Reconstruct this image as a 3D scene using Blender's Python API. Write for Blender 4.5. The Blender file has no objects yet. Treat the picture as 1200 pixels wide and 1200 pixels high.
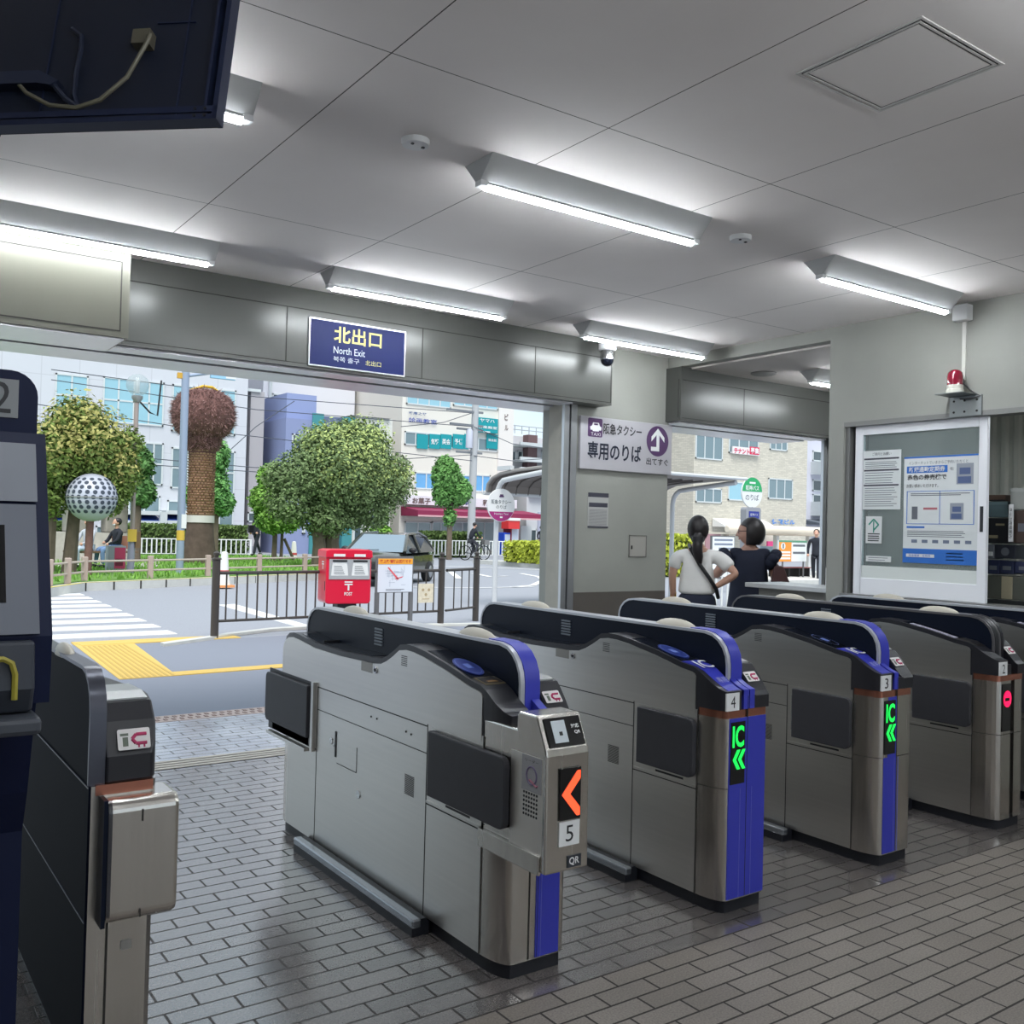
TUBE_E = 76; SKY_E = 1.15; SUN_E = 3.2
import bpy, bmesh, math, random
from mathutils import Vector, Matrix, Euler
random.seed(7)
PI = math.pi
C = bpy.context.scene.collection
H = 1.473                                   # camera height; X runs along the facade, Y out of the exit, Z up
CR = Vector((0.81566104, -0.5779986, 0.02479292))
CU = Vector((-0.0307864679, -0.000571217212, 0.999525821))
CF = Vector((0.57771036, 0.81603756, 0.01826045))
FPX = 1123.2527

def ray(px, py):
    return CF + CR * ((px - 600) / FPX) - CU * ((py - 600) / FPX)
def at(px, py, y):                          # measured photo point on the plane Y = y
    d = ray(px, py); t = y / d.y
    return Vector((d.x * t, y, H + d.z * t))
def atx(px, py, x):
    d = ray(px, py); t = x / d.x
    return Vector((x, d.y * t, H + d.z * t))
def atz(px, py, z=0.0):
    d = ray(px, py); t = (z - H) / d.z
    return Vector((d.x * t, d.y * t, z))

# ------------------------------------------------------------------ materials
def lin(c):
    return tuple((v / 12.92 if v <= .04045 else ((v + .055) / 1.055) ** 2.4) for v in (x / 255 for x in c))
MATS = {}
def mat(name, rgb, rough=.6, metal=0.0, var=0.0, vscale=8.0, bump=0.0, bscale=60.0, emit=0.0, alpha=1.0, stretch=None, spec=.5, coat=0.0):
    if name in MATS: return MATS[name]
    m = bpy.data.materials.new(name); m.use_nodes = True
    nt = m.node_tree; b = nt.nodes['Principled BSDF']
    c = lin(rgb) + (1,)
    b.inputs['Base Color'].default_value = c
    b.inputs['Roughness'].default_value = rough
    b.inputs['Metallic'].default_value = metal
    b.inputs['Specular IOR Level'].default_value = spec
    b.inputs['Coat Weight'].default_value = coat
    if alpha < 1: b.inputs['Alpha'].default_value = alpha
    if emit > 0:
        b.inputs['Emission Color'].default_value = c
        b.inputs['Emission Strength'].default_value = emit
    if var > 0 or bump > 0:
        tc = nt.nodes.new('ShaderNodeTexCoord'); mp = nt.nodes.new('ShaderNodeMapping')
        if stretch: mp.inputs['Scale'].default_value = stretch
        nt.links.new(tc.outputs['Object'], mp.inputs['Vector'])
    if var > 0:
        n = nt.nodes.new('ShaderNodeTexNoise'); n.inputs['Scale'].default_value = vscale; n.inputs['Detail'].default_value = 5
        nt.links.new(mp.outputs[0], n.inputs['Vector'])
        r = nt.nodes.new('ShaderNodeMapRange')
        r.inputs['From Min'].default_value = .3; r.inputs['From Max'].default_value = .7
        r.inputs['To Min'].default_value = 1 - var; r.inputs['To Max'].default_value = 1 + var
        nt.links.new(n.outputs['Fac'], r.inputs['Value'])
        x = nt.nodes.new('ShaderNodeVectorMath'); x.operation = 'SCALE'
        x.inputs[0].default_value = c[:3]
        nt.links.new(r.outputs[0], x.inputs['Scale']); nt.links.new(x.outputs[0], b.inputs['Base Color'])
        if metal > .5:
            r2 = nt.nodes.new('ShaderNodeMapRange')
            r2.inputs['From Min'].default_value = .3; r2.inputs['From Max'].default_value = .7
            r2.inputs['To Min'].default_value = rough - .025; r2.inputs['To Max'].default_value = rough + .025
            nt.links.new(n.outputs['Fac'], r2.inputs['Value']); nt.links.new(r2.outputs[0], b.inputs['Roughness'])
    if bump > 0:
        n2 = nt.nodes.new('ShaderNodeTexNoise'); n2.inputs['Scale'].default_value = bscale; n2.inputs['Detail'].default_value = 3
        nt.links.new(mp.outputs[0], n2.inputs['Vector'])
        bp = nt.nodes.new('ShaderNodeBump'); bp.inputs['Strength'].default_value = bump; bp.inputs['Distance'].default_value = .01
        nt.links.new(n2.outputs['Fac'], bp.inputs['Height']); nt.links.new(bp.outputs[0], b.inputs['Normal'])
    MATS[name] = m
    return m
def glass(name, rgb=(225, 238, 240), t=.75, rough=.02):
    if name in MATS: return MATS[name]
    m = bpy.data.materials.new(name); m.use_nodes = True; nt = m.node_tree
    b = nt.nodes['Principled BSDF']; out = nt.nodes['Material Output']
    b.inputs['Base Color'].default_value = tuple(v * .8 for v in lin(rgb)) + (1,); b.inputs['Roughness'].default_value = rough
    tr = nt.nodes.new('ShaderNodeBsdfTransparent'); tr.inputs['Color'].default_value = lin(rgb) + (1,)
    mx = nt.nodes.new('ShaderNodeMixShader'); mx.inputs[0].default_value = t
    nt.links.new(b.outputs[0], mx.inputs[1]); nt.links.new(tr.outputs[0], mx.inputs[2]); nt.links.new(mx.outputs[0], out.inputs[0])
    MATS[name] = m; return m

STEEL = mat('brushed_steel', (208, 205, 200), .33, 1, var=.03, vscale=3, stretch=(2, .6, 25))
STEELV = mat('steel_column', (206, 202, 196), .25, 1, var=.03, vscale=2, stretch=(30, 30, .5))
STEELD = mat('steel_dark', (120, 115, 108), .32, 1, var=.05, vscale=4, stretch=(1, 1, 20))
CHROME = mat('polished_steel', (205, 205, 205), .15, 1)
BLACKP = mat('black_plastic', (38, 38, 43), .35, var=.06, vscale=20)
BLACKG = mat('black_gloss', (17, 21, 31), .15, spec=.4)
NAVYP = mat('navy_panel', (13, 20, 36), .4, spec=.14); NAVYM = mat('navy_matt', (8, 12, 26), .6, spec=.05)
FLAP = mat('flap_rubber', (48, 48, 53), .55, var=.06, vscale=15)
BLUE = mat('gate_blue', (52, 58, 172), .4)
PLINTH = mat('plinth_rubber', (20, 22, 30), .5)
COPPER = mat('copper_band', (190, 128, 108), .25, .9)
WHITE = mat('white_plate', (225, 226, 226), .5)
INK = mat('black_ink', (28, 28, 32), .5)
SEAM = mat('dark_joint', (40, 38, 36), .8)
TRIMG = mat('trim_grey', (150, 152, 150), .4, .3)
DOME = mat('lamp_dome', (196, 190, 176), .4)

# ------------------------------------------------------------------ mesh building
class MB:
    def __init__(s): s.v = []; s.f = []; s.sm = []
    def add(s, vs, fs, smooth=False):
        o = len(s.v); s.v += [tuple(v) for v in vs]
        for f in fs: s.f.append(tuple(i + o for i in f)); s.sm.append(smooth)
        return s
    def box(s, a, b):
        x0, y0, z0 = (min(a[i], b[i]) for i in range(3)); x1, y1, z1 = (max(a[i], b[i]) for i in range(3))
        v = [(x0, y0, z0), (x1, y0, z0), (x1, y1, z0), (x0, y1, z0), (x0, y0, z1), (x1, y0, z1), (x1, y1, z1), (x0, y1, z1)]
        return s.add(v, [(0, 3, 2, 1), (4, 5, 6, 7), (0, 1, 5, 4), (1, 2, 6, 5), (2, 3, 7, 6), (3, 0, 4, 7)])
    def cbox(s, c, d): return s.box([c[i] - d[i] / 2 for i in range(3)], [c[i] + d[i] / 2 for i in range(3)])
    def prism(s, poly, axis, a, b, smooth=False):          # polygon in the two other axes, extruded along axis
        n = len(poly)
        def P(p, t):
            return (t, p[0], p[1]) if axis == 'x' else (p[0], t, p[1]) if axis == 'y' else (p[0], p[1], t)
        vs = [P(p, a) for p in poly] + [P(p, b) for p in poly]
        s.add(vs, [(i, (i + 1) % n, n + (i + 1) % n, n + i) for i in range(n)], smooth)
        return s.add(vs, [tuple(range(n))[::-1], tuple(range(n, 2 * n))])
    def tube(s, path, r, n=8, cap=True):
        path = [Vector(p) for p in path]; rs = r if isinstance(r, (list, tuple)) else [r] * len(path)
        rings = []; up = None
        for i, p in enumerate(path):
            t = (path[min(i + 1, len(path) - 1)] - path[max(i - 1, 0)])
            if t.length < 1e-9: t = Vector((0, 0, 1))
            t.normalize()
            if up is None or abs(up.dot(t)) > .99: up = Vector((0, 0, 1)) if abs(t.z) < .9 else Vector((1, 0, 0))
            a = t.cross(up).normalized(); b = a.cross(t).normalized(); up = b
            rings.append([p + a * math.cos(2 * PI * k / n) * rs[i] + b * math.sin(2 * PI * k / n) * rs[i] for k in range(n)])
        vs = [v for rg in rings for v in rg]; fs = []
        for i in range(len(path) - 1):
            for k in range(n): fs.append((i * n + k, i * n + (k + 1) % n, (i + 1) * n + (k + 1) % n, (i + 1) * n + k))
        s.add(vs, fs, True)
        if cap: s.add(rings[0] + rings[-1], [tuple(range(n))[::-1], tuple(range(n, 2 * n))])
        return s
    def lathe(s, prof, c=(0, 0, 0), n=24, axis='z', smooth=True):
        vs = []; fs = []; m = len(prof)
        for k in range(n):
            a = 2 * PI * k / n
            for r, h in prof:
                p = (r * math.cos(a), r * math.sin(a), h)
                if axis == 'y': p = (p[0], h, p[1])
                if axis == 'x': p = (h, p[0], p[1])
                vs.append((c[0] + p[0], c[1] + p[1], c[2] + p[2]))
        for k in range(n):
            for i in range(m - 1):
                fs.append((k * m + i, ((k + 1) % n) * m + i, ((k + 1) % n) * m + i + 1, k * m + i + 1))
        return s.add(vs, fs, smooth)
    def ball(s, c, r, n=16, m=10, z0=-1, z1=1):
        rr = r if isinstance(r, (tuple, list)) else (r, r, r); vs = []; fs = []
        t0 = math.asin(z0); t1 = math.asin(z1)
        for i in range(m + 1):
            t = t0 + (t1 - t0) * i / m
            for k in range(n):
                a = 2 * PI * k / n
                vs.append((c[0] + rr[0] * math.cos(t) * math.cos(a), c[1] + rr[1] * math.cos(t) * math.sin(a), c[2] + rr[2] * math.sin(t)))
        for i in range(m):
            for k in range(n): fs.append((i * n + k, i * n + (k + 1) % n, (i + 1) * n + (k + 1) % n, (i + 1) * n + k))
        return s.add(vs, fs, True)
    def loft(s, ts, ul, ur, zb, zt, smooth=False):         # long body along y; cross-sections rectangular
        vs = []; fs = []
        for t in ts: vs += [(ul(t), t, zb(t)), (ur(t), t, zb(t)), (ur(t), t, zt(t)), (ul(t), t, zt(t))]
        n = len(ts)
        for i in range(n - 1):
            for k in range(4): fs.append((i * 4 + k, i * 4 + (k + 1) % 4, (i + 1) * 4 + (k + 1) % 4, (i + 1) * 4 + k))
        s.add(vs, fs, smooth); return s.add(vs, [(3, 2, 1, 0), tuple(n * 4 - 4 + k for k in range(4))])
    def band(s, path, th, a, b, axis='x'):                  # ribbon of thickness th along a 2D path, extruded along axis
        n = len(path); out = []
        for i in range(n):
            p = Vector(path[max(i - 1, 0)]); q = Vector(path[min(i + 1, n - 1)]); d = (q - p).normalized()
            out.append((path[i][0] + d.y * th, path[i][1] - d.x * th))
        def P(p, t): return (t, p[0], p[1]) if axis == 'x' else (p[0], t, p[1]) if axis == 'y' else (p[0], p[1], t)
        vs = []; fs = []
        for i in range(n): vs += [P(path[i], a), P(path[i], b), P(out[i], b), P(out[i], a)]
        for i in range(n - 1):
            for k in range(4): fs.append((i * 4 + k, i * 4 + (k + 1) % 4, (i + 1) * 4 + (k + 1) % 4, (i + 1) * 4 + k))
        s.add(vs, fs, True); return s.add(vs, [(3, 2, 1, 0), tuple(n * 4 - 4 + k for k in range(4))])
    def quad(s, a, b, c, d): return s.add([a, b, c, d], [(0, 1, 2, 3)])
    def disc(s, c, r, axis='y', n=32, t=.004, ry=None):
        ry = ry or r
        poly = [(r * math.cos(2 * PI * k / n), ry * math.sin(2 * PI * k / n)) for k in range(n)]
        if axis == 'y': return s.prism([(c[0] + p[0], c[2] + p[1]) for p in poly], 'y', c[1] - t / 2, c[1] + t / 2)
        if axis == 'x': return s.prism([(c[1] + p[0], c[2] + p[1]) for p in poly], 'x', c[0] - t / 2, c[0] + t / 2)
        return s.prism([(c[0] + p[0], c[1] + p[1]) for p in poly], 'z', c[2] - t / 2, c[2] + t / 2)
    def rot(s, M, start=0):
        s.v[start:] = [tuple(M @ Vector(v)) for v in s.v[start:]]; return s
    def build(s, name, m, parent=None, bev=0, label=None, loc=None, fix=True):
        me = bpy.data.meshes.new(name); me.from_pydata(s.v, [], s.f)
        me.polygons.foreach_set('use_smooth', s.sm)
        me.materials.append(m)
        if fix:
            bm = bmesh.new(); bm.from_mesh(me)
            bmesh.ops.remove_doubles(bm, verts=bm.verts, dist=1e-5)
            bmesh.ops.recalc_face_normals(bm, faces=bm.faces)
            bm.to_mesh(me); bm.free()
            if any(s.sm): me.set_sharp_from_angle(angle=math.radians(38))
        o = bpy.data.objects.new(name, me); C.objects.link(o)
        if parent: o.parent = parent
        if loc: o.location = loc
        if bev:
            b = o.modifiers.new('bevel', 'BEVEL'); b.width = bev; b.segments = 2; b.limit_method = 'ANGLE'; b.angle_limit = math.radians(40)
        if label: o['label'] = label
        return o

def rrect(x0, y0, x1, y1, r, n=5, corners=(1, 1, 1, 1)):    # corners: bl, br, tr, tl
    out = []
    for k, (cx, cy, a0, px, py) in enumerate([(x0 + r, y0 + r, PI, x0, y0), (x1 - r, y0 + r, 1.5 * PI, x1, y0), (x1 - r, y1 - r, 0, x1, y1), (x0 + r, y1 - r, .5 * PI, x0, y1)]):
        if corners[k]:
            out += [(cx + r * math.cos(a0 + PI / 2 * i / n), cy + r * math.sin(a0 + PI / 2 * i / n)) for i in range(n + 1)]
        else: out.append((px, py))
    return out
def tag(o, label, cat, group=None, kind=None):
    o['label'] = label; o['category'] = cat
    if group: o['group'] = group
    if kind: o['kind'] = kind
    return o
def thing(name, label, cat, loc=(0, 0, 0), rz=0, group=None):
    o = bpy.data.objects.new(name, None); C.objects.link(o); o.location = loc; o.rotation_euler = (0, 0, rz)
    o.empty_display_size = .1
    return tag(o, label, cat, group)
def struct(o): o['kind'] = 'structure'; return o
def copy_tree(o, parent=None):
    c = o.copy(); C.objects.link(c)
    if parent: c.parent = parent; c.matrix_parent_inverse = o.matrix_parent_inverse.copy()
    for ch in list(o.children): copy_tree(ch, c)
    return c

# lettering: FRONT faces -Y, LEFTF faces -X (both upright), TOPF lies flat reading towards +Y
FRONT = Matrix.Rotation(PI / 2, 4, 'X')
WESTF = Matrix.Rotation(-PI / 2, 4, 'Z') @ Matrix.Rotation(PI / 2, 4, 'X')
TCACHE = {}
def text(body, w, h, M, parent, m, name='lettering', bold=0.0, keep=False):
    key = (body, bold)
    if key not in TCACHE:
        cu = bpy.data.curves.new('txt', 'FONT'); cu.body = body; cu.size = 1; cu.offset = bold; cu.resolution_u = 3
        ob = bpy.data.objects.new('txt', cu); C.objects.link(ob)
        bpy.context.view_layer.update()
        me = bpy.data.meshes.new_from_object(ob.evaluated_get(bpy.context.evaluated_depsgraph_get()))
        TCACHE[key] = ([tuple(v.co) for v in me.vertices], [tuple(p.vertices) for p in me.polygons])
        bpy.data.objects.remove(ob); bpy.data.curves.remove(cu); bpy.data.meshes.remove(me)
    vs, fs = TCACHE[key]
    xs = [v[0] for v in vs]; ys = [v[1] for v in vs]
    cx, cy = (min(xs) + max(xs)) / 2, (min(ys) + max(ys)) / 2
    sx = w / (max(xs) - min(xs)); sy = h / (max(ys) - min(ys))
    if keep: sx = sy = min(sx, sy)
    q = MB(); q.add([M @ Vector(((v[0] - cx) * sx, (v[1] - cy) * sy, 0)) for v in vs], fs)
    return q.build(name, m, parent, fix=False)
def T(x, y, z, R=FRONT): return Matrix.Translation((x, y, z)) @ R
# ------------------------------------------------------------------ station shell
CZ = 2.976; YF = 5.75; YP = 5.93; XE = 5.8
def node_mat(name):
    m = bpy.data.materials.new(name); m.use_nodes = True
    return m, m.node_tree, m.node_tree.nodes['Principled BSDF']
def paver_mat():
    m, nt, b = node_mat('brick_pavers'); N = nt.nodes.new; L = nt.links.new
    tc = N('ShaderNodeTexCoord'); mp = N('ShaderNodeMapping'); mp.inputs['Location'].default_value = (-.005, -.03, 0)
    L(tc.outputs['Object'], mp.inputs[0])
    br = N('ShaderNodeTexBrick'); br.offset = .5
    for k, v in (('Scale', 1), ('Mortar Size', .0043), ('Mortar Smooth', .15), ('Brick Width', .212), ('Row Height', .0855), ('Bias', 0)): br.inputs[k].default_value = v
    L(mp.outputs[0], br.inputs['Vector'])
    sx = N('ShaderNodeSeparateXYZ'); L(tc.outputs['Object'], sx.inputs[0])
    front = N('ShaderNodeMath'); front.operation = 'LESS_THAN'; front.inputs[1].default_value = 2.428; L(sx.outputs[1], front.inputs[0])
    daylit = N('ShaderNodeMath'); daylit.operation = 'GREATER_THAN'; daylit.inputs[1].default_value = 5.8; L(sx.outputs[1], daylit.inputs[0])
    def rgb(c):
        n = N('ShaderNodeRGB'); n.outputs[0].default_value = lin(c) + (1,); return n.outputs[0]
    def mix(f, a, bb, bt='MIX'):
        n = N('ShaderNodeMix'); n.data_type = 'RGBA'; n.blend_type = bt
        if isinstance(f, float): n.inputs[0].default_value = f
        else: L(f, n.inputs[0])
        L(a, n.inputs[6]); L(bb, n.inputs[7]); return n.outputs[2]
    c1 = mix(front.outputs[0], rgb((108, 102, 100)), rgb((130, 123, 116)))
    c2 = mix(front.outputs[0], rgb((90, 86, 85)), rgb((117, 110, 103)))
    c1 = mix(daylit.outputs[0], c1, rgb((206, 210, 220))); c2 = mix(daylit.outputs[0], c2, rgb((192, 197, 210)))  # same bricks outdoors, painted paler to put daylight into their colour
    L(c1, br.inputs['Color1']); L(c2, br.inputs['Color2']); br.inputs['Mortar'].default_value = lin((52, 48, 46)) + (1,)
    ns = N('ShaderNodeTexNoise'); ns.inputs['Scale'].default_value = 160; ns.inputs['Detail'].default_value = 4; L(tc.outputs['Object'], ns.inputs['Vector'])
    n2 = N('ShaderNodeTexNoise'); n2.inputs['Scale'].default_value = 2.2; n2.inputs['Detail'].default_value = 4; L(tc.outputs['Object'], n2.inputs['Vector'])
    r = N('ShaderNodeMapRange'); r.inputs[1].default_value = .3; r.inputs[2].default_value = .7; r.inputs[3].default_value = .72; r.inputs[4].default_value = 1.25; L(ns.outputs['Fac'], r.inputs[0])
    r2 = N('ShaderNodeMapRange'); r2.inputs[1].default_value = .3; r2.inputs[2].default_value = .7; r2.inputs[3].default_value = .85; r2.inputs[4].default_value = 1.12; L(n2.outputs['Fac'], r2.inputs[0])
    mu = N('ShaderNodeMath'); mu.operation = 'MULTIPLY'; L(r.outputs[0], mu.inputs[0]); L(r2.outputs[0], mu.inputs[1])
    sc = N('ShaderNodeVectorMath'); sc.operation = 'SCALE'; L(br.outputs['Color'], sc.inputs[0]); L(mu.outputs[0], sc.inputs['Scale'])
    L(sc.outputs[0], b.inputs['Base Color'])
    # the pavers between the gates are worn smooth, those in front are rough
    rr = N('ShaderNodeMapRange'); rr.inputs[3].default_value = .16; rr.inputs[4].default_value = .5; L(front.outputs[0], rr.inputs[0])
    ra = N('ShaderNodeMath'); ra.operation = 'MULTIPLY_ADD'; ra.inputs[1].default_value = .4; L(br.outputs['Fac'], ra.inputs[0]); L(rr.outputs[0], ra.inputs[2])
    rb = N('ShaderNodeMath'); rb.operation = 'MULTIPLY_ADD'; rb.inputs[1].default_value = .25; L(n2.outputs['Fac'], rb.inputs[0]); L(ra.outputs[0], rb.inputs[2])
    rc = N('ShaderNodeMath'); rc.operation = 'SUBTRACT'; rc.inputs[1].default_value = .12; L(rb.outputs[0], rc.inputs[0])
    L(rc.outputs[0], b.inputs['Roughness'])
    cw = N('ShaderNodeMapRange'); cw.inputs[3].default_value = .85; cw.inputs[4].default_value = 0; L(front.outputs[0], cw.inputs[0]); mq = N('ShaderNodeMath'); mq.operation = 'MULTIPLY_ADD'; mq.inputs[1].default_value = -1; mq.inputs[2].default_value = 1; L(br.outputs['Fac'], mq.inputs[0]); mw = N('ShaderNodeMath'); mw.operation = 'MULTIPLY'; L(mq.outputs[0], mw.inputs[0]); L(cw.outputs[0], mw.inputs[1]); L(mw.outputs[0], b.inputs['Coat Weight']); b.inputs['Coat IOR'].default_value = 1.8; b.inputs['Coat Roughness'].default_value = .16
    nsm = N('ShaderNodeMath'); nsm.operation = 'MULTIPLY'; nsm.inputs[1].default_value = .35; L(ns.outputs['Fac'], nsm.inputs[0])
    hh = N('ShaderNodeMath'); hh.operation = 'MULTIPLY_ADD'; hh.inputs[1].default_value = -2.5; L(br.outputs['Fac'], hh.inputs[0]); L(nsm.outputs[0], hh.inputs[2])
    bp = N('ShaderNodeBump'); bp.inputs['Strength'].default_value = .5; bp.inputs['Distance'].default_value = .002; L(hh.outputs[0], bp.inputs['Height']); L(bp.outputs[0], b.inputs['Normal']); L(bp.outputs[0], b.inputs['Coat Normal'])
    return m
PAVER = paver_mat()
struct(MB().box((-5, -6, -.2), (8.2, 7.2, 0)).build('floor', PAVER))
def ceil_mat():
    m, nt, b = node_mat('ceiling_board'); N = nt.nodes.new; L = nt.links.new
    tc = N('ShaderNodeTexCoord'); sx = N('ShaderNodeSeparateXYZ'); L(tc.outputs['Object'], sx.inputs[0])
    def line(o, off, per, w):
        a = N('ShaderNodeMath'); a.operation = 'SUBTRACT'; a.inputs[1].default_value = off - per * 20; L(o, a.inputs[0])
        p = N('ShaderNodeMath'); p.operation = 'PINGPONG'; p.inputs[1].default_value = per / 2; L(a.outputs[0], p.inputs[0])
        q = N('ShaderNodeMath'); q.operation = 'LESS_THAN'; q.inputs[1].default_value = w; L(p.outputs[0], q.inputs[0]); return q.outputs[0]
    a = line(sx.outputs[0], 1.4015, .91, .0022); c = line(sx.outputs[1], 4.5238, 1.82, .0022)
    mx = N('ShaderNodeMath'); mx.operation = 'MAXIMUM'; L(a, mx.inputs[0]); L(c, mx.inputs[1])
    n = N('ShaderNodeTexNoise'); n.inputs['Scale'].default_value = 1.3; n.inputs['Detail'].default_value = 6; L(tc.outputs['Object'], n.inputs['Vector'])
    cr = N('ShaderNodeValToRGB'); cr.color_ramp.elements[0].position = .3; cr.color_ramp.elements[1].position = .7
    cr.color_ramp.elements[0].color = lin((228, 222, 219)) + (1,); cr.color_ramp.elements[1].color = lin((236, 231, 228)) + (1,)
    L(n.outputs['Fac'], cr.inputs[0])
    mi = N('ShaderNodeMix'); mi.data_type = 'RGBA'; L(mx.outputs[0], mi.inputs[0]); L(cr.outputs[0], mi.inputs[6]); mi.inputs[7].default_value = lin((60, 56, 54)) + (1,)
    L(mi.outputs[2], b.inputs['Base Color']); b.inputs['Roughness'].default_value = .75
    return m
struct(MB().box((-5, -6, CZ), (XE + .1, YP + .5, CZ + .25)).build('ceiling', ceil_mat()))
PWALL = mat('painted_wall', (152, 153, 146), .6, var=.05, vscale=2.5, bump=.06, bscale=30)
FASC = mat('fascia_panel', (80, 81, 78), .28, .15, var=.03, vscale=3)
SOFF = mat('soffit_metal', (222, 222, 226), .22, .2, var=.03, vscale=4)
POST = mat('jamb_stone', (172, 168, 157), .7, var=.06, vscale=9)
ALU = mat('aluminium', (196, 198, 202), .3, .85)
ALUD = mat('dark_recess', (34, 36, 42), .6)
BASEB = mat('dado_grey', (92, 87, 82), .5, var=.05)
# hidden ends of the hall
struct(MB().box((-5.2, -6, 0), (-5, 6.4, CZ)).build('wall_west', PWALL))
struct(MB().box((-5, -6.2, 0), (-3.6, -6, CZ)).box((5.2, -6.2, 0), (8.2, -6, CZ)).box((-3.6, -6.2, 2.5), (5.2, -6, CZ)).build('wall_south', PWALL))
# north side: pillar wall, jamb, fascia, soffit
XJ = at(657, 600, YP).x; YJ = atx(641, 600, XJ).y; G0, G1, G2, G3 = (at(px, 600, YP - .02).x for px in (658, 664, 666, 673))
nw = MB().box((G3, YP, 0), (XE + .02, YP + .42, CZ)).box((-5, YP + .05, 2.5), (G3, YP + .42, CZ)).box((-5, YP, 0), (-3.2, YP + .4, 2.6))
nw = struct(nw.build('wall_north', PWALL))
struct(MB().box((G3 + .005, YP - .006, 0), (XE + .015, YP + .02, .985)).build('baseboard_north', BASEB))
struct(MB().box((XJ, YP, 0), (G3, YJ, 2.475)).build('trim_1', POST))
g1 = MB().box((G0, YP - .03, 0), (G1, YP, 2.475)).box((G2, YP - .03, 0), (G3, YP, 2.475)); struct(g1.build('trim_2', ALU))
struct(MB().box((G1, YP - .012, 0), (G2, YP, 2.475)).build('trim_3', ALUD))
fx0, fx1 = -3.2, 5.012; zb, zt = 2.475, 2.845
fascia = struct(MB().box((fx0, YF, zb), (fx1, YP + .05, CZ)).build('trim_4', FASC))
sm = MB().box((fx0, YF - .0015, zt - .003), (fx1 - .012, YF, zt + .003)).box((fx0, YF - .0015, zb + .02), (fx1 - .012, YF, zb + .025))
for px, py in ((336, 385), (495, 410), (627, 440), (716, 450)):
    x = at(px, py, YF).x; sm.box((x - .003, YF - .0015, zb + .02), (x + .003, YF, zt))
struct(sm.build('trim_5', SEAM))
s1 = MB().box((-3.2, YF + .06, zb - .012), (XJ, YP + .05, zb)).box((-3.2, YP + .13, zb - .012), (XJ + .4, YP + .5, zb + .03)); struct(s1.build('trim_6', SOFF))
struct(MB().box((-3.2, YP + .04, zb + .0), (4.5, YP + .14, zb + .02)).build('trim_7', ALUD))
# boxed bulkhead at the left
lb = MB().box((-3.2, 5.3, 2.43), (1.243, YF - .001, CZ)); struct(lb.build('trim_8', mat('bulkhead', (92, 91, 81), .45, .05, var=.04, vscale=3)))
ls = MB().box((-3.2, 5.2985, 2.825), (1.2, 5.3, 2.831)).box((-3.2, 5.2985, 2.462), (1.2, 5.3, 2.468)).box((1.197, 5.2985, 2.462), (1.203, 5.3, 2.831)); struct(ls.build('trim_9', SEAM))
struct(MB().box((-3.2, 5.32, 2.422), (1.225, YF, 2.43)).build('trim_10', SOFF))
# east wall with the passage opening and the office window
ew = MB().box((XE, 4.29, 2.885), (XE + .2, YP, CZ)).box((XE, -6, 2.285), (XE + .2, 4.29, CZ)).box((XE, 4.165, 0), (XE + .2, 4.29, 2.285))
ew.box((XE, -6, 0), (XE + .2, 4.165, 1.075)).box((XE, -6, 1.075), (XE + .2, 1.3, 2.285)); struct(ew.build('wall_east', PWALL))
# passage behind the opening
struct(MB().box((XE + .1, 4.2, 2.87), (8.2, YP + .4, 3.2)).build('ceiling_passage', MATS['ceiling_board'] if 'ceiling_board' in MATS else mat('passage_ceiling', (205, 198, 194), .75)))
struct(MB().box((XE + .2, 4.1, 0), (8.2, 4.2, 2.87)).build('wall_passage', PWALL))
struct(MB().box((8.0, 4.2, 0), (8.2, YP, 2.87)).build('wall_passage_end', PWALL))
rf = MB().box((5.78, YF, 2.425), (8.0, YP + .06, 2.88)); struct(rf.build('trim_11', FASC))
rs = MB().box((5.80, YF - .0015, 2.765), (8.0, YF, 2.771)).box((5.80, YF - .0015, 2.445), (8.0, YF, 2.45))
for px in (795, 872): x = at(px, 470, YF).x; rs.box((x - .003, YF - .0015, 2.445), (x + .003, YF, 2.771))
struct(rs.build('trim_12', SEAM))
struct(MB().box((5.82, YF + .05, 2.413), (7.8, YP + .05, 2.425)).box((5.82, YP + .13, 2.413), (7.8, YP + .5, 2.45)).build('trim_13', SOFF))
gx = at(961, 600, YP).x
struct(MB().box((gx, YP - .03, 0), (gx + .05, YP, 2.43)).box((gx + .07, YP - .03, 0), (gx + .12, YP, 2.43)).build('trim_14', ALU))
struct(MB().box((gx + .05, YP - .01, 0), (gx + .07, YP, 2.43)).box((gx + .125, YP - .03, 0), (8.1, YP + .06, 2.5)).build('trim_15', POST))
# hall roof (keeps the sun out) and outer parapet
struct(MB().box((-5.3, -6.4, CZ + .26), (8.4, 6.9, CZ + .7)).build('roof', mat('roof_concrete', (170, 170, 168), .8)))

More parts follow.
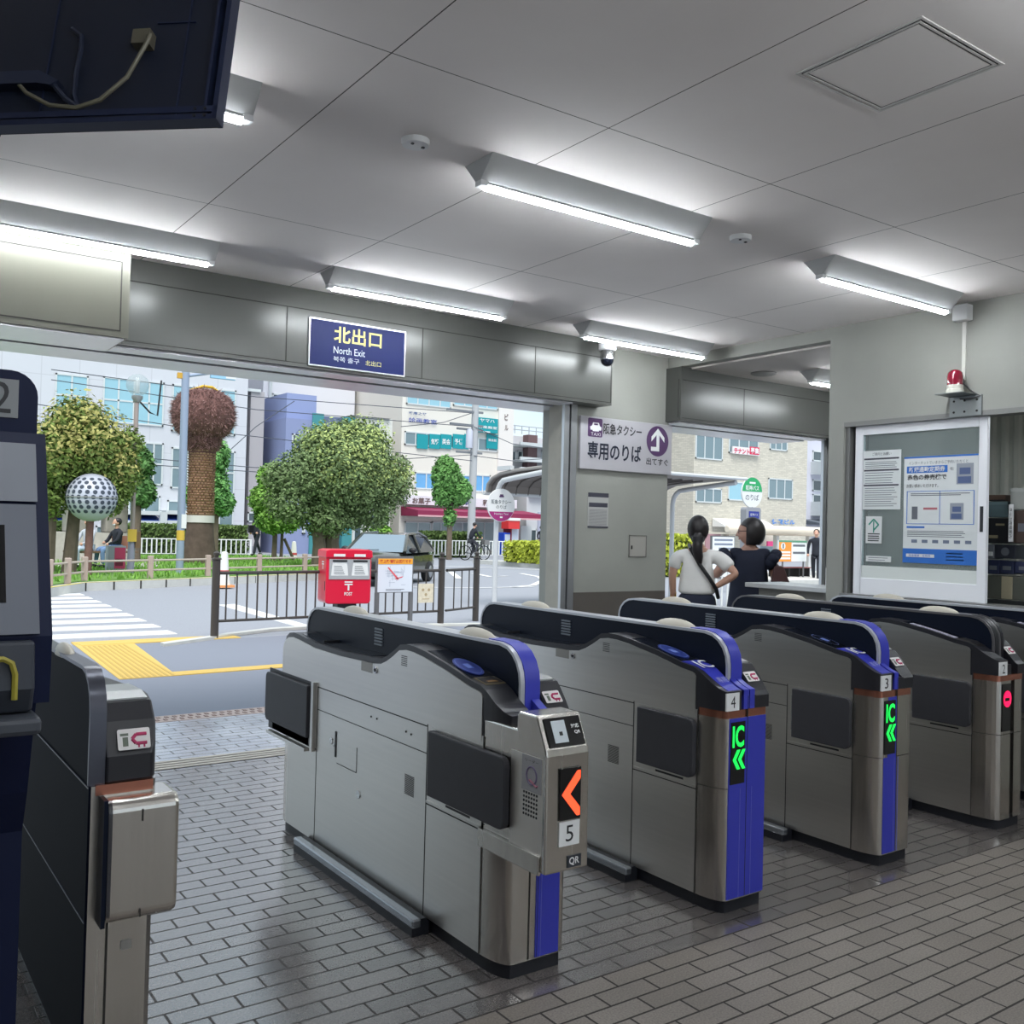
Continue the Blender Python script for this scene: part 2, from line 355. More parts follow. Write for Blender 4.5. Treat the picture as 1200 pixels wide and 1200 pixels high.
# ---- office window in the east wall
XW = XE + .04
def wy(px, py): return atx(px, py, XW)
y0, y1 = 1.3, 4.165
fr = MB().box((XE + .02, 4.13, 1.08), (XE + .12, 4.165, 2.262)).box((XE, y0, 2.253), (XE + .12, y1, 2.285)).box((XE - .02, y0, 1.06), (XE + .14, y1, 1.085))
MB().box((XW + .035, 4.05, 1.09), (XW + .06, 4.13, 2.25)).build('trim_16', ALUD)['kind'] = 'structure'
W1 = struct(fr.build('window_1', mat('window_frame_grey', (128, 128, 126), .45, .4)))
SASHM = mat('sash_white', (242, 243, 247), .35)
sl, si = wy(1001, 600).y, wy(1009.5, 600).y; ri, sr = wy(1146, 600).y, wy(1156, 600).y
sash = MB().box((XW, si, 1.085), (XW + .03, sl, 2.253)).box((XW, sr, 1.085), (XW + .03, ri, 2.253)).box((XW, ri, 2.19), (XW + .03, si, 2.253)).box((XW, ri, 1.085), (XW + .03, si, 1.2)).build('sash', SASHM, W1, bev=.003)
MB().box((XW + .012, ri, 1.2), (XW + .018, si, 2.19)).build('pane', glass('office_glass', (232, 240, 240), .84), sash)
MB().box((XW - .004, sr + .02, 1.53), (XW, sr + .04, 1.69)).build('pull', ALUD, sash)
MB().box((XW + .045, y0, 1.085), (XW + .075, y0 + .05, 2.235)).box((XW + .045, 2.2, 1.085), (XW + .075, 2.25, 2.235)).build('frame_post', SASHM, W1)
MB().box((XW + .007, ri + .002, 1.2), (XW + .0115, si - .002, 1.285)).build('frosted_strip', mat('frosted_white', (225, 230, 226), .5), W1)
# office room behind
orm = MB().box((7.9, -6, 0), (8.1, 4.1, 2.87)).box((XE + .2, 1.0, 0), (7.9, 1.1, 2.87)); struct(orm.build('wall_office', mat('office_wall', (150, 158, 152), .7)))
struct(MB().box((XE + .2, -6, 2.6), (8.1, 4.1, 2.87)).build('ceiling_office', mat('office_ceiling', (190, 192, 190), .8)))
# ------------------------------------------------------------------ hall fittings
FIX = mat('fixture_white', (178, 180, 180), .35, .1)
TUBE = mat('led_tube', (244, 250, 255), .3, emit=TUBE_E)
def batten(x0, x1, yc, label, z=CZ):
    t = thing('ceiling_light', label, 'light', ((x0 + x1) / 2, yc, z - .0), 0, 'fluorescent battens on the ceiling')
    L = (x1 - x0) / 2
    MB().prism([(-.103, 0), (.103, 0), (.02, -.088), (-.02, -.088)], 'x', -L, L).build('housing', FIX, t)
    MB().box((-L, -.022, -.108), (-L + .035, .022, -.086)).build('end_cap', WHITE, t); MB().box((L - .035, -.022, -.108), (L, .022, -.086)).build('end_cap', WHITE, t)
    arc = [(.02 * math.cos(a), -.1 + .02 * math.sin(a)) for a in [math.radians(183 + 174 * k / 14) for k in range(15)]]
    MB().prism(arc, 'x', -L + .035, L - .035, True).build('tube', TUBE, t); MB().prism([(.019 * math.cos(a), -.1 + .019 * math.sin(a)) for a in [math.radians(-3 + 186 * k / 8) for k in range(9)]], 'x', -L + .035, L - .035, True).build('tube_back', FIX, t)
    return t
batten(2.10, 3.36, 3.262, 'white batten light nearest the camera, right of the round smoke alarm')
batten(4.30, 5.56, 3.262, 'white batten light beside the conduit box above the red beacon')
batten(-.11, 1.15, 3.262, 'white batten light mostly hidden behind the hanging monitor')
batten(2.33, 3.61, 5.232, 'white batten light above the blue North Exit sign')
batten(.35, 1.65, 5.2, 'white batten light in front of the boxed bulkhead on the left')
batten(4.35, 5.62, 5.335, 'white batten light above the dome camera and pillar')
batten(6.62, 7.85, 5.1, 'white batten light seen through the passage opening', 2.87)
for yb in (.9, -1.4, -3.6):  # unseen rows added to brighten the gate ends and the ceiling
    for x in (-.11, 2.1, 4.3): batten(x, x + 1.26, yb, 'unseen white batten light of the rows added behind the camera')
def alarm(px, py, r, label, z=CZ):
    p = atz(px, py, z); t = thing('smoke_alarm', label, 'alarm', (p.x, p.y, z), 0)
    MB().lathe([(0, 0), (r, 0), (r, -.012), (r * .93, -.022), (0, -.024)], n=28).build('base', WHITE, t)
    MB().cbox((-r * .4, -r * .3, -.025), (.01, .01, .004)).build('indicator', INK, t); MB().cbox((r * .55, -r * .1, -.025), (.012, .012, .004)).build('vent', INK, t)
alarm(487, 164, .055, 'round white smoke alarm between two ceiling panels on the left')
alarm(868, 277, .055, 'round white smoke alarm between two batten lights on the right')
p = atz(895, 437, 2.87); t = thing('air_vent', 'round grey ceiling vent in the passage ceiling', 'vent', (p.x, p.y, 2.87))
MB().lathe([(0, 0), (.11, 0), (.11, -.01), (.09, -.018), (0, -.012)], n=28).build('grille', mat('vent_grey', (140, 138, 134), .5), t)
# ceiling hatch
hx0, hx1, hy0, hy1 = 2.505, 2.96, 1.563, 2.006
t = thing('ceiling_hatch', 'square ceiling access hatch with double white frame', 'hatch', ((hx0 + hx1) / 2, (hy0 + hy1) / 2, CZ))
a, b = (hx1 - hx0) / 2, (hy1 - hy0) / 2
def ring(a, b, w, z0, z1): return MB().box((-a, -b, z0), (a, -b + w, z1)).box((-a, b - w, z0), (a, b, z1)).box((-a, -b + w, z0), (-a + w, b - w, z1)).box((a - w, -b + w, z0), (a, b - w, z1))
ring(a, b, .008, -.004, 0).build('frame', mat('hatch_rim', (205, 203, 200), .5), t); ring(a - .016, b - .016, .008, -.004, 0).build('inner_frame', MATS['hatch_rim'], t)
MB().box((-a + .03, -b + .03, -.003), (a - .03, b - .03, 0)).build('panel', mat('hatch_board', (232, 227, 224), .75), t)
MB().box((-a + .012, -b + .012, -.0015), (a - .012, b - .012, -.0005)).build('gap', SEAM, t)
# exit sign
p0, p1 = at(364, 374, YF - .012), at(473, 440, YF - .012)
w, h = p1.x - p0.x, p0.z - p1.z; cx, cz = (p0.x + p1.x) / 2, 2.645
t = thing('exit_sign', 'blue North Exit sign with yellow characters on the fascia', 'sign', (cx, YF, cz)); h = .292
MB().box((-w / 2, -.012, -h / 2), (w / 2, 0, h / 2)).build('panel', mat('sign_blue', (14, 28, 84), .5, spec=.25), t)
MB().box((-w / 2 - .008, -.014, -h / 2 - .008), (w / 2 + .008, 0, -h / 2)).box((-w / 2 - .008, -.014, h / 2), (w / 2 + .008, 0, h / 2 + .008)).box((-w / 2 - .008, -.014, -h / 2), (-w / 2, 0, h / 2)).box((w / 2, -.014, -h / 2), (w / 2 + .008, 0, h / 2)).build('frame', ALU, t)
YEL = mat('sign_yellow', (206, 200, 120), .5); PALE = mat('sign_pale', (198, 208, 214), .5)
text('北出口', .345, .108, T(-.005, -.0135, .068), t, YEL, bold=.018)
text('North Exit', .225, .045, T(-.065, -.0135, -.035), t, PALE)
text('북쪽 출구', .185, .034, T(-.085, -.0135, -.093), t, PALE)
text('北出口', .115, .034, T(.11, -.0135, -.093), t, YEL)
# security camera
p = at(712, 402, 5.6)
t = thing('security_camera', 'white dome security camera hanging by the fascia end', 'camera', (p.x, 5.6, CZ))
MB().lathe([(.0, 0), (.068, 0), (.068, -.1), (.06, -.108), (0, -.108)], n=24).build('mount', WHITE, t)
MB().lathe([(.04, -.108), (.052, -.11), (.056, -.175), (.05, -.18), (0, -.18)], n=24).build('ring', CHROME, t)
MB().ball((0, 0, -.18), .05, 20, 8, -1, 0).build('dome', BLACKG, t)
# taxi sign board on the pillar
def wallbox(px0, py0, px1, py1, y):
    a, b = at(px0, py0, y), at(px1, py1, y); return (a.x + b.x) / 2, (a.z + b.z) / 2, abs(b.x - a.x), abs(a.z - b.z)
a, b, c, d = at(678, 487, YP), at(785, 499, YP), at(676, 549, YP), at(783, 557, YP)
cx, cz, w, h = (a.x + b.x) / 2, (a.z + c.z + b.z + d.z) / 4, b.x - a.x, (a.z - c.z + b.z - d.z) / 2
t = thing('taxi_sign', 'white taxi rank sign board with purple arrow on the pillar', 'sign', (cx, YP, cz))
MB().box((-w / 2, -.03, -h / 2), (w / 2, 0, h / 2)).build('board', mat('board_grey_white', (176, 174, 179), .45), t, bev=.004)
PURP = mat('sign_purple', (78, 48, 92), .5)
MB().prism(rrect(-w / 2 + .075, .05, -w / 2 + .225, .2, .012), 'y', -.032, -.03).build('taxi_symbol', PURP, t)
MB().prism([(-.385, .105), (-.405, .105), (-.41, .13), (-.39, .14), (-.38, .165), (-.32, .165), (-.31, .14), (-.29, .13), (-.295, .105), (-.315, .105), (-.32, .095), (-.38, .095)], 'y', -.034, -.032).build('taxi_outline', WHITE, t)
MB().box((-.33, -.035, .145), (-.37, -.034, .158)).build('taxi_window', PURP, t); text('TAXI', .1, .026, T(-.35, -.0335, .072), t, WHITE)
text('阪急タクシー', .42, .09, T(-.06, -.0325, .125), t, INK, bold=.02)
text('専用のりば', .58, .145, T(-.14, -.0325, -.06), t, mat('ink_navy', (26, 34, 52), .5), bold=.022)
MB().disc((.335, -.031, .065), .125, 'y', 40, .004, .128).build('arrow_disc', PURP, t)
MB().prism([(.335, .172), (.262, .1), (.262, .06), (.32, .118), (.32, .015), (.258, .015), (.258, -.02), (.352, -.02), (.352, .118), (.41, .06), (.41, .1)], 'y', -.035, -.033).build('arrow', WHITE, t)
text('出てすぐ', .25, .06, T(.335, -.0325, -.11), t, INK, bold=.015)
# notice and hatch on the pillar
cx, cz, w, h = wallbox(689, 577, 712, 619, YP)
t = thing('notice', 'small white paper notice with dark bars on the pillar', 'notice', (cx, YP, cz))
MB().box((-w / 2, -.004, -h / 2), (w / 2, 0, h / 2)).build('sheet', mat('paper', (178, 178, 175), .7), t)
MB().box((-w / 2, -.005, h / 2 - .035), (w / 2, -.004, h / 2)).box((-w / 2, -.005, -h / 2), (w / 2, -.004, -h / 2 + .014)).box((-w / 2 + .01, -.005, h / 2 - .115), (w / 2 - .01, -.004, h / 2 - .08)).build('bars', mat('bar_grey', (62, 62, 74), .6), t)
q = MB()
for k in range(14): q.box((-w / 2 + .015, -.0048, h / 2 - .14 - k * .0095), (w / 2 - .015, -.004, h / 2 - .136 - k * .0095))
q.build('print_lines', mat('print_grey', (130, 130, 132), .7), t)
cx, cz, w, h = wallbox(737, 627, 757, 653, YP)
t = thing('wall_hatch', 'small grey metal hatch set in the pillar wall', 'hatch', (cx, YP, cz))
ring3 = MB().box((-w / 2, -.006, -h / 2), (w / 2, 0, -h / 2 + .008)).box((-w / 2, -.006, h / 2 - .008), (w / 2, 0, h / 2)).box((-w / 2, -.006, -h / 2), (-w / 2 + .008, 0, h / 2)).box((w / 2 - .008, -.006, -h / 2), (w / 2, 0, h / 2)).build('frame', mat('hatch_edge', (120, 118, 114), .5, .3), t)
MB().box((-w / 2 + .008, -.003, -h / 2 + .008), (w / 2 - .008, 0, h / 2 - .008)).build('door', mat('hatch_grey', (176, 173, 166), .5, .2), t)
MB().cbox((-w / 2 + .03, -.005, -.01), (.012, .006, .03)).build('latch', SEAM, t)
# red beacon on the east wall
p = atx(1119, 460, XE - .09)
t = thing('warning_beacon', 'red beacon lamp on a grey bracket above the office window', 'lamp', (XE, p.y, 2.385))
MB().box((-.17, -.09, 0), (0, .09, .006)).box((-.012, -.13, -.13), (0, .08, .0)).build('bracket', mat('bracket_grey', (138, 142, 142), .4, .5), t, bev=.002)
q = MB()
for yy in (-.1, -.02, .05):
    for zz in (-.03, -.1): q.disc((-.013, yy, zz), .007, 'x', 10, .004)
q.build('bolt', SEAM, t)
MB().lathe([(0, .006), (.052, .006), (.052, .03), (.048, .035), (.048, .06), (0, .06)], (-.09, 0, 0), 24).build('base', mat('beacon_base', (205, 203, 192), .4), t)
MB().lathe([(.048, .06), (.048, .115), (.043, .138), (.028, .155), (0, .162)], (-.09, 0, 0), 24).build('lens', mat('beacon_red', (128, 18, 44), .12, coat=.6), t)
# conduit
p = atx(1131, 400, XE); yb = p.y
t = thing('cable_conduit', 'thin white cable conduit running down the wall to the red beacon', 'conduit', (XE, yb, CZ))
MB().box((-.07, -.05, -.12), (0, .05, -.02)).build('junction_box', WHITE, t, bev=.006)
MB().box((-.014, -.012, -.49), (0, .012, -.12)).build('trunking', mat('conduit_white', (206, 205, 198), .5), t)
MB().tube([(-.01, 0, -.48), (-.02, -.01, -.52), (-.018, -.06, -.57), (-.012, -.11, -.6), (-.03, -.06, -.615), (-.05, .0, -.615)], .005, 6).build('cable', mat('cable_grey', (70, 70, 72), .5), t)

# things behind the office window
PX = XW + .0225
def sheet(name, label, cat, pts, m, x=XW + .0075, parts=()):
    (a, b), (c, d) = pts; p, q = atx(a, b, x), atx(c, d, x)
    t = thing(name, label, cat, (x, (p.y + q.y) / 2, (p.z + q.z) / 2)); w, h = p.y - q.y, p.z - q.z
    MB().box((-.0015, -w / 2, -h / 2), (.0015, w / 2, h / 2)).build('sheet', m, t)
    return t, w, h
PAP = mat('paper_cool', (222, 226, 226), .6); CYB = mat('poster_blue', (40, 108, 196), .5); GRY = mat('print_mid', (104, 108, 116), .6)
def lines(t, w, h, z0, z1, n, x0=-.42, x1=.42, m=GRY, th=.006, name='print_lines', seed=1):
    r = random.Random(seed); q = MB()
    for k in range(n):
        z = (z0 + (z1 - z0) * k / max(1, n - 1)) * h; e = x1 - r.random() * .2 * (x1 - x0)
        q.box((-.0025, -x0 * w, z - th / 2), (-.0015, -e * w, z + th / 2))
    return q.build(name, m, t)
t, w, h = sheet('poster', 'large white and blue poster about season tickets in the office window', 'poster', ((1060, 536), (1145, 663)), PAP)
def R_(x, z): return T(-.003, -x * w, z * h, WESTF)
text('インターネットでいまからご予約いただくと', .8 * w, .022, R_(-.03, .44), t, GRY)
MB().box((-.0025, .46 * w, .345 * h), (-.0015, -.1 * w, .41 * h)).build('banner', CYB, t)
text('新規通勤定期券', .5 * w, .036, T(-.0035, .18 * w, .378 * h, WESTF), t, WHITE, bold=.02); text('を', .03, .02, R_(.16, .375), t, INK)
text('赤色の券売機で', .54 * w, .036, R_(-.18, .305), t, INK, bold=.02); text('お買い求めいただけます。', .44 * w, .024, R_(-.24, .225), t, INK)
def machine_icon(x, z, s):
    MB().box((-.0025, -(x - .11 * s) * w, (z - .09 * s) * h), (-.0015, -(x + .11 * s) * w, (z + .1 * s) * h)).build('machine_picture', mat('pic_grey', (150, 156, 166), .6), t)
    MB().box((-.0032, -(x - .07 * s) * w, (z) * h), (-.0025, -(x + .07 * s) * w, (z + .06 * s) * h)).box((-.0032, -(x - .09 * s) * w, (z - .08 * s) * h), (-.0025, -(x + .08 * s) * w, (z - .02 * s) * h)).build('machine_screen', mat('pic_blue', (84, 100, 140), .6), t)
machine_icon(.33, .32, 1); machine_icon(.23, -.02, .8)
q = MB()
for (x0, z0, x1, z1) in ((-.45, .17, .45, .175), (-.45, -.135, .45, -.13), (-.455, -.135, -.445, .175), (.445, -.135, .455, .175), (.0, -.135, .008, .175)):
    q.box((-.0025, -x0 * w, z0 * h), (-.0015, -x1 * w, z1 * h))
q.build('frame_lines', CYB, t)
MB().box((-.0025, .38 * w, -.09 * h), (-.0015, .3 * w, .03 * h)).build('phone_picture', GRY, t)
MB().box((-.0025, .22 * w, .0 * h), (-.0015, .03 * w, .02 * h)).build('red_line', mat('soft_red', (190, 110, 118), .6), t)
lines(t, w, h, .15, .135, 2, -.4, .42, th=.005); lines(t, w, h, -.2, -.25, 4, -.44, .36, th=.004, seed=4)
MB().box((-.0025, .45 * w, -.172 * h), (-.0015, .2 * w, -.155 * h)).build('banner', CYB, t)
for k in range(6): MB().box((-.0025, (.38 - k * .145) * w, -.31 * h), (-.0015, (.3 - k * .145) * w, -.28 * h)).build('logo', mat('logo_dim', (110, 120, 140), .6), t)
MB().box((-.0025, .5 * w, -.5 * h), (-.0015, -.5 * w, -.365 * h)).build('blue_footer', CYB, t); MB().box((-.0025, .5 * w, .485 * h), (-.0015, -.5 * w, .5 * h)).build('blue_edge', CYB, t)
MB().box((-.0035, .45 * w, -.445 * h), (-.0025, .06 * w, -.415 * h)).build('search_box', WHITE, t); text('阪急電車　定期券', .3 * w, .016, T(-.004, .26 * w, -.43 * h, WESTF), t, CYB)
lines(t, w, h, -.4, -.46, 3, .1, .34, WHITE, .006, seed=9)
t, w, h = sheet('notice', 'white paper notice with three dark headings in the office window', 'notice', ((1012, 529), (1055, 597)), PAP)
text('ご案内とお願い', .5 * w, .022, T(-.003, .0, .44 * h, WESTF), t, GRY)
q = MB()
for z in (.36, .165, -.09): q.box((-.0025, .47 * w, (z - .014) * h), (-.0015, -.45 * w, (z + .014) * h))
q.build('heading_bars', mat('bar_dark', (70, 72, 82), .6), t)
for z0, z1, n in ((.3, .21, 4), (.12, -.05, 5), (-.14, -.44, 9)): lines(t, w, h, z0, z1, n, -.44, .42, th=.004, seed=n)
t, w, h = sheet('sticker', 'small white sticker with green arrow diamond on the office pane', 'sticker', ((1015, 605), (1033, 637)), WHITE)
GRN = mat('sticker_green', (36, 140, 120), .5)
q = MB(); s = .038
for a, b in (((0, s), (s, 0)), ((s, 0), (0, -s)), ((0, s), (-s, 0))):
    A = Vector((a[0], a[1])); B = Vector((b[0], b[1])); d = (B - A).normalized(); n = Vector((-d.y, d.x)) * .005
    q.prism([(-(A + n).x, (A + n).y + .035), (-(B + n).x, (B + n).y + .035), (-(B - n).x, (B - n).y + .035), (-(A - n).x, (A - n).y + .035)], 'x', -.003, -.0015)
q.box((-.003, -.004, -.02), (-.0015, .004, .06)).build('arrow_mark', GRN, t)
lines(t, w, h, -.15, -.4, 4, -.36, .42, INK, .007, seed=3)
t, w, h = sheet('sign_strip', 'small white label strip low on the office pane', 'label', ((1015, 651), (1044, 659)), WHITE); lines(t, w, h, .2, -.2, 2, -.4, .4, GRY, .004)
# shelf goods in the open half of the office window
XO = 6.12
def goods(name, label, cat, px0, py0, px1, py1, m, dep=.25, x=XO):
    a, b = atx(px0, py0, x), atx(px1, py1, x)
    t = thing(name, label, cat, (x, (a.y + b.y) / 2, b.z)); w, h = a.y - b.y, a.z - b.z
    MB().box((0, -w / 2, 0), (dep, w / 2, h)).build('body', m, t, bev=.004); return t, w, h
a, b = atx(1159, 470, 6.5), atx(1235, 470, 6.5); t = thing('partition_panel', 'ribbed beige partition panel inside the office', 'panel', (6.5, (a.y + b.y) / 2, 1.05))
q = MB(); w = a.y - b.y; n = 5
for k in range(n): q.prism([(w / 2 - w * k / n, 0), (w / 2 - w * (k + .15) / n, -.02), (w / 2 - w * (k + .5) / n, -.02), (w / 2 - w * (k + .65) / n, 0), (w / 2 - w * (k + 1) / n, 0), (w / 2 - w * (k + 1) / n, .03), (w / 2 - w * k / n, .03)], 'z', 0, 1.5)
q.rot(Matrix(((0, 1, 0, 0), (1, 0, 0, 0), (0, 0, 1, 0), (0, 0, 0, 1)))); q.build('ribbed_sheet', mat('partition_beige', (196, 194, 184), .5), t)
MB().box((-.06, -w / 2, 0), (.06, w / 2, .03)).build('foot', mat('foot_grey', (90, 92, 94), .5), t)
# counter inside
struct(MB().box((XE + .15, 1.1, .98), (6.75, 4.1, 1.04)).build('office_counter', mat('counter_grey', (120, 120, 118), .5)))
DKB = mat('pack_navy', (38, 44, 74), .45)
t, w, h = goods('storage_roll', 'grey green roll with a beige band at the bottom of the office window', 'roll', 1157, 674, 1215, 705, mat('roll_olive', (84, 86, 78), .6), .12)
MB().box((-.003, w / 2 - .3 * w, 0.002), (0, w / 2 - .52 * w, h - .002)).build('band', mat('band_beige', (176, 166, 140), .6), t)
zz = 0
for i, (x0, x1, lab) in enumerate(((1157, 1171, 'left of two small navy packs stacked above the grey green roll'), (1172, 1188, 'right of two small navy packs stacked above the grey green roll'), (1189, 1215, 'navy pack above the roll at the photo right edge'))):
    t, w, h = goods('supply_pack', lab, 'pack', x0, 656 + i, x1, 673, DKB, .12); MB().box((-.002, w * .3, h * .3), (0, -w * .3, h * .6)).build('label', GRY, t)
t, w, h = goods('supply_pack', 'wide dark pack with round mark below the black box in the office', 'pack', 1166, 638, 1190, 655, mat('pack_dark', (44, 46, 56), .4), .12); MB().disc((-.001, 0, h / 2), h * .3, 'x', 20, .002).build('round_mark', GRY, t)
t, w, h = goods('supply_pack', 'small pale ended pack left of the wide dark pack', 'pack', 1157, 638, 1165, 655, mat('pack_pale', (104, 108, 116), .5), .12); MB().box((-.002, w * .3, h * .2), (0, -w * .3, h * .5)).build('label', WHITE, t)
t, w, h = goods('file_box', 'black file box with pale labels below the teal box', 'box', 1157, 607, 1182, 637, mat('box_black', (36, 36, 40), .5), .16)
MB().box((-.002, w * .4, h * .2), (0, 0, h * .32)).box((-.002, w * .1, h * .7), (0, -w * .3, h * .78)).build('label', mat('label_tan', (150, 140, 110), .6), t)
t, w, h = goods('file_box', 'teal grey box on top of the black file box', 'box', 1157, 588, 1181, 606, mat('box_teal', (98, 118, 124), .5), .16); MB().box((-.001, -w / 2, h * .8), (.161, w / 2, h + .001)).build('lid', mat('box_teal_lid', (116, 136, 140), .5), t)
t, w, h = goods('wooden_block', 'flat brown wooden block on top of the teal box', 'block', 1157, 580, 1178, 587, mat('wood_brown', (92, 70, 58), .6), .14); MB().box((-.001, -w / 2, -.0), (.0, w / 2, .008)).build('edge', INK, t)
t, w, h = goods('display_case', 'clear pale case standing right of the file boxes in the office', 'case', 1184, 572, 1215, 597, mat('case_grey', (160, 162, 158), .3), .14, 6.09); MB().box((-.002, -w / 2, h * .82), (.142, w / 2, h)).build('lid', mat('case_lid', (176, 178, 174), .3), t)
t, w, h = goods('carton', 'dark brown carton under the pale case in the office', 'box', 1188, 598, 1215, 637, mat('carton_dark', (74, 60, 54), .6), .14, 6.09); MB().box((-.002, w * .3, h * .35), (0, -w * .2, h * .6)).build('label', GRY, t)
t, w, h = goods('label_strip', 'white vertical lettered strip leaning in front of the black file box', 'label', 1182, 591, 1187, 635, WHITE, .006, 6.05); text('きっぷ売場案内', h * .8, w * .6, Matrix.Translation((-.002, 0, h / 2)) @ WESTF @ Matrix.Rotation(-PI / 2, 4, 'Z'), t, INK)
# counter ledge and small box by the office window
a = atz(880, 697, 1.09)
led = thing('counter_ledge', 'pale steel counter ledge outside the passage end of the office wall', 'counter', (6.1, 4.75, 1.06))
MB().box((-.1, -.42, 0), (.35, .46, .035)).build('top', mat('ledge_steel', (206, 206, 206), .35, .4), led, bev=.004); MB().box((.0, -.36, -1.06), (.3, .4, 0)).build('cabinet', mat('ledge_cabinet', (150, 148, 142), .5), led)
t = thing('card_box', 'small white printed box on the ledge beside the office window', 'box', (6.1, 4.42, 1.095)); MB().box((-.04, -.07, 0), (.04, .07, .15)).build('body', WHITE, t, bev=.003)
q = MB()
for z in (.03, .07, .11): q.box((-.042, -.05, z), (-.04, .04, z + .018))
q.build('print', GRY, t)
# hanging monitor seen from behind, top left
P = CF * 0 + Vector((0, 0, H)) + ray(253, 138) * 2.25
ex = Matrix.Rotation(math.radians(-7.5), 4, 'Z') @ Vector((.816, -.578, 0)).normalized()
ez0 = Vector((0, 0, 1)); ey0 = ez0.cross(ex)                # ey points away from the camera
tilt = math.radians(-12); ez = (ez0 * math.cos(tilt) - ey0 * math.sin(tilt)).normalized(); ey = ez.cross(ex)
Mn = Matrix((ex, ey, ez)).transposed().to_4x4(); Mn.translation = P
t = thing('hanging_monitor', 'dark hanging departure monitor seen from behind with loose cables', 'monitor', P)
t.matrix_world = Mn
ND = mat('monitor_back', (20, 27, 44), .5, var=.1, vscale=6); NL = mat('monitor_rim', (38, 46, 72), .35, .3); NV = mat('monitor_bracket', (52, 58, 78), .4, .4)
WM, HM = 1.25, .5
MB().box((-WM, .03, .001), (-.001, .04, HM)).build('back_panel', ND, t)
MB().box((-WM, 0, 0), (0, .03, .012)).box((-WM, .0, .018), (0, .004, .034)).box((-WM, 0, -.001), (0, .034, .0005)).build('rim', NL, t)
MB().box((-.012, -.0, 0), (0, .04, HM)).box((-.035, .0, .03), (-.028, .03, HM)).build('side_rim', NL, t)
q = MB()
for x, z in ((-.03, .008), (-.055, .008), (-.03, .026), (-.055, .026)): q.disc((x, -.001, z), .004, 'y', 10, .003)
q.build('screw', INK, t)
MB().box((-.245, .0, .215), (-.2, .03, .255)).build('plug_socket', mat('plug_olive', (92, 88, 74), .5), t)
MB().tube([(-.205, .005, .235), (-.19, -.012, .225), (-.195, -.012, .205), (-.24, -.0, .12), (-.3, 0, .06), (-.36, 0, .04), (-.43, 0, .05), (-.5, .005, .09), (-.53, .01, .12)], .0055, 8).build('power_cable', mat('cable_khaki', (104, 100, 84), .5), t)
MB().box((-.95, .0, .115), (-.475, .03, .15)).prism([(-.475, .115), (-.475, .15), (-.42, .12), (-.44, .108)], 'y', 0, .03).build('bracket', NV, t)
MB().tube([(-.45, .01, .13), (-.4, .01, .075), (-.365, .01, .05), (-.35, .01, .045)], .007, 6).build('signal_cable', mat('cable_dark', (36, 42, 60), .4), t)
MB().tube([(-.42, .02, .28), (-.385, .01, .25), (-.38, .01, .21), (-.39, .02, .16), (-.385, .02, .09), (-.37, .02, .06)], .006, 6).build('signal_cable', MATS['cable_dark'], t)
q = MB()
for x in (-.475, -.12): q.box((x, .026, .03), (x + .003, .03, HM))
q.box((-.2, .026, .29), (-.1, .03, .293)).build('panel_seam', NL, t)
MB().tube([(-.3, .07, HM - .02), (-.3, .07, .62)], .02, 10).build('hanger', NL, t)
batten(6.5, 7.76, 2.4, 'unseen batten light added inside the office to brighten it', 2.6)  # added lamp, out of view, brightens the room behind the pane
# ------------------------------------------------------------------ ticket gates.  local axes: u across (0 = left face), v along (0 = near end), z up
YG = 2.555; LG = 1.92; WG = .29; RG = .128; RU = .024
PROF = [(0, .862), (.03, .872), (.07, .893), (.13, .93), (.165, .943), (.23, .952), (.38, .985), (.54, 1.013), (.62, 1.022), (.68, 1.023), (.73, 1.016), (.78, .987), (.83, .962), (.88, .944), (.95, .937), (1.25, .93), (1.52, .934), (1.7, .952), (1.775, .957), (1.83, .95), (1.88, .928), (1.91, .9), (1.92, .86)]
def interp(P, t):
    if t <= P[0][0]: return P[0][1]
    for (a, b), (c, d) in zip(P, P[1:]):
        if t <= c: return b + (d - b) * (t - a) / (c - a)
    return P[-1][1]
def corner(v, r=RG, L=LG, RU=RU):
    d = min(v, L - v)
    return RU * (1 - math.sqrt(max(0, 1 - ((r - d) / r) ** 2))) if d < r else 0
NEAR = [.0005, .003, .008, .018, .035, .06, .09, .128]
def spans(a, b, extra=()):
    return sorted(set([v for v in list(NEAR) + [LG - v for v in NEAR] + list(extra) if a <= v <= b] + [a, b]))
def dgrid(q, u0, u1, z0, z1, nu, nz, v, s):
    for i in range(nu):
        for k in range(nz):
            u = u0 + (u1 - u0) * (i + .5) / nu; z = z0 + (z1 - z0) * (k + .5) / nz; q.box((u - s, v - .001, z - s), (u + s, v + .001, z + s))
    return q
LED_R = mat('led_orange', (255, 84, 48), .4, emit=1.2); LED_G = mat('led_green', (24, 222, 80), .4, emit=1.1); LED_P = mat('led_pink', (255, 26, 84), .4, emit=1.2)
SCR = mat('display_black', (10, 12, 16), .15, coat=.3); STK = mat('sticker_white', (226, 222, 220), .45); MAG = mat('ic_magenta', (178, 28, 88), .5); STG = mat('ic_grey', (96, 104, 90), .5)
READB = mat('reader_blue', (40, 56, 128), .35); CAPB = mat('cap_black', (30, 30, 36), .42, var=.05, vscale=20)

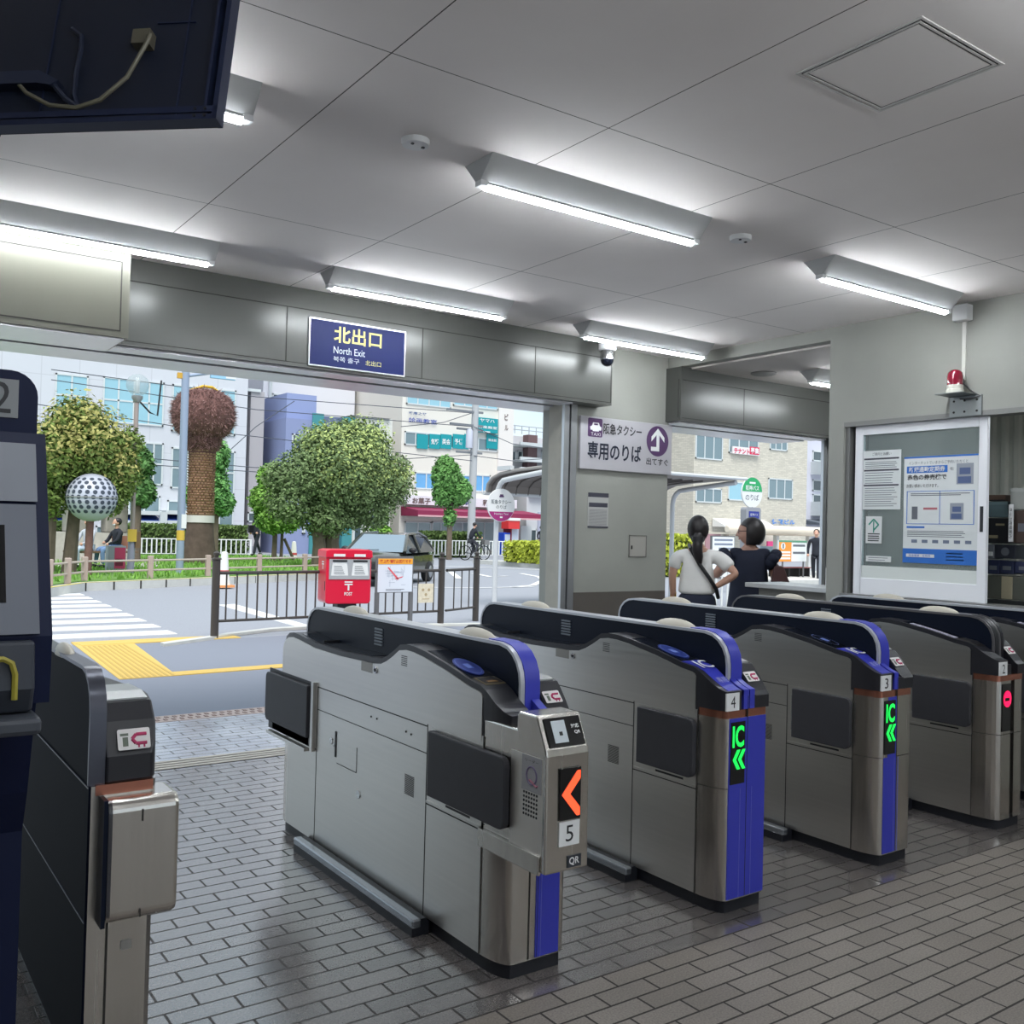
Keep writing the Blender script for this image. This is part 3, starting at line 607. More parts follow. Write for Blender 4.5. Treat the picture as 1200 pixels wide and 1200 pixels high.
def ic_sticker(t, M, s=1.0):
    o = MB().prism(rrect(-.036 * s, -.024 * s, .036 * s, .024 * s, .005), 'z', 0, .0015).rot(M).build('ic_sticker', STK, t)
    q = MB().box((-.03 * s, .008 * s, .0015), (-.012 * s, .014 * s, .002)).box((-.025 * s, -.016 * s, .0015), (-.013 * s, .005 * s, .002)); q.rot(M); q.build('letter_i', STG, o)
    q = MB(); pts = [(.028, .01), (.005, .01), (-.004, .0), (.004, -.011), (.028, -.011)]
    for a, b in zip(pts, pts[1:]): q.tube([(a[0] * s, a[1] * s, .001), (b[0] * s, b[1] * s, .001)], .0042 * s, 6)
    q.box((.008 * s, -.021 * s, .001), (.012 * s, -.015 * s, .002)).box((.02 * s, -.021 * s, .001), (.024 * s, -.015 * s, .002)); q.rot(M); q.build('letter_c', MAG, o)
    return o

def gate(x0, label, num, style, blue, disp, split=False, half=False, yo=0):
    WG = .2 if half else .29
    t = thing('ticket_gate', label, 'ticket gate', (x0, YG + yo, 0), 0, 'ticket gates in a row at the exit')
    top = lambda v: interp(PROF, v)
    # lower body with rounded ends
    if split:
        for a, b, nm in ((0, .135, 'lower_body'), (.17, WG, 'lower_body'))[:1 if half else 2]:
            MB().loft(spans(.0005, LG - .0005), lambda v: a + (corner(v, RU=.052) if a == 0 else 0), lambda v: b - (corner(v, RU=.052) if b == WG else 0), lambda v: .05, lambda v: .757).build(nm, STEELV, t)
        MB().box((.13, .03, .05), (min(.175, WG), LG - .03, .8)).build('gap_filler', INK, t)
    else:
        MB().loft(spans(.0005, LG - .0005), lambda v: corner(v, RU=.052), lambda v: WG - corner(v, RU=.052), lambda v: .05, lambda v: .757, smooth=True).build('lower_body', STEELV, t)
    MB().loft(spans(.012, LG - .012), lambda v: .012 + corner(v, RU=.056), lambda v: WG - .012 - corner(v, RU=.056), lambda v: 0, lambda v: .06, smooth=True).build('plinth', PLINTH, t)
    # side skin of brushed steel with its joints
    MB().box((-.0025, .13, .052), (0, LG - .115, .775)).build('side_panel', STEEL, t)
    sm = MB()
    for v in (.5, 1.475): sm.box((-.0035, v - .002, .052), (-.002, v + .002, .75 if v < 1 else .745))
    sm.box((-.0035, .5, .74), (-.002, 1.475, .744)).box((-.0035, .5, .641), (-.002, 1.475, .644)).box((-.0035, .13, .459), (-.002, .5, .463)).box((-.0035, .128, .052), (-.002, .131, .775)).box((-.0035, 1.475, .459), (-.002, LG - .06, .463))
    sm.build('panel_joint', SEAM, t)
    # rounded end column joints
    q = MB()
    for z in (.482,): q.loft(spans(.0005, .128), lambda v: corner(v, RU=.052) - .0008, lambda v: WG - corner(v, RU=.052) + .0008, lambda v: z, lambda v: z + .003)
    q.build('end_joint', SEAM, t)
    MB().loft([v for v in spans(.004, .16)], lambda v: corner(v, RU=.045) + .002, lambda v: WG - corner(v, RU=.045) - .002, lambda v: .755, lambda v: .787, smooth=True).build('copper_band', COPPER, t)
    # upper left half: black cover, brushed skin set into it
    uf = .106 if not split else .1
    cover = MB().loft(spans(.0005, LG - .0005, [p[0] for p in PROF]), lambda v: corner(v), lambda v: max(uf, corner(v) + .001), lambda v: .787 if v < .13 else .757, top).build('top_cover', BLACKP, t)
    vv = [v for v in [.143, .15, .165, .2, .23, .3, .38, .46, .54, .62, .68, .73, .78, .83, .88, .95, 1.1, 1.25, 1.4, 1.52, 1.7, 1.775, 1.83, 1.865, 1.885, 1.895]]
    def ptop(v):
        z = top(v) - .022
        if v < .23: z = min(z, .905 + .03 * math.sqrt(max(0, 1 - ((.23 - v) / .087) ** 2)))
        if v > 1.8: z = min(z, .86 + .075 * math.sqrt(max(0, 1 - ((v - 1.8) / .0955) ** 2)))
        return z
    poly = [(.143, .755)] + [(v, ptop(v)) for v in vv] + [(1.895, .755)]
    MB().prism(poly, 'x', -.0035, 0).build('upper_side_panel', STEEL, t)
    MB().loft([1.0, 1.3, 1.55, 1.72], lambda v: .02, lambda v: .108, lambda v: top(v), lambda v: top(v) + .002).build('ticket_tray', BLACKG, t)
    MB().loft([1.5, 1.508], lambda v: .03, lambda v: .108, lambda v: top(v) + .002, lambda v: top(v) + .012).build('tray_edge', INK, t)
    MB().loft([.24, .38, .54], lambda v: .012, lambda v: .109, lambda v: top(v), lambda v: top(v) + .0015).build('reader_plate', BLACKG, t)
    # upper right half, facing the other way
    ptr = [(0, .835), (.02, .85), (.05, .882), (.09, .925), (.11, .944), (.15, .953), (.24, .955), (.9, .93), (1.2, .94), (1.3, 1.0), (1.5, 1.0), (1.8, .93), (1.92, .86)]
    ur0 = .19 if not split else .2
    if not half: MB().loft(spans(.0005, LG - .0005, [p[0] for p in ptr]), lambda v: min(ur0, WG - corner(v) - .001), lambda v: WG - corner(v), lambda v: .787 if v < .13 else .757, lambda v: interp(ptr, v)).build('rear_cover', CAPB, t)
    if not half: MB().loft([.12, .15, .24, .3], lambda v: ur0 + .004, lambda v: WG - .012, lambda v: interp(ptr, v), lambda v: interp(ptr, v) + .006).build('rear_cap_strip', mat('cap_silver', (170, 172, 172), .35, .5), t)
    ang = math.atan2(.043, .04)
    if not half: ic_sticker(t, Matrix.Translation((.232, .062, .9)) @ Matrix.Rotation(ang, 4, 'X'), .98)
    # fin between the halves
    f0, f1 = (.105, .187) if not split else (.1, .2)
    path = [(.085, .82), (.085, .95)] + [(.085 + .12 - .12 * math.cos(a), .95 + .117 * math.sin(a)) for a in (.3, .6, .9, 1.2)] + [(.205, 1.067), (1.74, 1.067)] + [(1.74 + .12 * math.sin(a), .967 + .1 * math.cos(a)) for a in (.35, .7, 1.05, 1.35)] + [(1.86, .967), (1.86, .84)]
    MB().prism([(p[0] + .0, p[1]) for p in path], 'x', f0 + .004, f1 - .004).build('fin', NAVYP, t)
    MB().band(path, -.011, f0, f1).build('fin_edge', mat('fin_edge_grey', (186, 188, 194), .35, .4) if not split or half else mat('fin_edge_black', (96, 94, 96), .4, .3), t)
    if blue:
        bp = path[:6]
        MB().band([(p[0] - .0, p[1]) for p in bp] + [(.205, 1.067), (.3, 1.067)], -.014, f0 + .018, f1 - .002).build('blue_stripe', BLUE, t)
    else:
        MB().band(path[:7], -.013, f0 + .012, .148 if split else f1 - .01).build('black_stripe', CAPB, t)
        if split: MB().band(path[:7], -.013, .172, f1 - .004).build('black_stripe', CAPB, t)
    q = MB()
    for k in range(6): q.box((f0 - .001, 1.08, .965 + k * .013), (f0 + .005, 1.15, .972 + k * .013))
    q.build('louvre', mat('louvre_grey', (104, 112, 122), .4), t)
    for v in (.41, 1.42):
        MB().ball((.146, v, 1.066), (.03, .125, .042), 20, 6, 0, 1).build('indicator_lamp', DOME, t)
    # flap doors in a shallow recess
    for v0, v1 in ((.13 if style != 'qr' else -.03, .455), (1.52, 2.06)):
        o = MB().box((-.004, .13 if v0 < 1 else 1.49, .47), (-.0025, .49 if v0 < 1 else LG, .745)).build('flap_recess', STEEL, t) if v0 < 1 else None
        if v0 < 1:
            MB().box((-.012, .455, .535), (-.004, .468, .7)).build('hinge', CHROME, o)
            MB().box((-.009, .135, .47), (-.0035, .49, .476)).build('shelf', STEEL, o); MB().box((-.0045, .2, .482), (-.0038, .36, .49)).build('slot', INK, o)
            MB().prism(rrect(v0, .503, v1, .737, .03, 5, (1, 0, 0, 1)), 'x', -.028, -.004).build('flap_door', FLAP, t, bev=.004)
        else:
            MB().box((-.02, 1.49, .45), (0, 1.515, .76)).box((-.03, 1.55, .44), (.0, 2.02, .455)).build('flap_frame', STEEL, t)
            MB().box((-.006, 1.5, .46), (.001, 2.05, .755)).build('flap_recess', CAPB, t)
            MB().prism(rrect(1.535, .503, 2.045, .74, .03, 5, (0, 1, 1, 0)), 'x', -.03, -.006).build('flap_door', FLAP, t, bev=.004)
            MB().box((-.006, 1.56, .462), (-.003, 2.0, .5)).build('flap_shelf', STEEL, t)
    # kick bar
    MB().prism([(-.07, .0), (-.07, .035), (-.05, .06), (-.012, .06), (-.0, .045), (0, 0)], 'y', .46, 1.54).build('kick_bar', PLINTH, t)
    MB().box((-.071, .455, .03), (-.035, 1.545, .062)).build('kick_rail', mat('rail_alu', (150, 154, 160), .25, .8), t, bev=.006)
    # small fittings on the side
    q = MB().disc((-.004, .92, .893), .014, 'x', 18, .008); q.build('key_switch', CHROME, t); MB().disc((-.009, .92, .893), .007, 'x', 12, .002).build('key_hole', INK, t)
    MB().box((-.0042, .95, .875), (-.0032, 1.05, .915)).build('etched_plate', mat('etched', (150, 146, 140), .45, .8), t)
    q = MB()
    for k in range(6): q.box((-.0042, .665, .94 + k * .007), (-.0032, .71, .943 + k * .007))
    q.build('relief_mark', mat('grille_grey', (70, 68, 66), .5, .5), t); q = MB()
    for k in range(14): q.box((-.0042, .59, .46 + k * .0055), (-.0032, .66, .4625 + k * .0055))
    q.build('grille', mat('grille_grey', (70, 68, 66), .5, .5), t)
    if style == 'qr':
        q = MB().disc((-.004, 1.045, .363), .016, 'x', 16, .005).disc((-.004, 1.32, .53), .014, 'x', 16, .005).disc((-.004, 1.29, .52), .01, 'x', 12, .006); q.build('lock', CHROME, t)
        MB().box((-.006, 1.27, .47), (-.0032, 1.28, .58)).build('hatch_slot', INK, t); ring_ = MB().box((-.0042, 1.07, .445), (-.0032, 1.26, .447)).box((-.0042, 1.07, .445), (-.0032, 1.072, .55)); ring_.build('hatch_joint', SEAM, t)
        q = MB()
        for v, z in ((.62, .69), (.66, .693), (.9, .7), (.95, .7)): q.disc((-.0042, v, z), .004, 'x', 8, .002)
        q.build('rivet', SEAM, t)
    # near end face
    e = -.0012
    if style == 'qr':
        MB().box((.105, e, .055), (.11, .01, .48)).build('end_slit', SEAM, t)
        MB().box((.135, e - .001, .055), (.232, .02, .478)).build('blue_panel', BLUE, t); MB().box((.155, e - .002, .055), (.1565, .02, .478)).build('blue_line', mat('line_pale', (120, 124, 200), .5), t)
    elif blue:
        b0, b1 = blue
        MB().box((b0, e, .055), (b1, .02, .485)).build('blue_panel', BLUE, t)
        MB().box((b0 + (.0 if b1 > .2 else .03), e, .485), (b1 - (0 if b1 > .2 else .004), .02, .756)).build('blue_panel', BLUE, t)
        q = MB()
        for u in ((.105, .142, .172) if b1 > .2 else (.125, .155)): q.box((u, e - .001, .055), (u + .0015, .02, .48))
        q.build('blue_line', mat('line_pale', (120, 124, 200), .5), t)
    if not split: MB().box((.1405, e - .0015, .056), (.1425, .01, .84)).build('end_joint', SEAM, t)
    # end cap trims on the left half
    if style in ('ic', 'ic2'):
        zz = [(.01, .0), (.03, 0), (.07, 0), (.13, 0), (.165, 0), (.23, 0), (.27, 0)]
        MB().loft([.006, .03, .07, .1, .13, .165, .2, .232], lambda v: .004 + max(corner(v), .03 - .15 * max(0, v - .05)), lambda v: .104, lambda v: top(v), lambda v: top(v) + .0016).build('blue_slope', BLUE, t)
        def slope(u, v, up):
            a = math.atan2(top(v + .03) - top(v - .03), .06); return Matrix.Translation((u, v, top(v) + up)) @ Matrix.Rotation(a, 4, 'X')
        q = text('IC', .07, .075, slope(.062, .165, .006), t, WHITE, bold=.012)
        text('専用', .05, .034, slope(.068, .07, .005), t, mat('text_pale', (170, 174, 220), .5))
        MB().loft([.0, .03, .06, .0801], lambda v: .117, lambda v: .147, lambda v: .84, lambda v: top(v) + .002).build('stripe_foot', BLUE, t)
        if b1 > .2: MB().loft([.0, .03, .06, .0801], lambda v: .152, lambda v: .18, lambda v: .79, lambda v: top(v) + .002).build('stripe_foot', BLUE, t)
        MB().box((.117, -.002, .788), (.147, .02, .862)).build('stripe_foot', BLUE, t)
        if b1 > .2: MB().box((.152, -.002, .788), (.18, .02, .862)).build('stripe_foot', BLUE, t)
        MB().box((.147, .0, .788), (.19, .11, .84)).build('foot_block', CAPB, t)
    if style == 'slot':
        MB().loft([.12, .165, .23], lambda v: .022, lambda v: .1, lambda v: top(v), lambda v: top(v) + .002).build('slot_frame', STEELD, t); MB().loft([.135, .17, .215], lambda v: .03, lambda v: .092, lambda v: top(v) + .002, lambda v: top(v) + .003).build('ticket_slot', INK, t)
        ls = MB().loft([.24, .3, .37, .45, .5], lambda v: .012, lambda v: .046, lambda v: top(v) + .001, lambda v: top(v) + .004).build('label_strip', mat('strip_lavender', (176, 172, 190), .5), t)
        text('きっぷ・カード', .22, .024, Matrix.Translation((.029, .37, top(.37) + .0055)) @ Matrix.Rotation(math.atan2(.061, .31), 4, 'X') @ Matrix.Rotation(PI / 2, 4, 'Z'), ls, INK)
        MB().box((.1, .0, .788), (.135, .085, .84)).build('foot_block', CAPB, t)
    if style != 'qr':
        pl = MB().box((.018, -.003, .787), (.09, .03, .856)).build('number_plate', WHITE, t); text(num, .026, .046, T(.054, -.0036, .821), pl, INK)
        d0, d1 = (.045, .127)
        ds = MB().box((d0, -.0035, .5), (d1, .01, .742)).build('display', SCR, t)
        if disp == 'ic':
            text('IC', .066, .085, T((d0 + d1) / 2, -.005, .685), ds, LED_G, bold=.03, name='display_symbol')
            q = MB()
            for k in (0, 1):
                c = (d0 + d1) / 2 - .03 + k * .03; z = .595; q.prism([(c, z), (c + .024, z + .038), (c + .042, z + .038), (c + .018, z), (c + .042, z - .038), (c + .024, z - .038)], 'y', -.006, -.0045)
            q.build('display_arrow', LED_G, ds)
        else:
            MB().disc(((d0 + d1) / 2 + .006, -.005, .665), .036, 'y', 24, .003, .042).build('display_symbol', LED_P, ds); MB().box((d0 + .02, -.008, .655), (d1 - .02, -.0065, .672)).build('display_bar', SCR, ds)
    if style == 'qr' or style.startswith('ic'):
        v = .335; a = math.atan2(top(v + .05) - top(v - .05), .1); M = Matrix.Translation((.06, v, top(v) + .003)) @ Matrix.Rotation(a, 4, 'X')
        q = MB().prism([(.042 * math.cos(k * PI / 16), .085 * math.sin(k * PI / 16)) for k in range(32)], 'z', 0, .003).rot(M).build('reader_pad', READB if style != 'ic2' else BLACKG, t)
        MB().box((-.012, -.022, .003), (.012, .022, .004)).rot(M).build('reader_mark', mat('reader_mark', (110, 130, 200), .4), q)
        q2 = MB()
        for k in range(32):
            a0, a1 = k * PI / 16, (k + 1) * PI / 16; q2.quad((.036 * math.cos(a0), .076 * math.sin(a0), .0036), (.036 * math.cos(a1), .076 * math.sin(a1), .0036), (.034 * math.cos(a1), .073 * math.sin(a1), .0036), (.034 * math.cos(a0), .073 * math.sin(a0), .0036))
        q2.rot(M).build('reader_ring', MATS['reader_mark'], q)
    if style == 'qr':
        # reader box hung on the near end
        qb = MB().prism([(.14, .415), (.14, .835), (-.055, .835), (-.055, .878), (-.065, .893), (-.155, .893), (-.165, .888), (-.21, .795), (-.215, .775), (-.22, .415)], 'x', .0, .17).build('qr_reader_box', STEELV, t, bev=.006)
        MB().box((-.002, -.205, .425), (0, -.03, .765)).build('box_side_panel', mat('steel_light', (212, 208, 202), .36, .9), qb)
        MB().box((-.004, -.216, .42), (-.0, -.206, .78)).build('box_edge', CHROME, qb)
        st = MB().box((-.0035, -.195, .655), (-.002, -.092, .765)).build('grey_sticker', mat('sticker_grey', (148, 148, 150), .5), qb)
        MB().tube([(-.004, -.145 + .026 * math.cos(a * .3), .705 + .028 * math.sin(a * .3)) for a in range(22)], .0028, 6).build('ring_mark', mat('mark_violet', (104, 92, 124), .5), st)
        MB().tube([(-.0045, -.135, .69), (-.0045, -.155, .683), (-.0045, -.17, .675), (-.0045, -.178, .68)], .003, 6).build('tail_mark', mat('mark_pink', (170, 100, 120), .5), st)
        text('リーダー', .07, .01, T(-.004, -.145, .75, WESTF), st, SEAM)
        q = MB()
        for i in range(7):
            for k in range(6): q.disc((-.0022, -.105 - .0135 * k, .58 + .0135 * i), .0042, 'x', 8, .002)
        q.build('speaker_hole', INK, qb)
        MB().box((-.012, -.2, .41), (0, .14, .47)).build('lower_band', STEELV, qb, bev=.003)
        # sloped reader window
        a = math.atan2(.093, .045); M = Matrix.Translation((.085, -.1895, .842)) @ Matrix.Rotation(a, 4, 'X')
        rw = MB().box((-.068, -.046, .0), (.072, .046, .003)).rot(M).build('reader_window', SCR, qb)
        wl = MB().box((-.045, -.034, .003), (.008, .036, .0045)).rot(M).build('light_window', mat('reader_light', (198, 206, 212), .4), rw); MB().box((-.022, -.012, .0045), (-.01, .0, .006)).rot(M).build('scanner_eye', INK, wl)
        text('対応', .032, .014, M @ Matrix.Translation((.045, .014, .0045)), rw, WHITE, bold=.02); text('QR', .024, .012, M @ Matrix.Translation((.05, -.006, .0045)), rw, WHITE, bold=.02)
        dp = MB().box((.05, -.2235, .575), (.132, -.218, .735)).build('display', SCR, qb)
        cx = .056; q = MB(); zc = .655
        q.prism([(cx, zc), (cx + .06, zc + .07), (cx + .072, zc + .07), (cx + .072, zc + .045), (cx + .032, zc), (cx + .072, zc - .045), (cx + .072, zc - .07), (cx + .06, zc - .07)], 'y', -.2255, -.2238); q.build('display_arrow', LED_R, dp)
        pl = MB().box((.05, -.2235, .495), (.13, -.219, .57)).build('number_plate', WHITE, qb); text('5', .03, .05, T(.09, -.2242, .533), pl, INK)
        lb_ = MB().box((.085, -.2225, .425), (.14, -.219, .462)).build('qr_label', mat('label_dark', (44, 48, 56), .4), qb); text('QR', .04, .026, T(.112, -.2232, .4435), lb_, WHITE, bold=.02)
        MB().box((.012, .02, .8), (.1, .14, .87)).build('card_block', CAPB, t)
        MB().loft([.16, .2, .235], lambda v: .02, lambda v: .104, lambda v: top(v), lambda v: top(v) + .003).build('slot_frame', mat('frame_gold', (130, 118, 96), .35, .6), t); MB().loft([.168, .2, .228], lambda v: .026, lambda v: .098, lambda v: top(v) + .003, lambda v: top(v) + .004).build('ticket_slot', INK, t)
        MB().loft([.172, .188], lambda v: .04, lambda v: .08, lambda v: top(v) + .004, lambda v: top(v) + .0055).build('slot_light', mat('slot_amber', (120, 92, 60), .4), t)
        MB().loft([.0, .03, .06, .0801], lambda v: .15, lambda v: .182, lambda v: .8, lambda v: top(v) + .002).build('stripe_foot', BLUE, t)
    return t
gate(1.81, 'steel ticket gate number 5 with QR reader box and orange arrow', '5', 'qr', (.135, .232), None)
gate(2.832, 'steel ticket gate number 4 with wide blue end panel and green IC display', '4', 'ic', (.04, .25), 'ic')
gate(3.846, 'steel ticket gate number 3 with narrow blue end stripe and green IC display', '3', 'ic2', (.045, .142), 'ic')
gate(4.864, 'steel ticket gate number 2 with black ticket slot and red no-entry display', '2', 'slot', None, 'no', True)
gate(5.595, 'ticket gate farthest right beside the office window, mostly cut by the photo edge', '1', 'slot', None, 'no', True, True, -.22)

# gate 6, the half gate at the left whose dark back faces the camera
t = thing('ticket_gate', 'dark half gate at the left with IC sticker and steel collection box', 'ticket gate', (.55, YG + .02, 0), 0, 'ticket gates in a row at the exit')
MB().loft([0, .02, .05, 1.88, 1.92], lambda v: 0, lambda v: .165 - (.02 if v < .01 or v > 1.9 else .004 if v < .03 else 0), lambda v: .05, lambda v: .8).build('lower_body', STEELV, t)
MB().box((-.006, .0, .05), (.0, 1.92, .8)).build('back_panel', NAVYM, t)
q = MB().box((-.008, .0, .796), (-.005, 1.9, .799)).box((-.008, .0, .46), (-.005, 1.9, .463)); q.build('panel_joint', mat('joint_light', (62, 68, 84), .3), t)
MB().box((.01, .02, 0), (.155, 1.9, .06)).build('plinth', PLINTH, t)
MB().box((.045, -.003, .055), (.05, .0, .46)).build('end_slit', SEAM, t)
MB().prism(rrect(.082, .375, .108, .4, .004), 'y', -.003, 0).build('lock_plate', mat('plate_grey', (150, 148, 144), .5, .6), t)
MB().box((.01, -.004, .777), (.15, .06, .803)).build('copper_band', COPPER, t)
path = [(.02, .8), (.02, .98)] + [(.02 + .1 - .1 * math.cos(a), .98 + .1 * math.sin(a)) for a in (.4, .8, 1.2)] + [(.12, 1.08), (1.74, 1.067), (1.82, 1.03), (1.86, .967), (1.86, .8)]
MB().prism(path, 'x', -.003, .03).build('fin', NAVYM, t)
MB().band(path, -.01, -.006, .034).build('fin_edge', mat('fin_edge_dark', (74, 76, 86), .3, .5), t)
MB().loft([.0, .02, .05, .09, .13, .16, .3, 1.8, 1.9], lambda v: .034, lambda v: .165 - (.018 if v < .01 else .006 if v < .03 else 0), lambda v: .803, lambda v: interp([(0, .87), (.02, .9), (.05, .95), (.09, .992), (.13, 1.004), (.16, 1.006), (.5, .99), (1.9, .9)], v)).build('end_cap', CAPB, t, bev=.006)
MB().loft([.1, .16, .3], lambda v: .04, lambda v: .155, lambda v: interp([(.1, .993), (.16, 1.004), (.3, 1.0)], v), lambda v: interp([(.1, .999), (.16, 1.01), (.3, 1.006)], v)).build('cap_strip', MATS['cap_silver'], t)
ic_sticker(t, Matrix.Translation((.102, .012, .908)) @ Matrix.Rotation(math.radians(66), 4, 'X'), 1.12)
for v in (.46, 1.42): MB().ball((.014, v, 1.075), (.022, .1, .036), 20, 6, 0, 1).build('indicator_lamp', MATS['lamp_dome'], t)
bx = MB().prism(rrect(-.06, .465, .1, .772, .03), 'x', .028, .205); bx = bx.build('collection_box', STEELV, t, bev=.012)
q = MB().box((.11, -.0635, .715), (.113, -.06, .745)).box((.11, -.0635, .475), (.113, -.06, .495)); q.build('weld_seam', SEAM, bx)
MB().box((.02, -.055, .46), (.03, .09, .775)).build('box_side', NAVYP, bx)

# fare machine number 2 at the left edge
t = thing('fare_machine', 'dark blue fare machine number 2 at the left edge', 'machine', (.3, 1.75, 0))
MNAVY = mat('machine_navy', (12, 21, 50), .5, spec=.2); MGREY = mat('machine_grey', (104, 108, 117), .55, spec=.3); MDG = mat('machine_dark_grey', (54, 58, 66), .5, spec=.3)
MB().prism([(.8, 0), (.8, 1.62), (.1, 1.62), (.09, 1.6), (-.03, 1.28), (-.02, 1.17), (.1, 1.15), (.16, .98), (.2, .9), (.2, 0)], 'x', -.9, 0).build('housing', MNAVY, t)
MB().prism(rrect(-.5, 1.6, -.004, 1.735, .045, 6, (0, 0, 1, 1)), 'y', .16, .5).build('head', MNAVY, t)
pl = MB().box((-.2, .157, 1.65), (-.036, .16, 1.718)).build('number_plate', mat('plate_dim', (124, 126, 128), .5), t); text('2', .032, .055, T(-.064, .156, 1.685), pl, INK)
def onface(x0, z0, x1, z1, d0, d1):                          # slab lying on the sloping front
    f = lambda z: -.03 + (z - 1.28) * (.12 / .32)
    return MB().add([(x0, f(z0) - d1, z0), (x1, f(z0) - d1, z0), (x1, f(z1) - d1, z1), (x0, f(z1) - d1, z1), (x0, f(z0) - d0, z0), (x1, f(z0) - d0, z0), (x1, f(z1) - d0, z1), (x0, f(z1) - d0, z1)], [(0, 1, 2, 3), (7, 6, 5, 4), (0, 4, 5, 1), (1, 5, 6, 2), (2, 6, 7, 3), (3, 7, 4, 0)])
onface(-.8, 1.5, -.018, 1.6, 0, .012).build('upper_panel', mat('machine_pale', (114, 118, 127), .5), t)
fp = onface(-.8, 1.285, -.02, 1.495, 0, .008).build('front_panel', MGREY, t); onface(-.7, 1.335, -.068, 1.46, .007, .009).build('screen', SCR, fp)
cs = MB().prism([(-.05, 1.275), (-.06, 1.2), (-.04, 1.16), (.1, 1.15), (.1, 1.275)], 'x', -.8, -.028).build('console', MDG, t, bev=.006)
MB().box((-.5, -.066, 1.185), (-.1, -.05, 1.235)).build('bill_slot', INK, cs); MB().tube([(-.16, -.062, 1.25), (-.075, -.062, 1.25), (-.063, -.062, 1.243), (-.058, -.062, 1.225), (-.058, -.062, 1.185)], .005, 6).build('yellow_edge', mat('edge_yellow', (150, 140, 50), .5), cs)
MB().box((-.8, -.085, 1.13), (-.02, .12, 1.158)).build('shelf', mat('machine_shelf', (58, 62, 70), .5), t, bev=.008)
MB().prism([(.06, 1.13), (.18, .93), (.19, 1.13)], 'x', -.8, -.06).build('tray_recess', mat('tray_dark', (50, 54, 62), .5), t)
MB().box((-.8, .19, .3), (-.055, .2, .9)).build('lower_panel', MGREY, t)
# ------------------------------------------------------------------ outside ground
ASPH = mat('asphalt', (148, 151, 160), .8, var=.1, vscale=40, bump=.3, bscale=90)
ASPHD = mat('asphalt_walk', (128, 133, 146), .8, var=.25, vscale=160, bump=.4, bscale=140)
LINEW = mat('road_paint', (226, 226, 226), .7, var=.03)
YTAC = mat('tactile_yellow', (212, 178, 92), .6, var=.06, vscale=30)
KERB = mat('kerb_stone', (196, 196, 192), .75, var=.06, vscale=6)
def ground(name, pts, m, z=0.0, th=.12):
    return struct(MB().prism([(p[0], p[1]) for p in pts], 'z', z - th, z).build(name, m))
ground('road', [(-60, 7.2), (110, 7.2), (110, 130), (-60, 130)], ASPH, -.004)
ground('sidewalk', [(-20, 7.33), (40, 7.33), (40, 11.6), (9, 12.3), (4.6, 12.05), (-20, 12.0)], ASPHD, .0, .01)
ground('paving_strip', [(-20, 7.2), (40, 7.2), (40, 7.42), (-20, 7.42)], mat('paving_pink', (190, 172, 166), .7, var=.06, vscale=20), .003, .02)
q = MB()
for k in range(90):
    x = 0 + k * .06; q.box((x, 7.24, .003), (x + .025, 7.29, .007)).box((x + .03, 7.33, .003), (x + .055, 7.38, .007))
struct(q.build('paving_studs', mat('stud_pink', (150, 128, 122), .7)))
def tact(name, pts):
    return ground(name, pts, YTAC, YTZ, .02)
YTZ = .006
tact('tactile_strip', [(2.2, 9.3), (2.72, 9.3), (2.98, 12.0), (2.35, 12.3)])
YTZ = .008; tact('tactile_line', [(2.72, 9.3), (14, 9.9), (14, 10.12), (2.74, 9.52)])
YTZ = .01; tact('tactile_kerb_line', [(2.4, 11.92), (4.3, 12.0), (4.3, 12.3), (2.35, 12.3)])
q = MB()
for k in range(9):
    d = k * .055; q.add([(2.24 + d, 9.32, .006), (2.265 + d, 9.32, .006), (2.41 + d, 11.85, .006), (2.385 + d, 11.85, .006), (2.24 + d, 9.32, .009), (2.265 + d, 9.32, .009), (2.41 + d, 11.85, .009), (2.385 + d, 11.85, .009)], [(4, 5, 6, 7), (0, 1, 5, 4), (1, 2, 6, 5), (3, 0, 4, 7), (2, 3, 7, 6)])
struct(q.build('tactile_bars', mat('tactile_bar', (190, 158, 78), .6)))
# drain grate at the threshold
gt = MB()
for k in range(4): gt.box((-3.2, 5.82 + k * .055, .0), (4.5, 5.82 + k * .055 + .034, .005))
DR = struct(gt.build('drain_grate', mat('grate_tan', (196, 188, 178), .5, .2))); struct(MB().box((-3.2, 5.81, -.02), (4.5, 6.03, .0015)).build('drain_channel', SEAM))
# road markings
q = MB()
for k in range(9):
    y = 12.75 + k * .89; x1 = 3.72 + k * .037; q.box((-3.5, y, -.004), (x1, y + .46, .004))
struct(q.build('crosswalk', LINEW))
def marking(pts, w=.12, name='lane_line'):
    q = MB(); P = [atz(*p, 0) for p in pts]; q2 = []
    for i, p in enumerate(P):
        d = (P[min(i + 1, len(P) - 1)] - P[max(i - 1, 0)]).normalized(); n = Vector((-d.y, d.x, 0)) * w / 2; q2.append((p - n, p + n))
    for a, b in zip(q2, q2[1:]): q.add([Vector(v) + Vector((0, 0, .004)) for v in (a[0], b[0], b[1], a[1])], [(0, 1, 2, 3)])
    return struct(q.build(name, LINEW))
a, b, c, d = atz(256, 709), atz(275, 708), atz(362, 733), atz(350, 735)
ground('stop_line', [a, d, c, b], LINEW, .004, .01)
marking([(400, 737), (440, 741), (520, 736)], .15); marking([(480, 688), (560, 689), (625, 687.5)], .14); marking([(500, 668), (528, 670), (538, 678)], .2)
marking([(555, 672), (575, 676), (594, 675)], .2); marking([(610, 672), (632, 676), (637, 680), (624, 686), (600, 688)], .18); marking([(500, 663), (560, 664.5), (640, 668)], .25)
marking([(380, 716), (470, 728), (505, 735)], .3)
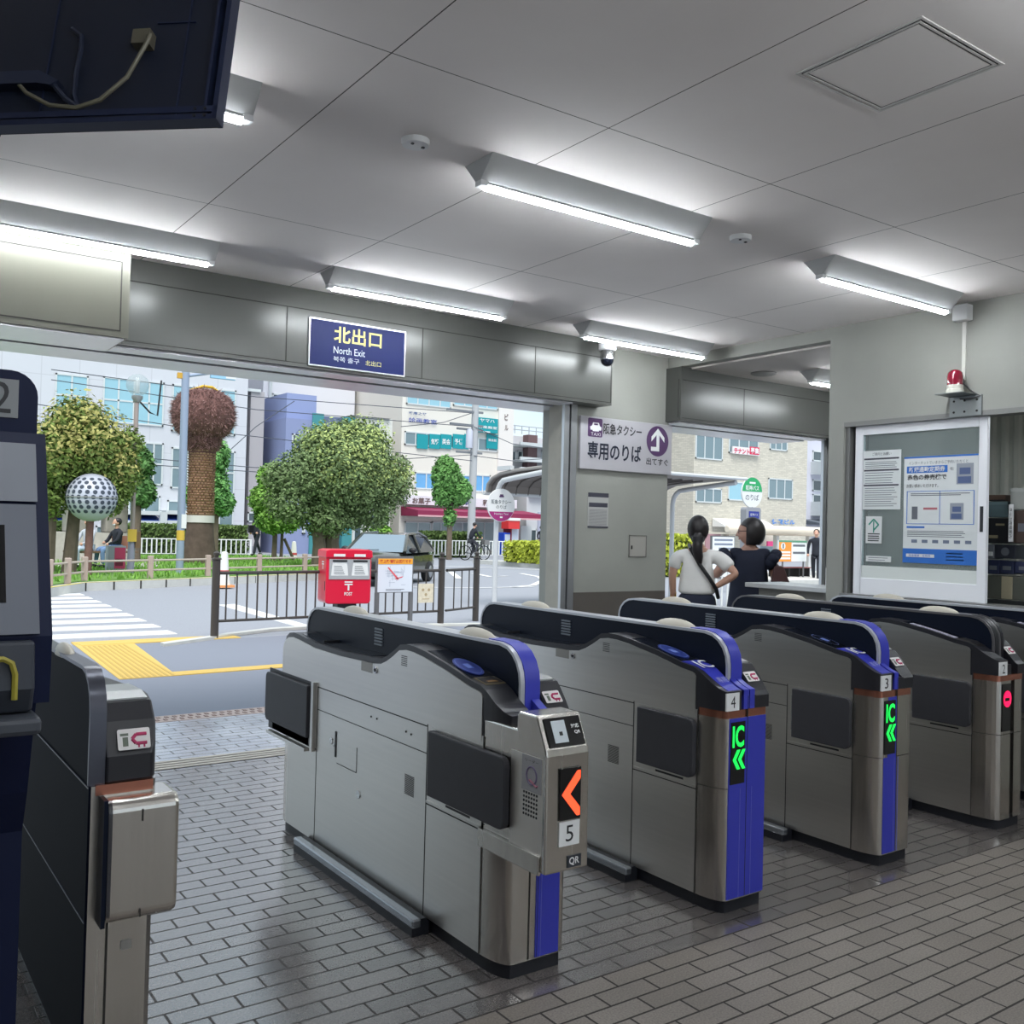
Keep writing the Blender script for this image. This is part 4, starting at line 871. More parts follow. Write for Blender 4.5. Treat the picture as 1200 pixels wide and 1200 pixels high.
# kerb below the fence
a = [atz(*p) for p in ((190, 757), (240, 750), (270, 745), (320, 739), (372, 736), (470, 734), (570, 733))]
q = MB()
for p, r in zip(a, a[1:]): q.add([(p.x, p.y - .08, 0), (r.x, r.y - .08, 0), (r.x, r.y + .08, 0), (p.x, p.y + .08, 0), (p.x, p.y - .08, .035), (r.x, r.y - .08, .035), (r.x, r.y + .08, .035), (p.x, p.y + .08, .035)], [(4, 5, 6, 7), (0, 1, 5, 4), (2, 3, 7, 6), (1, 2, 6, 5), (3, 0, 4, 7)])
struct(q.build('kerb', KERB))
# park island with grass
isl = [(-6, 18.4), (3.3, 19.5), (4.25, 21.0), (10.5, 23.8), (12.2, 24.6), (14.4, 28.5), (14.4, 37.5), (-6, 37.5)]
struct(MB().box((-60, -26, -.5), (70, -6.05, -.3)).build('platform_ground', ASPH))
struct(MB().prism(isl, 'z', -.1, .17).build('island_kerb', KERB))
ins = [(-6, 18.7), (3.15, 19.75), (4.15, 21.25), (10.4, 24.05), (12.0, 24.85), (14.1, 28.6), (14.1, 37.2), (-6, 37.2)]
GR = mat('grass_base', (104, 142, 66), .9, var=.15, vscale=3)
struct(MB().prism(ins, 'z', .1, .19).build('lawn', GR))
q = MB(); P = [Vector((p[0], p[1], .172)) for p in isl[1:5]]
for a, b in zip(P, P[1:]):
    n = Vector((-(b - a).y, (b - a).x, 0)).normalized() * .1; q.quad(a, b, b + n, a + n); 
for v in range(len(q.v)): q.v[v] = (q.v[v][0], q.v[v][1], .175)
struct(q.build('kerb_yellow_line', mat('kerb_yellow', (214, 200, 110), .7), fix=False))
q = MB()
for k in range(14):
    t_ = k / 13; p = Vector(isl[2] + (0,)).lerp(Vector(isl[4] + (0,)), t_); q.box((p.x - .015, p.y - .02, -.0), (p.x + .015, p.y + .02, .171))
struct(q.build('kerb_joints', SEAM))
rg = random.Random(5); q = MB()
for k in range(9000):
    x = rg.uniform(2.5, 14); y = rg.uniform(20, 36)
    if y < 19.75 + (x - 3.1) * .46 + 1.0 or (y - 24.9) < (x - 12.0) * 1.8: continue
    h = rg.uniform(.05, .14); a = rg.random() * PI; dx, dy = .03 * math.cos(a), .03 * math.sin(a); l = rg.uniform(-.05, .05)
    q.add([(x - dx, y - dy, .185), (x + dx, y + dy, .185), (x + l, y + l, .19 + h)], [(0, 1, 2)])
go = q.build('lawn_grass', mat('grass_blade', (122, 168, 72), .8, var=.2, vscale=2), fix=False); tag(go, 'short green grass growing on the park island', 'grass', kind='stuff')
struct(MB().prism([(4.6, 27.5), (7.4, 27.5), (9.2, 33.5), (5.2, 33.5)], 'z', .19, .2).build('park_path', mat('path_grey', (176, 172, 166), .8, var=.05)))

# ------------------------------------------------------------------ street furniture
IRON = mat('fence_brown', (62, 57, 54), .5)
def fence(name, label, p0, p1, n, h=.86, posts=(0, 1), m=IRON, cat='fence', top=True, zb_=.17, r=.011, pr=.05, ph=1.0, ball=True, group=None):
    p0 = Vector(p0); p1 = Vector(p1); L = (p1 - p0).length; a = math.atan2(p1.y - p0.y, p1.x - p0.x)
    t = thing(name, label, cat, p0, a, group)
    MB().tube([(0, 0, h), (L, 0, h)], .022, 8).build('top_rail', m, t); MB().tube([(0, 0, zb_), (L, 0, zb_)], .018, 8).build('bottom_rail', m, t)
    for k in range(n):
        x = L * (k + 1) / (n + 1); MB().tube([(x, 0, zb_), (x, 0, h)], r, 6).build('baluster', m, t)
    for f in posts:
        q = MB().tube([(L * f, 0, 0), (L * f, 0, ph)], pr, 12)
        if ball: q.lathe([(0, ph), (pr * 1.25, ph), (pr * 1.25, ph + .015), (pr * .5, ph + .03), (pr * .5, ph + .045), (pr * .85, ph + .07), (pr * .85, ph + .085), (0, ph + .115)], (L * f, 0, 0), 12)
        q.build('post', m, t)
    return t
A = atz(251, 748.5); B = atz(516, 733); D = atz(557, 727.5)
fence('guard_fence', 'brown bar fence with ball topped posts left of and behind the red mailbox', A, Vector((B.x, B.y, 0)), 24, h=.83, zb_=.22)
fence('guard_fence', 'short brown bar fence section at the right end of the fence line', (B.x + .1, B.y + .02, 0), D, 3, posts=(1,), h=.83, zb_=.22)
# mailbox
RED = mat('post_red', (214, 22, 58), .35, coat=.2); REDD = mat('post_red_dark', (170, 14, 40), .4)
mb = Vector((5.72, 12.0, 0)); wv = .62; dp_ = .46
t = thing('mailbox', 'red two-slot mailbox on a dark post in front of the fence', 'mailbox', mb, math.radians(-11))
z0, z1 = .42, 1.13
MB().prism(rrect(-wv / 2, z0, wv / 2, z1, .05, 5), 'y', -dp_ / 2, dp_ / 2).build('body', RED, t, bev=.015)
MB().box((-.11, -.1, 0), (.15, .1, z0)).build('post', mat('post_dark', (40, 40, 44), .5), t)
MB().prism([(-wv / 2 - .012, z1 - .09), (wv / 2 + .012, z1 - .09), (wv / 2 + .005, z1 + .005), (wv / 2 - .05, z1 + .02), (-wv / 2 + .05, z1 + .02), (-wv / 2 - .005, z1 + .005)], 'y', -dp_ / 2 - .02, dp_ / 2 + .01).build('hood', RED, t, bev=.01)
pn = MB().box((-.27, -dp_ / 2 - .008, .75), (.29, -dp_ / 2, 1.02)).build('front_panel', mat('panel_silver', (190, 192, 196), .35, .4), t)
for x0, x1 in ((-.245, -.01), (.035, .27)):
    MB().add([(x0, -dp_ / 2 - .01, .8), (x1, -dp_ / 2 - .01, .8), (x1 - .02, -dp_ / 2 - .01, .98), (x0 + .02, -dp_ / 2 - .01, .98)], [(0, 1, 2, 3)]).build('label_sheet', WHITE, pn, fix=False)
    MB().box((x0 + .02, -dp_ / 2 - .02, .985), (x1 - .02, -dp_ / 2, 1.008)).build('slot', INK, pn)
    q = MB()
    for k in range(5): q.box((x0 + .04, -dp_ / 2 - .012, .82 + k * .025), (x1 - .05 - .01 * k, -dp_ / 2 - .01, .828 + k * .025))
    q.build('print_lines', GRY, pn); MB().box((x0 + .03, -dp_ / 2 - .0245, 1.055), (x1 - .05, -dp_ / 2 - .02, 1.09)).build('white_label', WHITE, t)
PW = WHITE
MB().box((-.055, -dp_ / 2 - .004, .705), (.055, -dp_ / 2 + .0, .722)).box((-.055, -dp_ / 2 - .004, .672), (.055, -dp_ / 2, .69)).box((-.011, -dp_ / 2 - .004, .6), (.011, -dp_ / 2, .68)).build('postal_mark', PW, t)
text('POST', .11, .045, T(0, -dp_ / 2 - .003, .555), t, PW, bold=.02)
q = MB().box((-wv / 2 - .004, -.1, .97), (-wv / 2, .0, .985)).box((-wv / 2 - .004, -.1, .94), (-wv / 2, .0, .955)).box((-wv / 2 - .004, -.058, .88), (-wv / 2, -.042, .95)); q.build('side_postal_mark', PW, t)
MB().box((-wv / 2 - .004, -.19, .6), (-wv / 2, -.17, .72)).build('door_handle', INK, t)
# map sign board
a, b = at(441, 652, 12.3), at(483, 694, 12.3)
t = thing('map_board', 'grey framed map sign board with orange heading right of the mailbox', 'sign', ((a.x + b.x) / 2, 12.3, 0)); w = b.x - a.x
FRM = mat('board_frame', (112, 112, 114), .5, .3)
MB().box((-w / 2, -.02, b.z), (w / 2, .02, a.z)).build('board', FRM, t)
MB().box((-w / 2, -.03, 0), (-w / 2 + .05, .03, b.z)).build('leg', FRM, t); MB().box((w / 2 - .05, -.03, 0), (w / 2, .03, b.z)).build('leg', FRM, t)
f = MB().box((-w / 2 + .02, -.026, b.z + .01), (w / 2 - .02, -.02, a.z - .03)).build('map_sheet', mat('map_white', (218, 224, 234), .5), t)
MB().box((-w / 2 + .02, -.03, a.z - .11), (w / 2 - .02, -.026, a.z - .03)).build('heading', mat('heading_orange', (240, 168, 52), .5), f); text('路上喫煙防止区域です', w * .84, .05, T(0, -.031, a.z - .07), f, mat('text_red', (190, 50, 40), .5), bold=.03)
q = MB(); zc = (a.z + b.z) / 2
for k in range(22):
    rg2 = random.Random(k); x = rg2.uniform(-.16, .16); z = zc - .03 + rg2.uniform(-.12, .12)
    if k % 2: q.box((x - .05, -.0275, z - .002), (min(.17, x + .05), -.026, z + .002))
    else: q.box((x - .002, -.0275, z - .05), (x + .002, -.026, z + .05))
q.build('map_lines', mat('map_line', (150, 160, 180), .6), f)
MB().add([(-.13, -.0285, zc + .1), (-.11, -.0285, zc + .11), (.06, -.0285, zc - .06), (.04, -.0285, zc - .08)], [(0, 1, 2, 3)]).add([(.0, -.0285, zc - .07), (.12, -.0285, zc - .04), (.12, -.0285, zc - .025), (.0, -.0285, zc - .055)], [(0, 1, 2, 3)]).build('red_route', mat('route_red', (226, 96, 104), .6), f, fix=False)
q = MB().box((-.15, -.0285, b.z + .045), (.15, -.026, b.z + .052)).box((-.15, -.0285, b.z + .03), (.1, -.026, b.z + .035)); q.build('print_lines', GRY, f)
# faded paper on the fence
a, b = at(490, 684, B.y - .05), at(507, 706, B.y - .05)
t = thing('faded_notice', 'faded cream paper notice tied on the fence', 'notice', ((a.x + b.x) / 2, B.y - .06, (a.z + b.z) / 2)); w, h = b.x - a.x, a.z - b.z
MB().box((-w / 2, -.004, -h / 2), (w / 2, .004, h / 2)).build('sheet', mat('paper_cream', (216, 206, 184), .8, var=.1, vscale=20), t)
q = MB()
for x, z in ((-.05, .05), (.05, .05), (0, -.02)): q.disc((x, -.005, z), .022, 'y', 12, .003)
q.box((-.06, -.006, -.09), (.06, -.004, -.08)); q.build('faded_print', mat('faded_tan', (176, 156, 122), .8), t)
# taxi rank round sign on the canopy column, and the canopy
POLE = mat('pole_white', (206, 208, 210), .4, .1)
py_ = 15.0; c = at(587, 592, py_)
col_x = at(583, 640, py_ + .06).x
t = thing('taxi_stop_sign', 'round white and magenta taxi rank sign on the white column', 'sign', (c.x, py_, c.z)); R0 = .315
MB().disc((0, 0, 0), R0, 'y', 40, .03).build('disc', WHITE, t)
ang0 = -.36; q = MB(); arc = [(R0 * .97 * math.cos(a), R0 * .97 * math.sin(a)) for a in [math.pi + .42 + (math.pi - .84) * k / 20 for k in range(21)]]
q.prism(arc, 'y', -.02, -.015).build('lower_segment', mat('taxi_magenta', (156, 36, 112), .5), t)
text('阪急タクシー', .46, .085, T(0, -.0165, .06), t, mat('taxi_grey', (92, 100, 104), .5), bold=.02); text('のりば', .24, .07, T(0, -.0165, -.035), t, MATS['taxi_grey'], bold=.01)
text('Hankyu Taxi', .32, .05, T(0, -.0215, -.17), t, WHITE); MB().box((-.03, -.022, -.245), (.03, -.02, -.215)).build('car_mark', WHITE, t)
MB().box((-.05, -.022, .15), (.05, -.016, .18)).box((-.035, -.022, .18), (.035, -.016, .205)).build('car_symbol', MATS['sign_purple'], t)
bmk = MB().box((-.03, .015, -.05), (.03, .06, .05)).build('clamp', POLE, t)
x2 = at(787, 640, py_ + .12).x; xl = at(571, 575, 15.6).x; nt_ = atx(869, 561, x2 + .05)
t = thing('taxi_canopy', 'white canopy with ribbed vault roof over the taxi rank', 'canopy', (col_x, py_ + .12, 0)); dy = nt_.y - py_ - .12; Lx = x2 - col_x; x0 = xl - col_x
def arm(x): return MB().tube([(x, 0, 0), (x, 0, 2.1)] + [(x, -.32 + .32 * math.cos(a), 2.1 + .32 * math.sin(a)) for a in (.4, .8, 1.2)] + [(x, -.6, 2.44), (x, dy + .1, nt_.z - .08)], .05, 10)
for x in (0, Lx / 2, Lx): arm(x).build('column', POLE, t)
prof = [(.5, 2.2), (.46, 2.34), (.3, 2.46), (.05, 2.53), (-.5, 2.58), (dy * .6, nt_.z - .02), (dy, nt_.z)]
q = MB(); q.add([(x, p[0], p[1]) for p in prof for x in (x0, Lx + .15)], [(2 * i, 2 * i + 1, 2 * i + 3, 2 * i + 2) for i in range(len(prof) - 1)])
ro = q.build('roof', mat('roof_brown_grey', (128, 120, 114), .5, .2), t, fix=False); sd = ro.modifiers.new('solid', 'SOLIDIFY'); sd.thickness = .03; sd.offset = 0
for k in range(int((Lx - x0) / .3)):
    x = x0 + .1 + k * .3; MB().tube([(x, p[0], p[1] - .03) for p in prof[:6]], .016, 5).build('rib', mat('rib_grey', (96, 90, 86), .5), t)
MB().tube([(x0 - .05, .53, 2.18), (Lx + .2, .53, 2.18)], .045, 8).build('gutter', POLE, t); MB().tube([(x0 - .05, dy, nt_.z), (Lx + .2, dy, nt_.z)], .035, 8).build('front_edge', POLE, t)
MB().tube([(x0, p[0], p[1] + .01) for p in prof], .03, 6).build('edge_trim', mat('edge_grey', (150, 146, 142), .5), t)
for k in range(5): x = x0 + k * (Lx - x0) / 4; MB().box((x - .04, -.35, 2.6), (x + .04, .1, 2.68)).build('bracket', POLE, t)

# ------------------------------------------------------------------ trees and shrubs
def leaf_mat(n, rgb, v=.3):
    m = mat(n, rgb, .7, var=v + .08, vscale=5); m.node_tree.nodes['Principled BSDF'].inputs['Subsurface Weight'].default_value = 0
    return m
BARK = mat('bark', (108, 96, 84), .9, var=.15, vscale=6, bump=.5, bscale=12)
BARKP = mat('bark_pale', (140, 126, 110), .9, var=.15, vscale=6, bump=.4, bscale=12)
def leaves(q, blobs, n, s, seed, flat=.5, shell=.55, hang=0):
    r = random.Random(seed); tot = sum(b[1][0] * b[1][1] * b[1][2] for b in blobs)
    for c, rad in blobs:
        for k in range(int(n * rad[0] * rad[1] * rad[2] / tot)):
            d = Vector((r.gauss(0, 1), r.gauss(0, 1), r.gauss(0, 1))).normalized(); f = r.uniform(shell, 1.03) * (1 + .13 * math.sin(d.x * 9 + c[0] * 7) * math.sin(d.z * 8 + c[2] * 5) * math.sin(d.y * 7 + 2)) + (r.random() * .14 if r.random() < .2 else 0)
            p = Vector((c[0] + d.x * rad[0] * f, c[1] + d.y * rad[1] * f, c[2] + d.z * rad[2] * f))
            a = Vector((r.gauss(0, 1), r.gauss(0, 1), r.gauss(0, .6))).normalized(); nn = (d + Vector((r.gauss(0, .6), r.gauss(0, .6), r.gauss(.5, .6)))).normalized()
            b = nn.cross(a)
            if b.length < .1: continue
            b.normalize(); a = b.cross(nn).normalized(); l = s * r.uniform(.7, 1.4); w = l * flat
            q.add([p - a * l, p + b * w, p + a * l, p - b * w], [(0, 1, 2, 3)])
    return q
def tree(name, label, base, trunks, blobs, n, s, m, seed, bm=BARK, group=None, extra=None):
    t = thing(name, label, 'tree', base, 0, group)
    for tr, r in trunks: MB().tube(tr, r, 9).build('trunk', bm, t)
    leaves(MB(), blobs, n, s, seed).build('foliage', m, t, fix=False)
    if extra: leaves(MB(), extra[0], extra[1], s, seed + 1).build('blossom', extra[2], t, fix=False)
    return t
def blob(px, py, rpx, y, base, fl=1.0, ry=None):           # crown blob measured on the photo at depth plane y
    p = at(px, py, y); q = at(px + rpx, py, y); r = abs(q.x - p.x) * .83; return ((p.x - base[0], p.y - base[1], p.z - base[2]), (r, ry or r, r * fl))
b0 = atz(64, 690, .19); Y = 24.0; b0 = Vector((at(66, 690, Y).x, Y, .17))
tree('street_tree', 'broad yellow green tree at the left of the park island', b0, [([(-.3, 0, 0), (-.25, 0, 1.2), (-.2, .1, 2.4), (-.3, 0, 3.2)], [.26, .22, .17, .1]), ([(.25, 0, 0), (.32, 0, 1.2), (.4, 0, 2.3), (.7, 0, 3.3)], [.17, .14, .13, .08])],
     [blob(60, 540, 52, Y, b0, 1.0), blob(110, 530, 52, Y, b0, .95), blob(90, 500, 45, Y, b0, .9), blob(135, 555, 38, Y, b0, 1), blob(50, 585, 40, Y, b0, .8), blob(120, 580, 40, Y, b0, .8), blob(150, 520, 24, Y, b0), blob(10, 560, 60, Y, b0)], 30000, .055, leaf_mat('leaf_olive', (112, 134, 62)), 11,
     extra=([blob(60, 520, 54, Y - .3, b0, .9), blob(110, 510, 54, Y - .3, b0, .9), blob(135, 545, 36, Y - .3, b0), blob(90, 485, 42, Y - .3, b0, .9)], 2800, leaf_mat('leaf_tan', (164, 160, 92), .2)))
Y = 30.0; b1 = Vector((at(160, 650, Y).x, Y, .17))
tree('street_tree', 'dark green tree behind the globe street lamp', b1, [([(0, 0, 0), (0, 0, 2.5)], [.12, .08])], [blob(160, 545, 24, Y, b1, 1.2), blob(165, 575, 20, Y, b1, 1.2), blob(150, 520, 16, Y, b1)], 8000, .075, leaf_mat('leaf_mid', (84, 128, 66)), 12)
Y = 36.0; b2 = Vector((at(252, 650, Y).x, Y, .17))
tree('street_tree', 'green tree standing behind the right side of the palm', b2, [([(0, 0, 0), (0, 0, 2.5)], [.12, .08])], [blob(250, 535, 22, Y, b2, 1.3), blob(248, 575, 24, Y, b2, 1.3), blob(260, 590, 18, Y, b2, 1), blob(226, 580, 12, Y, b2, 1.5)], 9000, .085, leaf_mat('leaf_fresh', (104, 158, 84)), 13)
# palm with trimmed head
Y = 30.0; pb = Vector((at(233, 662, Y).x, Y, .17)); zt_ = at(231, 530, Y).z - .17
t = thing('palm_tree', 'thick palm trunk with a trimmed brown bulbous head', 'tree', pb); U = 1 / 31.0
zp = lambda py: at(232, py, Y).z - .17
MB().lathe([(0, 0), (16 * U, .0), (15.5 * U, .3), (13.5 * U, .8), (12.6 * U, 1.15), (12.3 * U, 1.3)], n=24).build('trunk_foot', mat('palm_foot', (92, 78, 70), .95, var=.2, vscale=5, bump=.8, bscale=10), t)
MB().lathe([(12.2 * U, 1.2), (12 * U, 2.5), (12.5 * U, zp(529))], n=24).build('trunk_core', mat('palm_core', (104, 76, 64), .95, var=.3, vscale=5), t)
zt_ = zp(527); zc = zp(484); r_ = random.Random(3); q = MB(); nr = int((zt_ - 1.5) / .085)
for i in range(nr):
    z = 1.5 + i * .085; n_ = 26
    for k in range(n_):
        a = 2 * PI * (k + .5 * (i % 2)) / n_ + r_.uniform(-.04, .04); ra = 12.0 * U; d = Vector((math.cos(a), math.sin(a), 0)); tg = Vector((-d.y, d.x, 0)) * .05; p = d * ra + Vector((0, 0, z)); o_ = d * r_.uniform(.035, .06)
        q.add([p - tg, p + tg, p + tg * .8 + o_ + Vector((0, 0, .06)), p - tg * .8 + o_ + Vector((0, 0, .06)), p - tg * .7 + Vector((0, 0, .075)), p + tg * .7 + Vector((0, 0, .075))], [(0, 1, 2, 3), (3, 2, 5, 4)])
q.build('trunk', mat('palm_bark', (172, 136, 112), .95, var=.25, vscale=3), t, fix=False)['kind'] = 'stuff'
HP = [(12.5 * U, zt_ - .1), (15 * U, zt_ + .1), (16.5 * U, zp(520)), (17.5 * U, zp(512)), (24 * U, zp(507)), (28.5 * U, zp(497)), (29.5 * U, zp(485)), (28 * U, zp(473)), (23 * U, zp(463)), (14 * U, zp(457)), (0, zp(455))]
MB().lathe(HP, n=28).build('head', mat('palm_head', (112, 80, 76), .95, var=.3, vscale=7, bump=.9, bscale=14), t)
q = MB(); HI = [(z, r) for r, z in HP]
for k in range(5200):
    a = r_.random() * 2 * PI; z = zt_ + r_.random() * (zp(456) - zt_); rad = interp(HI, z) * .98
    p = Vector((rad * math.cos(a), rad * math.sin(a), z)); d = Vector((math.cos(a) * .5 + r_.gauss(0, .3), math.sin(a) * .5 + r_.gauss(0, .3), r_.uniform(-.5, .5))).normalized(); tg = Vector((-math.sin(a), math.cos(a), r_.uniform(-1, 1))).normalized() * .014; l = r_.uniform(.08, .2)
    q.add([p - tg, p + tg, p + d * l], [(0, 1, 2)])
q.build('frond_stub', mat('palm_stub', (150, 116, 112), .95, var=.3, vscale=4), t, fix=False)['kind'] = 'stuff'
zc = zp(484) 
MB().tube([(-.45, -.15, zp(459)), (-.1, -.2, zp(455) + .05), (.2, -.15, zp(455) + .05), (.5, -.1, zp(460))], .05, 6).build('yellow_strap', mat('strap_yellow', (216, 176, 40), .6), t)
MB().lathe([(.39, 1.28), (.425, 1.28), (.425, 1.5), (.39, 1.5)], n=24).build('white_band', mat('band_white', (214, 212, 208), .7), t)
# big tree
Y = 27.0; tb = Vector((at(385, 640, Y).x, Y, .17))
tree('street_tree', 'big wide grey green tree behind the red mailbox', tb, [([(-.32, 0, -.1), (-.3, 0, .7), (-.42, 0, 1.5), (-.8, 0, 2.4)], [.24, .2, .16, .08]), ([(.22, .2, -.1), (.12, .1, .8), (.2, 0, 1.6), (.6, 0, 2.8)], [.3, .24, .2, .08]), ([(.0, .2, .5), (-.05, .1, 1.5), (0, 0, 3)], [.18, .15, .06])],
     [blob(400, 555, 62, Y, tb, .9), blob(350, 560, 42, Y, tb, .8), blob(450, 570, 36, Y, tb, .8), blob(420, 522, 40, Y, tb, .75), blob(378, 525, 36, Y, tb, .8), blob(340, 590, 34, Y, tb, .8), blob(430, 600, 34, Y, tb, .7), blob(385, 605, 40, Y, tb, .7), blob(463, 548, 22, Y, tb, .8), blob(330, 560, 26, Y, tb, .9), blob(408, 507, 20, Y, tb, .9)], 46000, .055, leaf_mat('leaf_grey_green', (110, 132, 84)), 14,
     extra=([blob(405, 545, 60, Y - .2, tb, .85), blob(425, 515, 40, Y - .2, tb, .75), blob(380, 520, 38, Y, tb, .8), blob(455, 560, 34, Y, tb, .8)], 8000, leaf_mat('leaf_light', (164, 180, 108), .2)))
Y = 31.0; b3 = Vector((at(321, 652, Y).x, Y, .17))
tree('street_tree', 'small bright green staked tree left of the big tree', b3, [([(0, 0, 0), (.02, 0, 1.3), (0, 0, 2.2)], [.09, .08, .05]), ([(.25, 0, 0), (.27, 0, 1.0)], [.06, .05]), ([(.75, 0, 0), (.35, 0, .8)], [.05, .05])], [blob(322, 605, 26, Y, b3, .9), blob(308, 585, 18, Y, b3, 1.1), blob(335, 610, 20, Y, b3, .8), blob(315, 560, 16, Y, b3, 1.2)], 11000, .065, leaf_mat('leaf_bright', (126, 172, 74)), 15)
Y = 38.0; b4 = Vector((at(526, 655, Y).x, Y, 0))
tree('street_tree', 'slender bright green tree in front of the sweet shop', b4, [([(0, 0, 0), (0, 0, 1.6), (.1, 0, 3)], [.14, .12, .08])], [blob(523, 558, 18, Y, b4, 1.2), blob(535, 575, 18, Y, b4, 1), blob(518, 580, 12, Y, b4, 1.2), blob(527, 605, 8, Y, b4, 1.6), blob(522, 545, 12, Y, b4, 1)], 11000, .085, leaf_mat('leaf_vivid', (102, 152, 78)), 16)
Y = 40.0; b5 = Vector((at(448, 650, Y).x, Y, 0))
t = tree('climbing_plant', 'climbing plant on the cream house beside the big tree', b5, [([(0, 0, 0), (0, 0, 2.5)], [.05, .03])], [blob(447, 600, 8, Y, b5, 1.8), blob(450, 625, 9, Y, b5, 1.2), blob(441, 622, 7, Y, b5, 1)], 1600, .14, MATS['leaf_bright'], 17); t['category'] = 'plant'
def hedge(label, a, b, w, h, m, n, s, seed, z=0, group='clipped hedges'):
    a = Vector(a); b = Vector(b); t = thing('hedge', label, 'hedge', (a.x, a.y, z), math.atan2(b.y - a.y, b.x - a.x), group); L = (b - a).length
    MB().box((0.04, -w / 2 + .08, 0), (L - .04, w / 2 - .08, h - .1)).build('core', mat('hedge_core', (58, 74, 38), .9), t)
    r = random.Random(seed); q = MB()
    for k in range(n):
        x = r.uniform(0, L); y = r.choice((-w / 2, w / 2)) + r.uniform(-.06, .06); zz_ = r.uniform(.05, h)
        if r.random() < .4: y = r.uniform(-w / 2, w / 2); zz_ = h + r.uniform(-.06, .08)
        nrm = Vector((r.gauss(0, 1), r.gauss(0, 1), r.gauss(0, 1))).normalized(); u = nrm.orthogonal().normalized(); v = nrm.cross(u); p = Vector((x, y, zz_)); l = s * r.uniform(.7, 1.4)
        q.add([p - u * l, p + v * l * .5, p + u * l, p - v * l * .5], [(0, 1, 2, 3)])
    q.build('foliage', m, t, fix=False); return t
YLG = leaf_mat('leaf_lime', (176, 186, 66), .25)
a, b = atz(590, 664), atz(650, 671)
struct(MB().prism([(a.x + .6, a.y - .6), (b.x + 3, b.y - 1.8), (b.x + 5, b.y + 4), (a.x + .5, a.y + 3)], 'z', -.05, .16).build('planter_kerb', KERB))
hedge('lime yellow bush beyond the taxi rank sign', (a.x + 1.3, a.y + .7, .16), (b.x + 3, b.y, .16), 1.8, .78, YLG, 6000, .09, 21, .16, None)
HG = leaf_mat('leaf_hedge', (92, 116, 58)); RAILW = mat('rail_white', (226, 228, 226), .5)
for (px0, px1, py, lab) in ((58, 92, 648, 'clipped hedge behind the broad yellow green tree'), (137, 228, 650, 'long clipped hedge behind the globe lamp and palm'), (229, 287, 650, 'clipped hedge right of the palm foot')):
    p, q_ = at(px0, py, 42), at(px1, py, 42); hedge(lab, (p.x, 42, 0), (q_.x, 42, 0), .8, 1.25, HG, 1600, .1, px0)
    fence('white_railing', 'white railing in front of the ' + lab, (p.x, 41.3, 0), (q_.x, 41.3, 0), max(4, int((px1 - px0) / 6)), h=.72, m=RAILW, cat='railing', zb_=.1, r=.03, pr=.05, ph=.75, ball=False, group='white railings by the hedges')
p, q_ = at(493, 655, 41), at(560, 655, 41); hedge('clipped hedge in front of the sweet shop', (p.x, 41, 0), (q_.x, 41, 0), .8, 1.2, HG, 2200, .1, 77)
fence('white_railing', 'white bar railing along the road in front of the sweet shop', (p.x - 1, 40, 0), (q_.x + 1, 40, 0), 26, h=.85, m=RAILW, cat='railing', zb_=.15, r=.035, pr=.06, ph=.9, ball=False, group='white railings by the hedges')
# ------------------------------------------------------------------ lamps, poles, park things
GP = mat('pole_blue_grey', (150, 164, 186), .5, .2); GPB = mat('pole_brownish', (164, 150, 146), .5)
Y = 24.4; p = at(152, 680, Y); zt_ = at(160, 462, Y).z
t = thing('street_lamp', 'globe street lamp with a clear ball on a slim pole', 'lamp', (p.x, Y, .0))
MB().tube([(0, 0, 0), (.02, 0, 1.0)], .085, 10).build('base', mat('pole_lilac', (150, 148, 170), .5), t); MB().tube([(.02, 0, 1.0), (.03, 0, zt_ - .15)], .055, 10).build('pole', GPB, t)
zg = at(160, 451, Y).z; MB().lathe([(0, zt_ - .2), (.07, zt_ - .2), (.13, zt_ - .1), (.13, zt_ - .04), (0, zt_ - .02)], (.04, 0, 0), 16).build('collar', TRIMG, t)
MB().ball((.04, 0, zg), .27, 20, 14).build('globe', glass('lamp_glass', (236, 242, 244), .7, .05), t); MB().tube([(.04, 0, zg - .2), (.04, 0, zg + .12)], .05, 8).build('bulb', WHITE, t)
MB().tube([(.03, 0, zt_ - .1), (.35, 0, zt_ - .42), (.53, 0, zt_ - .48), (.6, 0, zt_ + .4)], .022, 6).build('bracket_arm', INK, t)
MB().box((-.1, -.12, .95), (.1, -.05, 1.25)).build('yellow_plate', mat('plate_yellow', (214, 178, 70), .5), t); MB().box((.08, -.1, .8), (.2, .06, 1.2)).build('litter_tube', mat('tube_brown', (120, 92, 66), .6), t)
p = at(210, 680, 24.2); t = thing('street_pole', 'tall blue grey pole in front of the palm with sign arm', 'pole', (p.x, 24.2, .0)); zz = at(213, 438, 24.2).z
MB().tube([(0, 0, 0), (.0, 0, zz + 2.5)], .095, 12).build('shaft', GP, t)
MB().tube([(0, 0, zz - .05), (1.0, 0, zz + .2)], .04, 8).build('arm', GP, t); MB().box((.62, -.05, zz - .02), (1.25, .05, zz + .32)).build('sign_box', mat('signbox_blue', (150, 196, 226), .4), t); MB().box((1.0, -.055, zz), (1.26, .055, zz + .3)).build('sign_face', WHITE, t)
MB().box((-.2, -.04, zz - .12), (-.02, .04, zz + .02)).build('small_lamp', mat('lamp_amber', (206, 160, 60), .5), t); MB().lathe([(.1, 1.0), (.1, 1.25)], n=12).build('yellow_wrap', mat('plate_yellow', (214, 178, 70), .5), t); MB().box((-.02, -.11, 1.3), (.1, -.09, 1.65)).build('white_plate', WHITE, t)
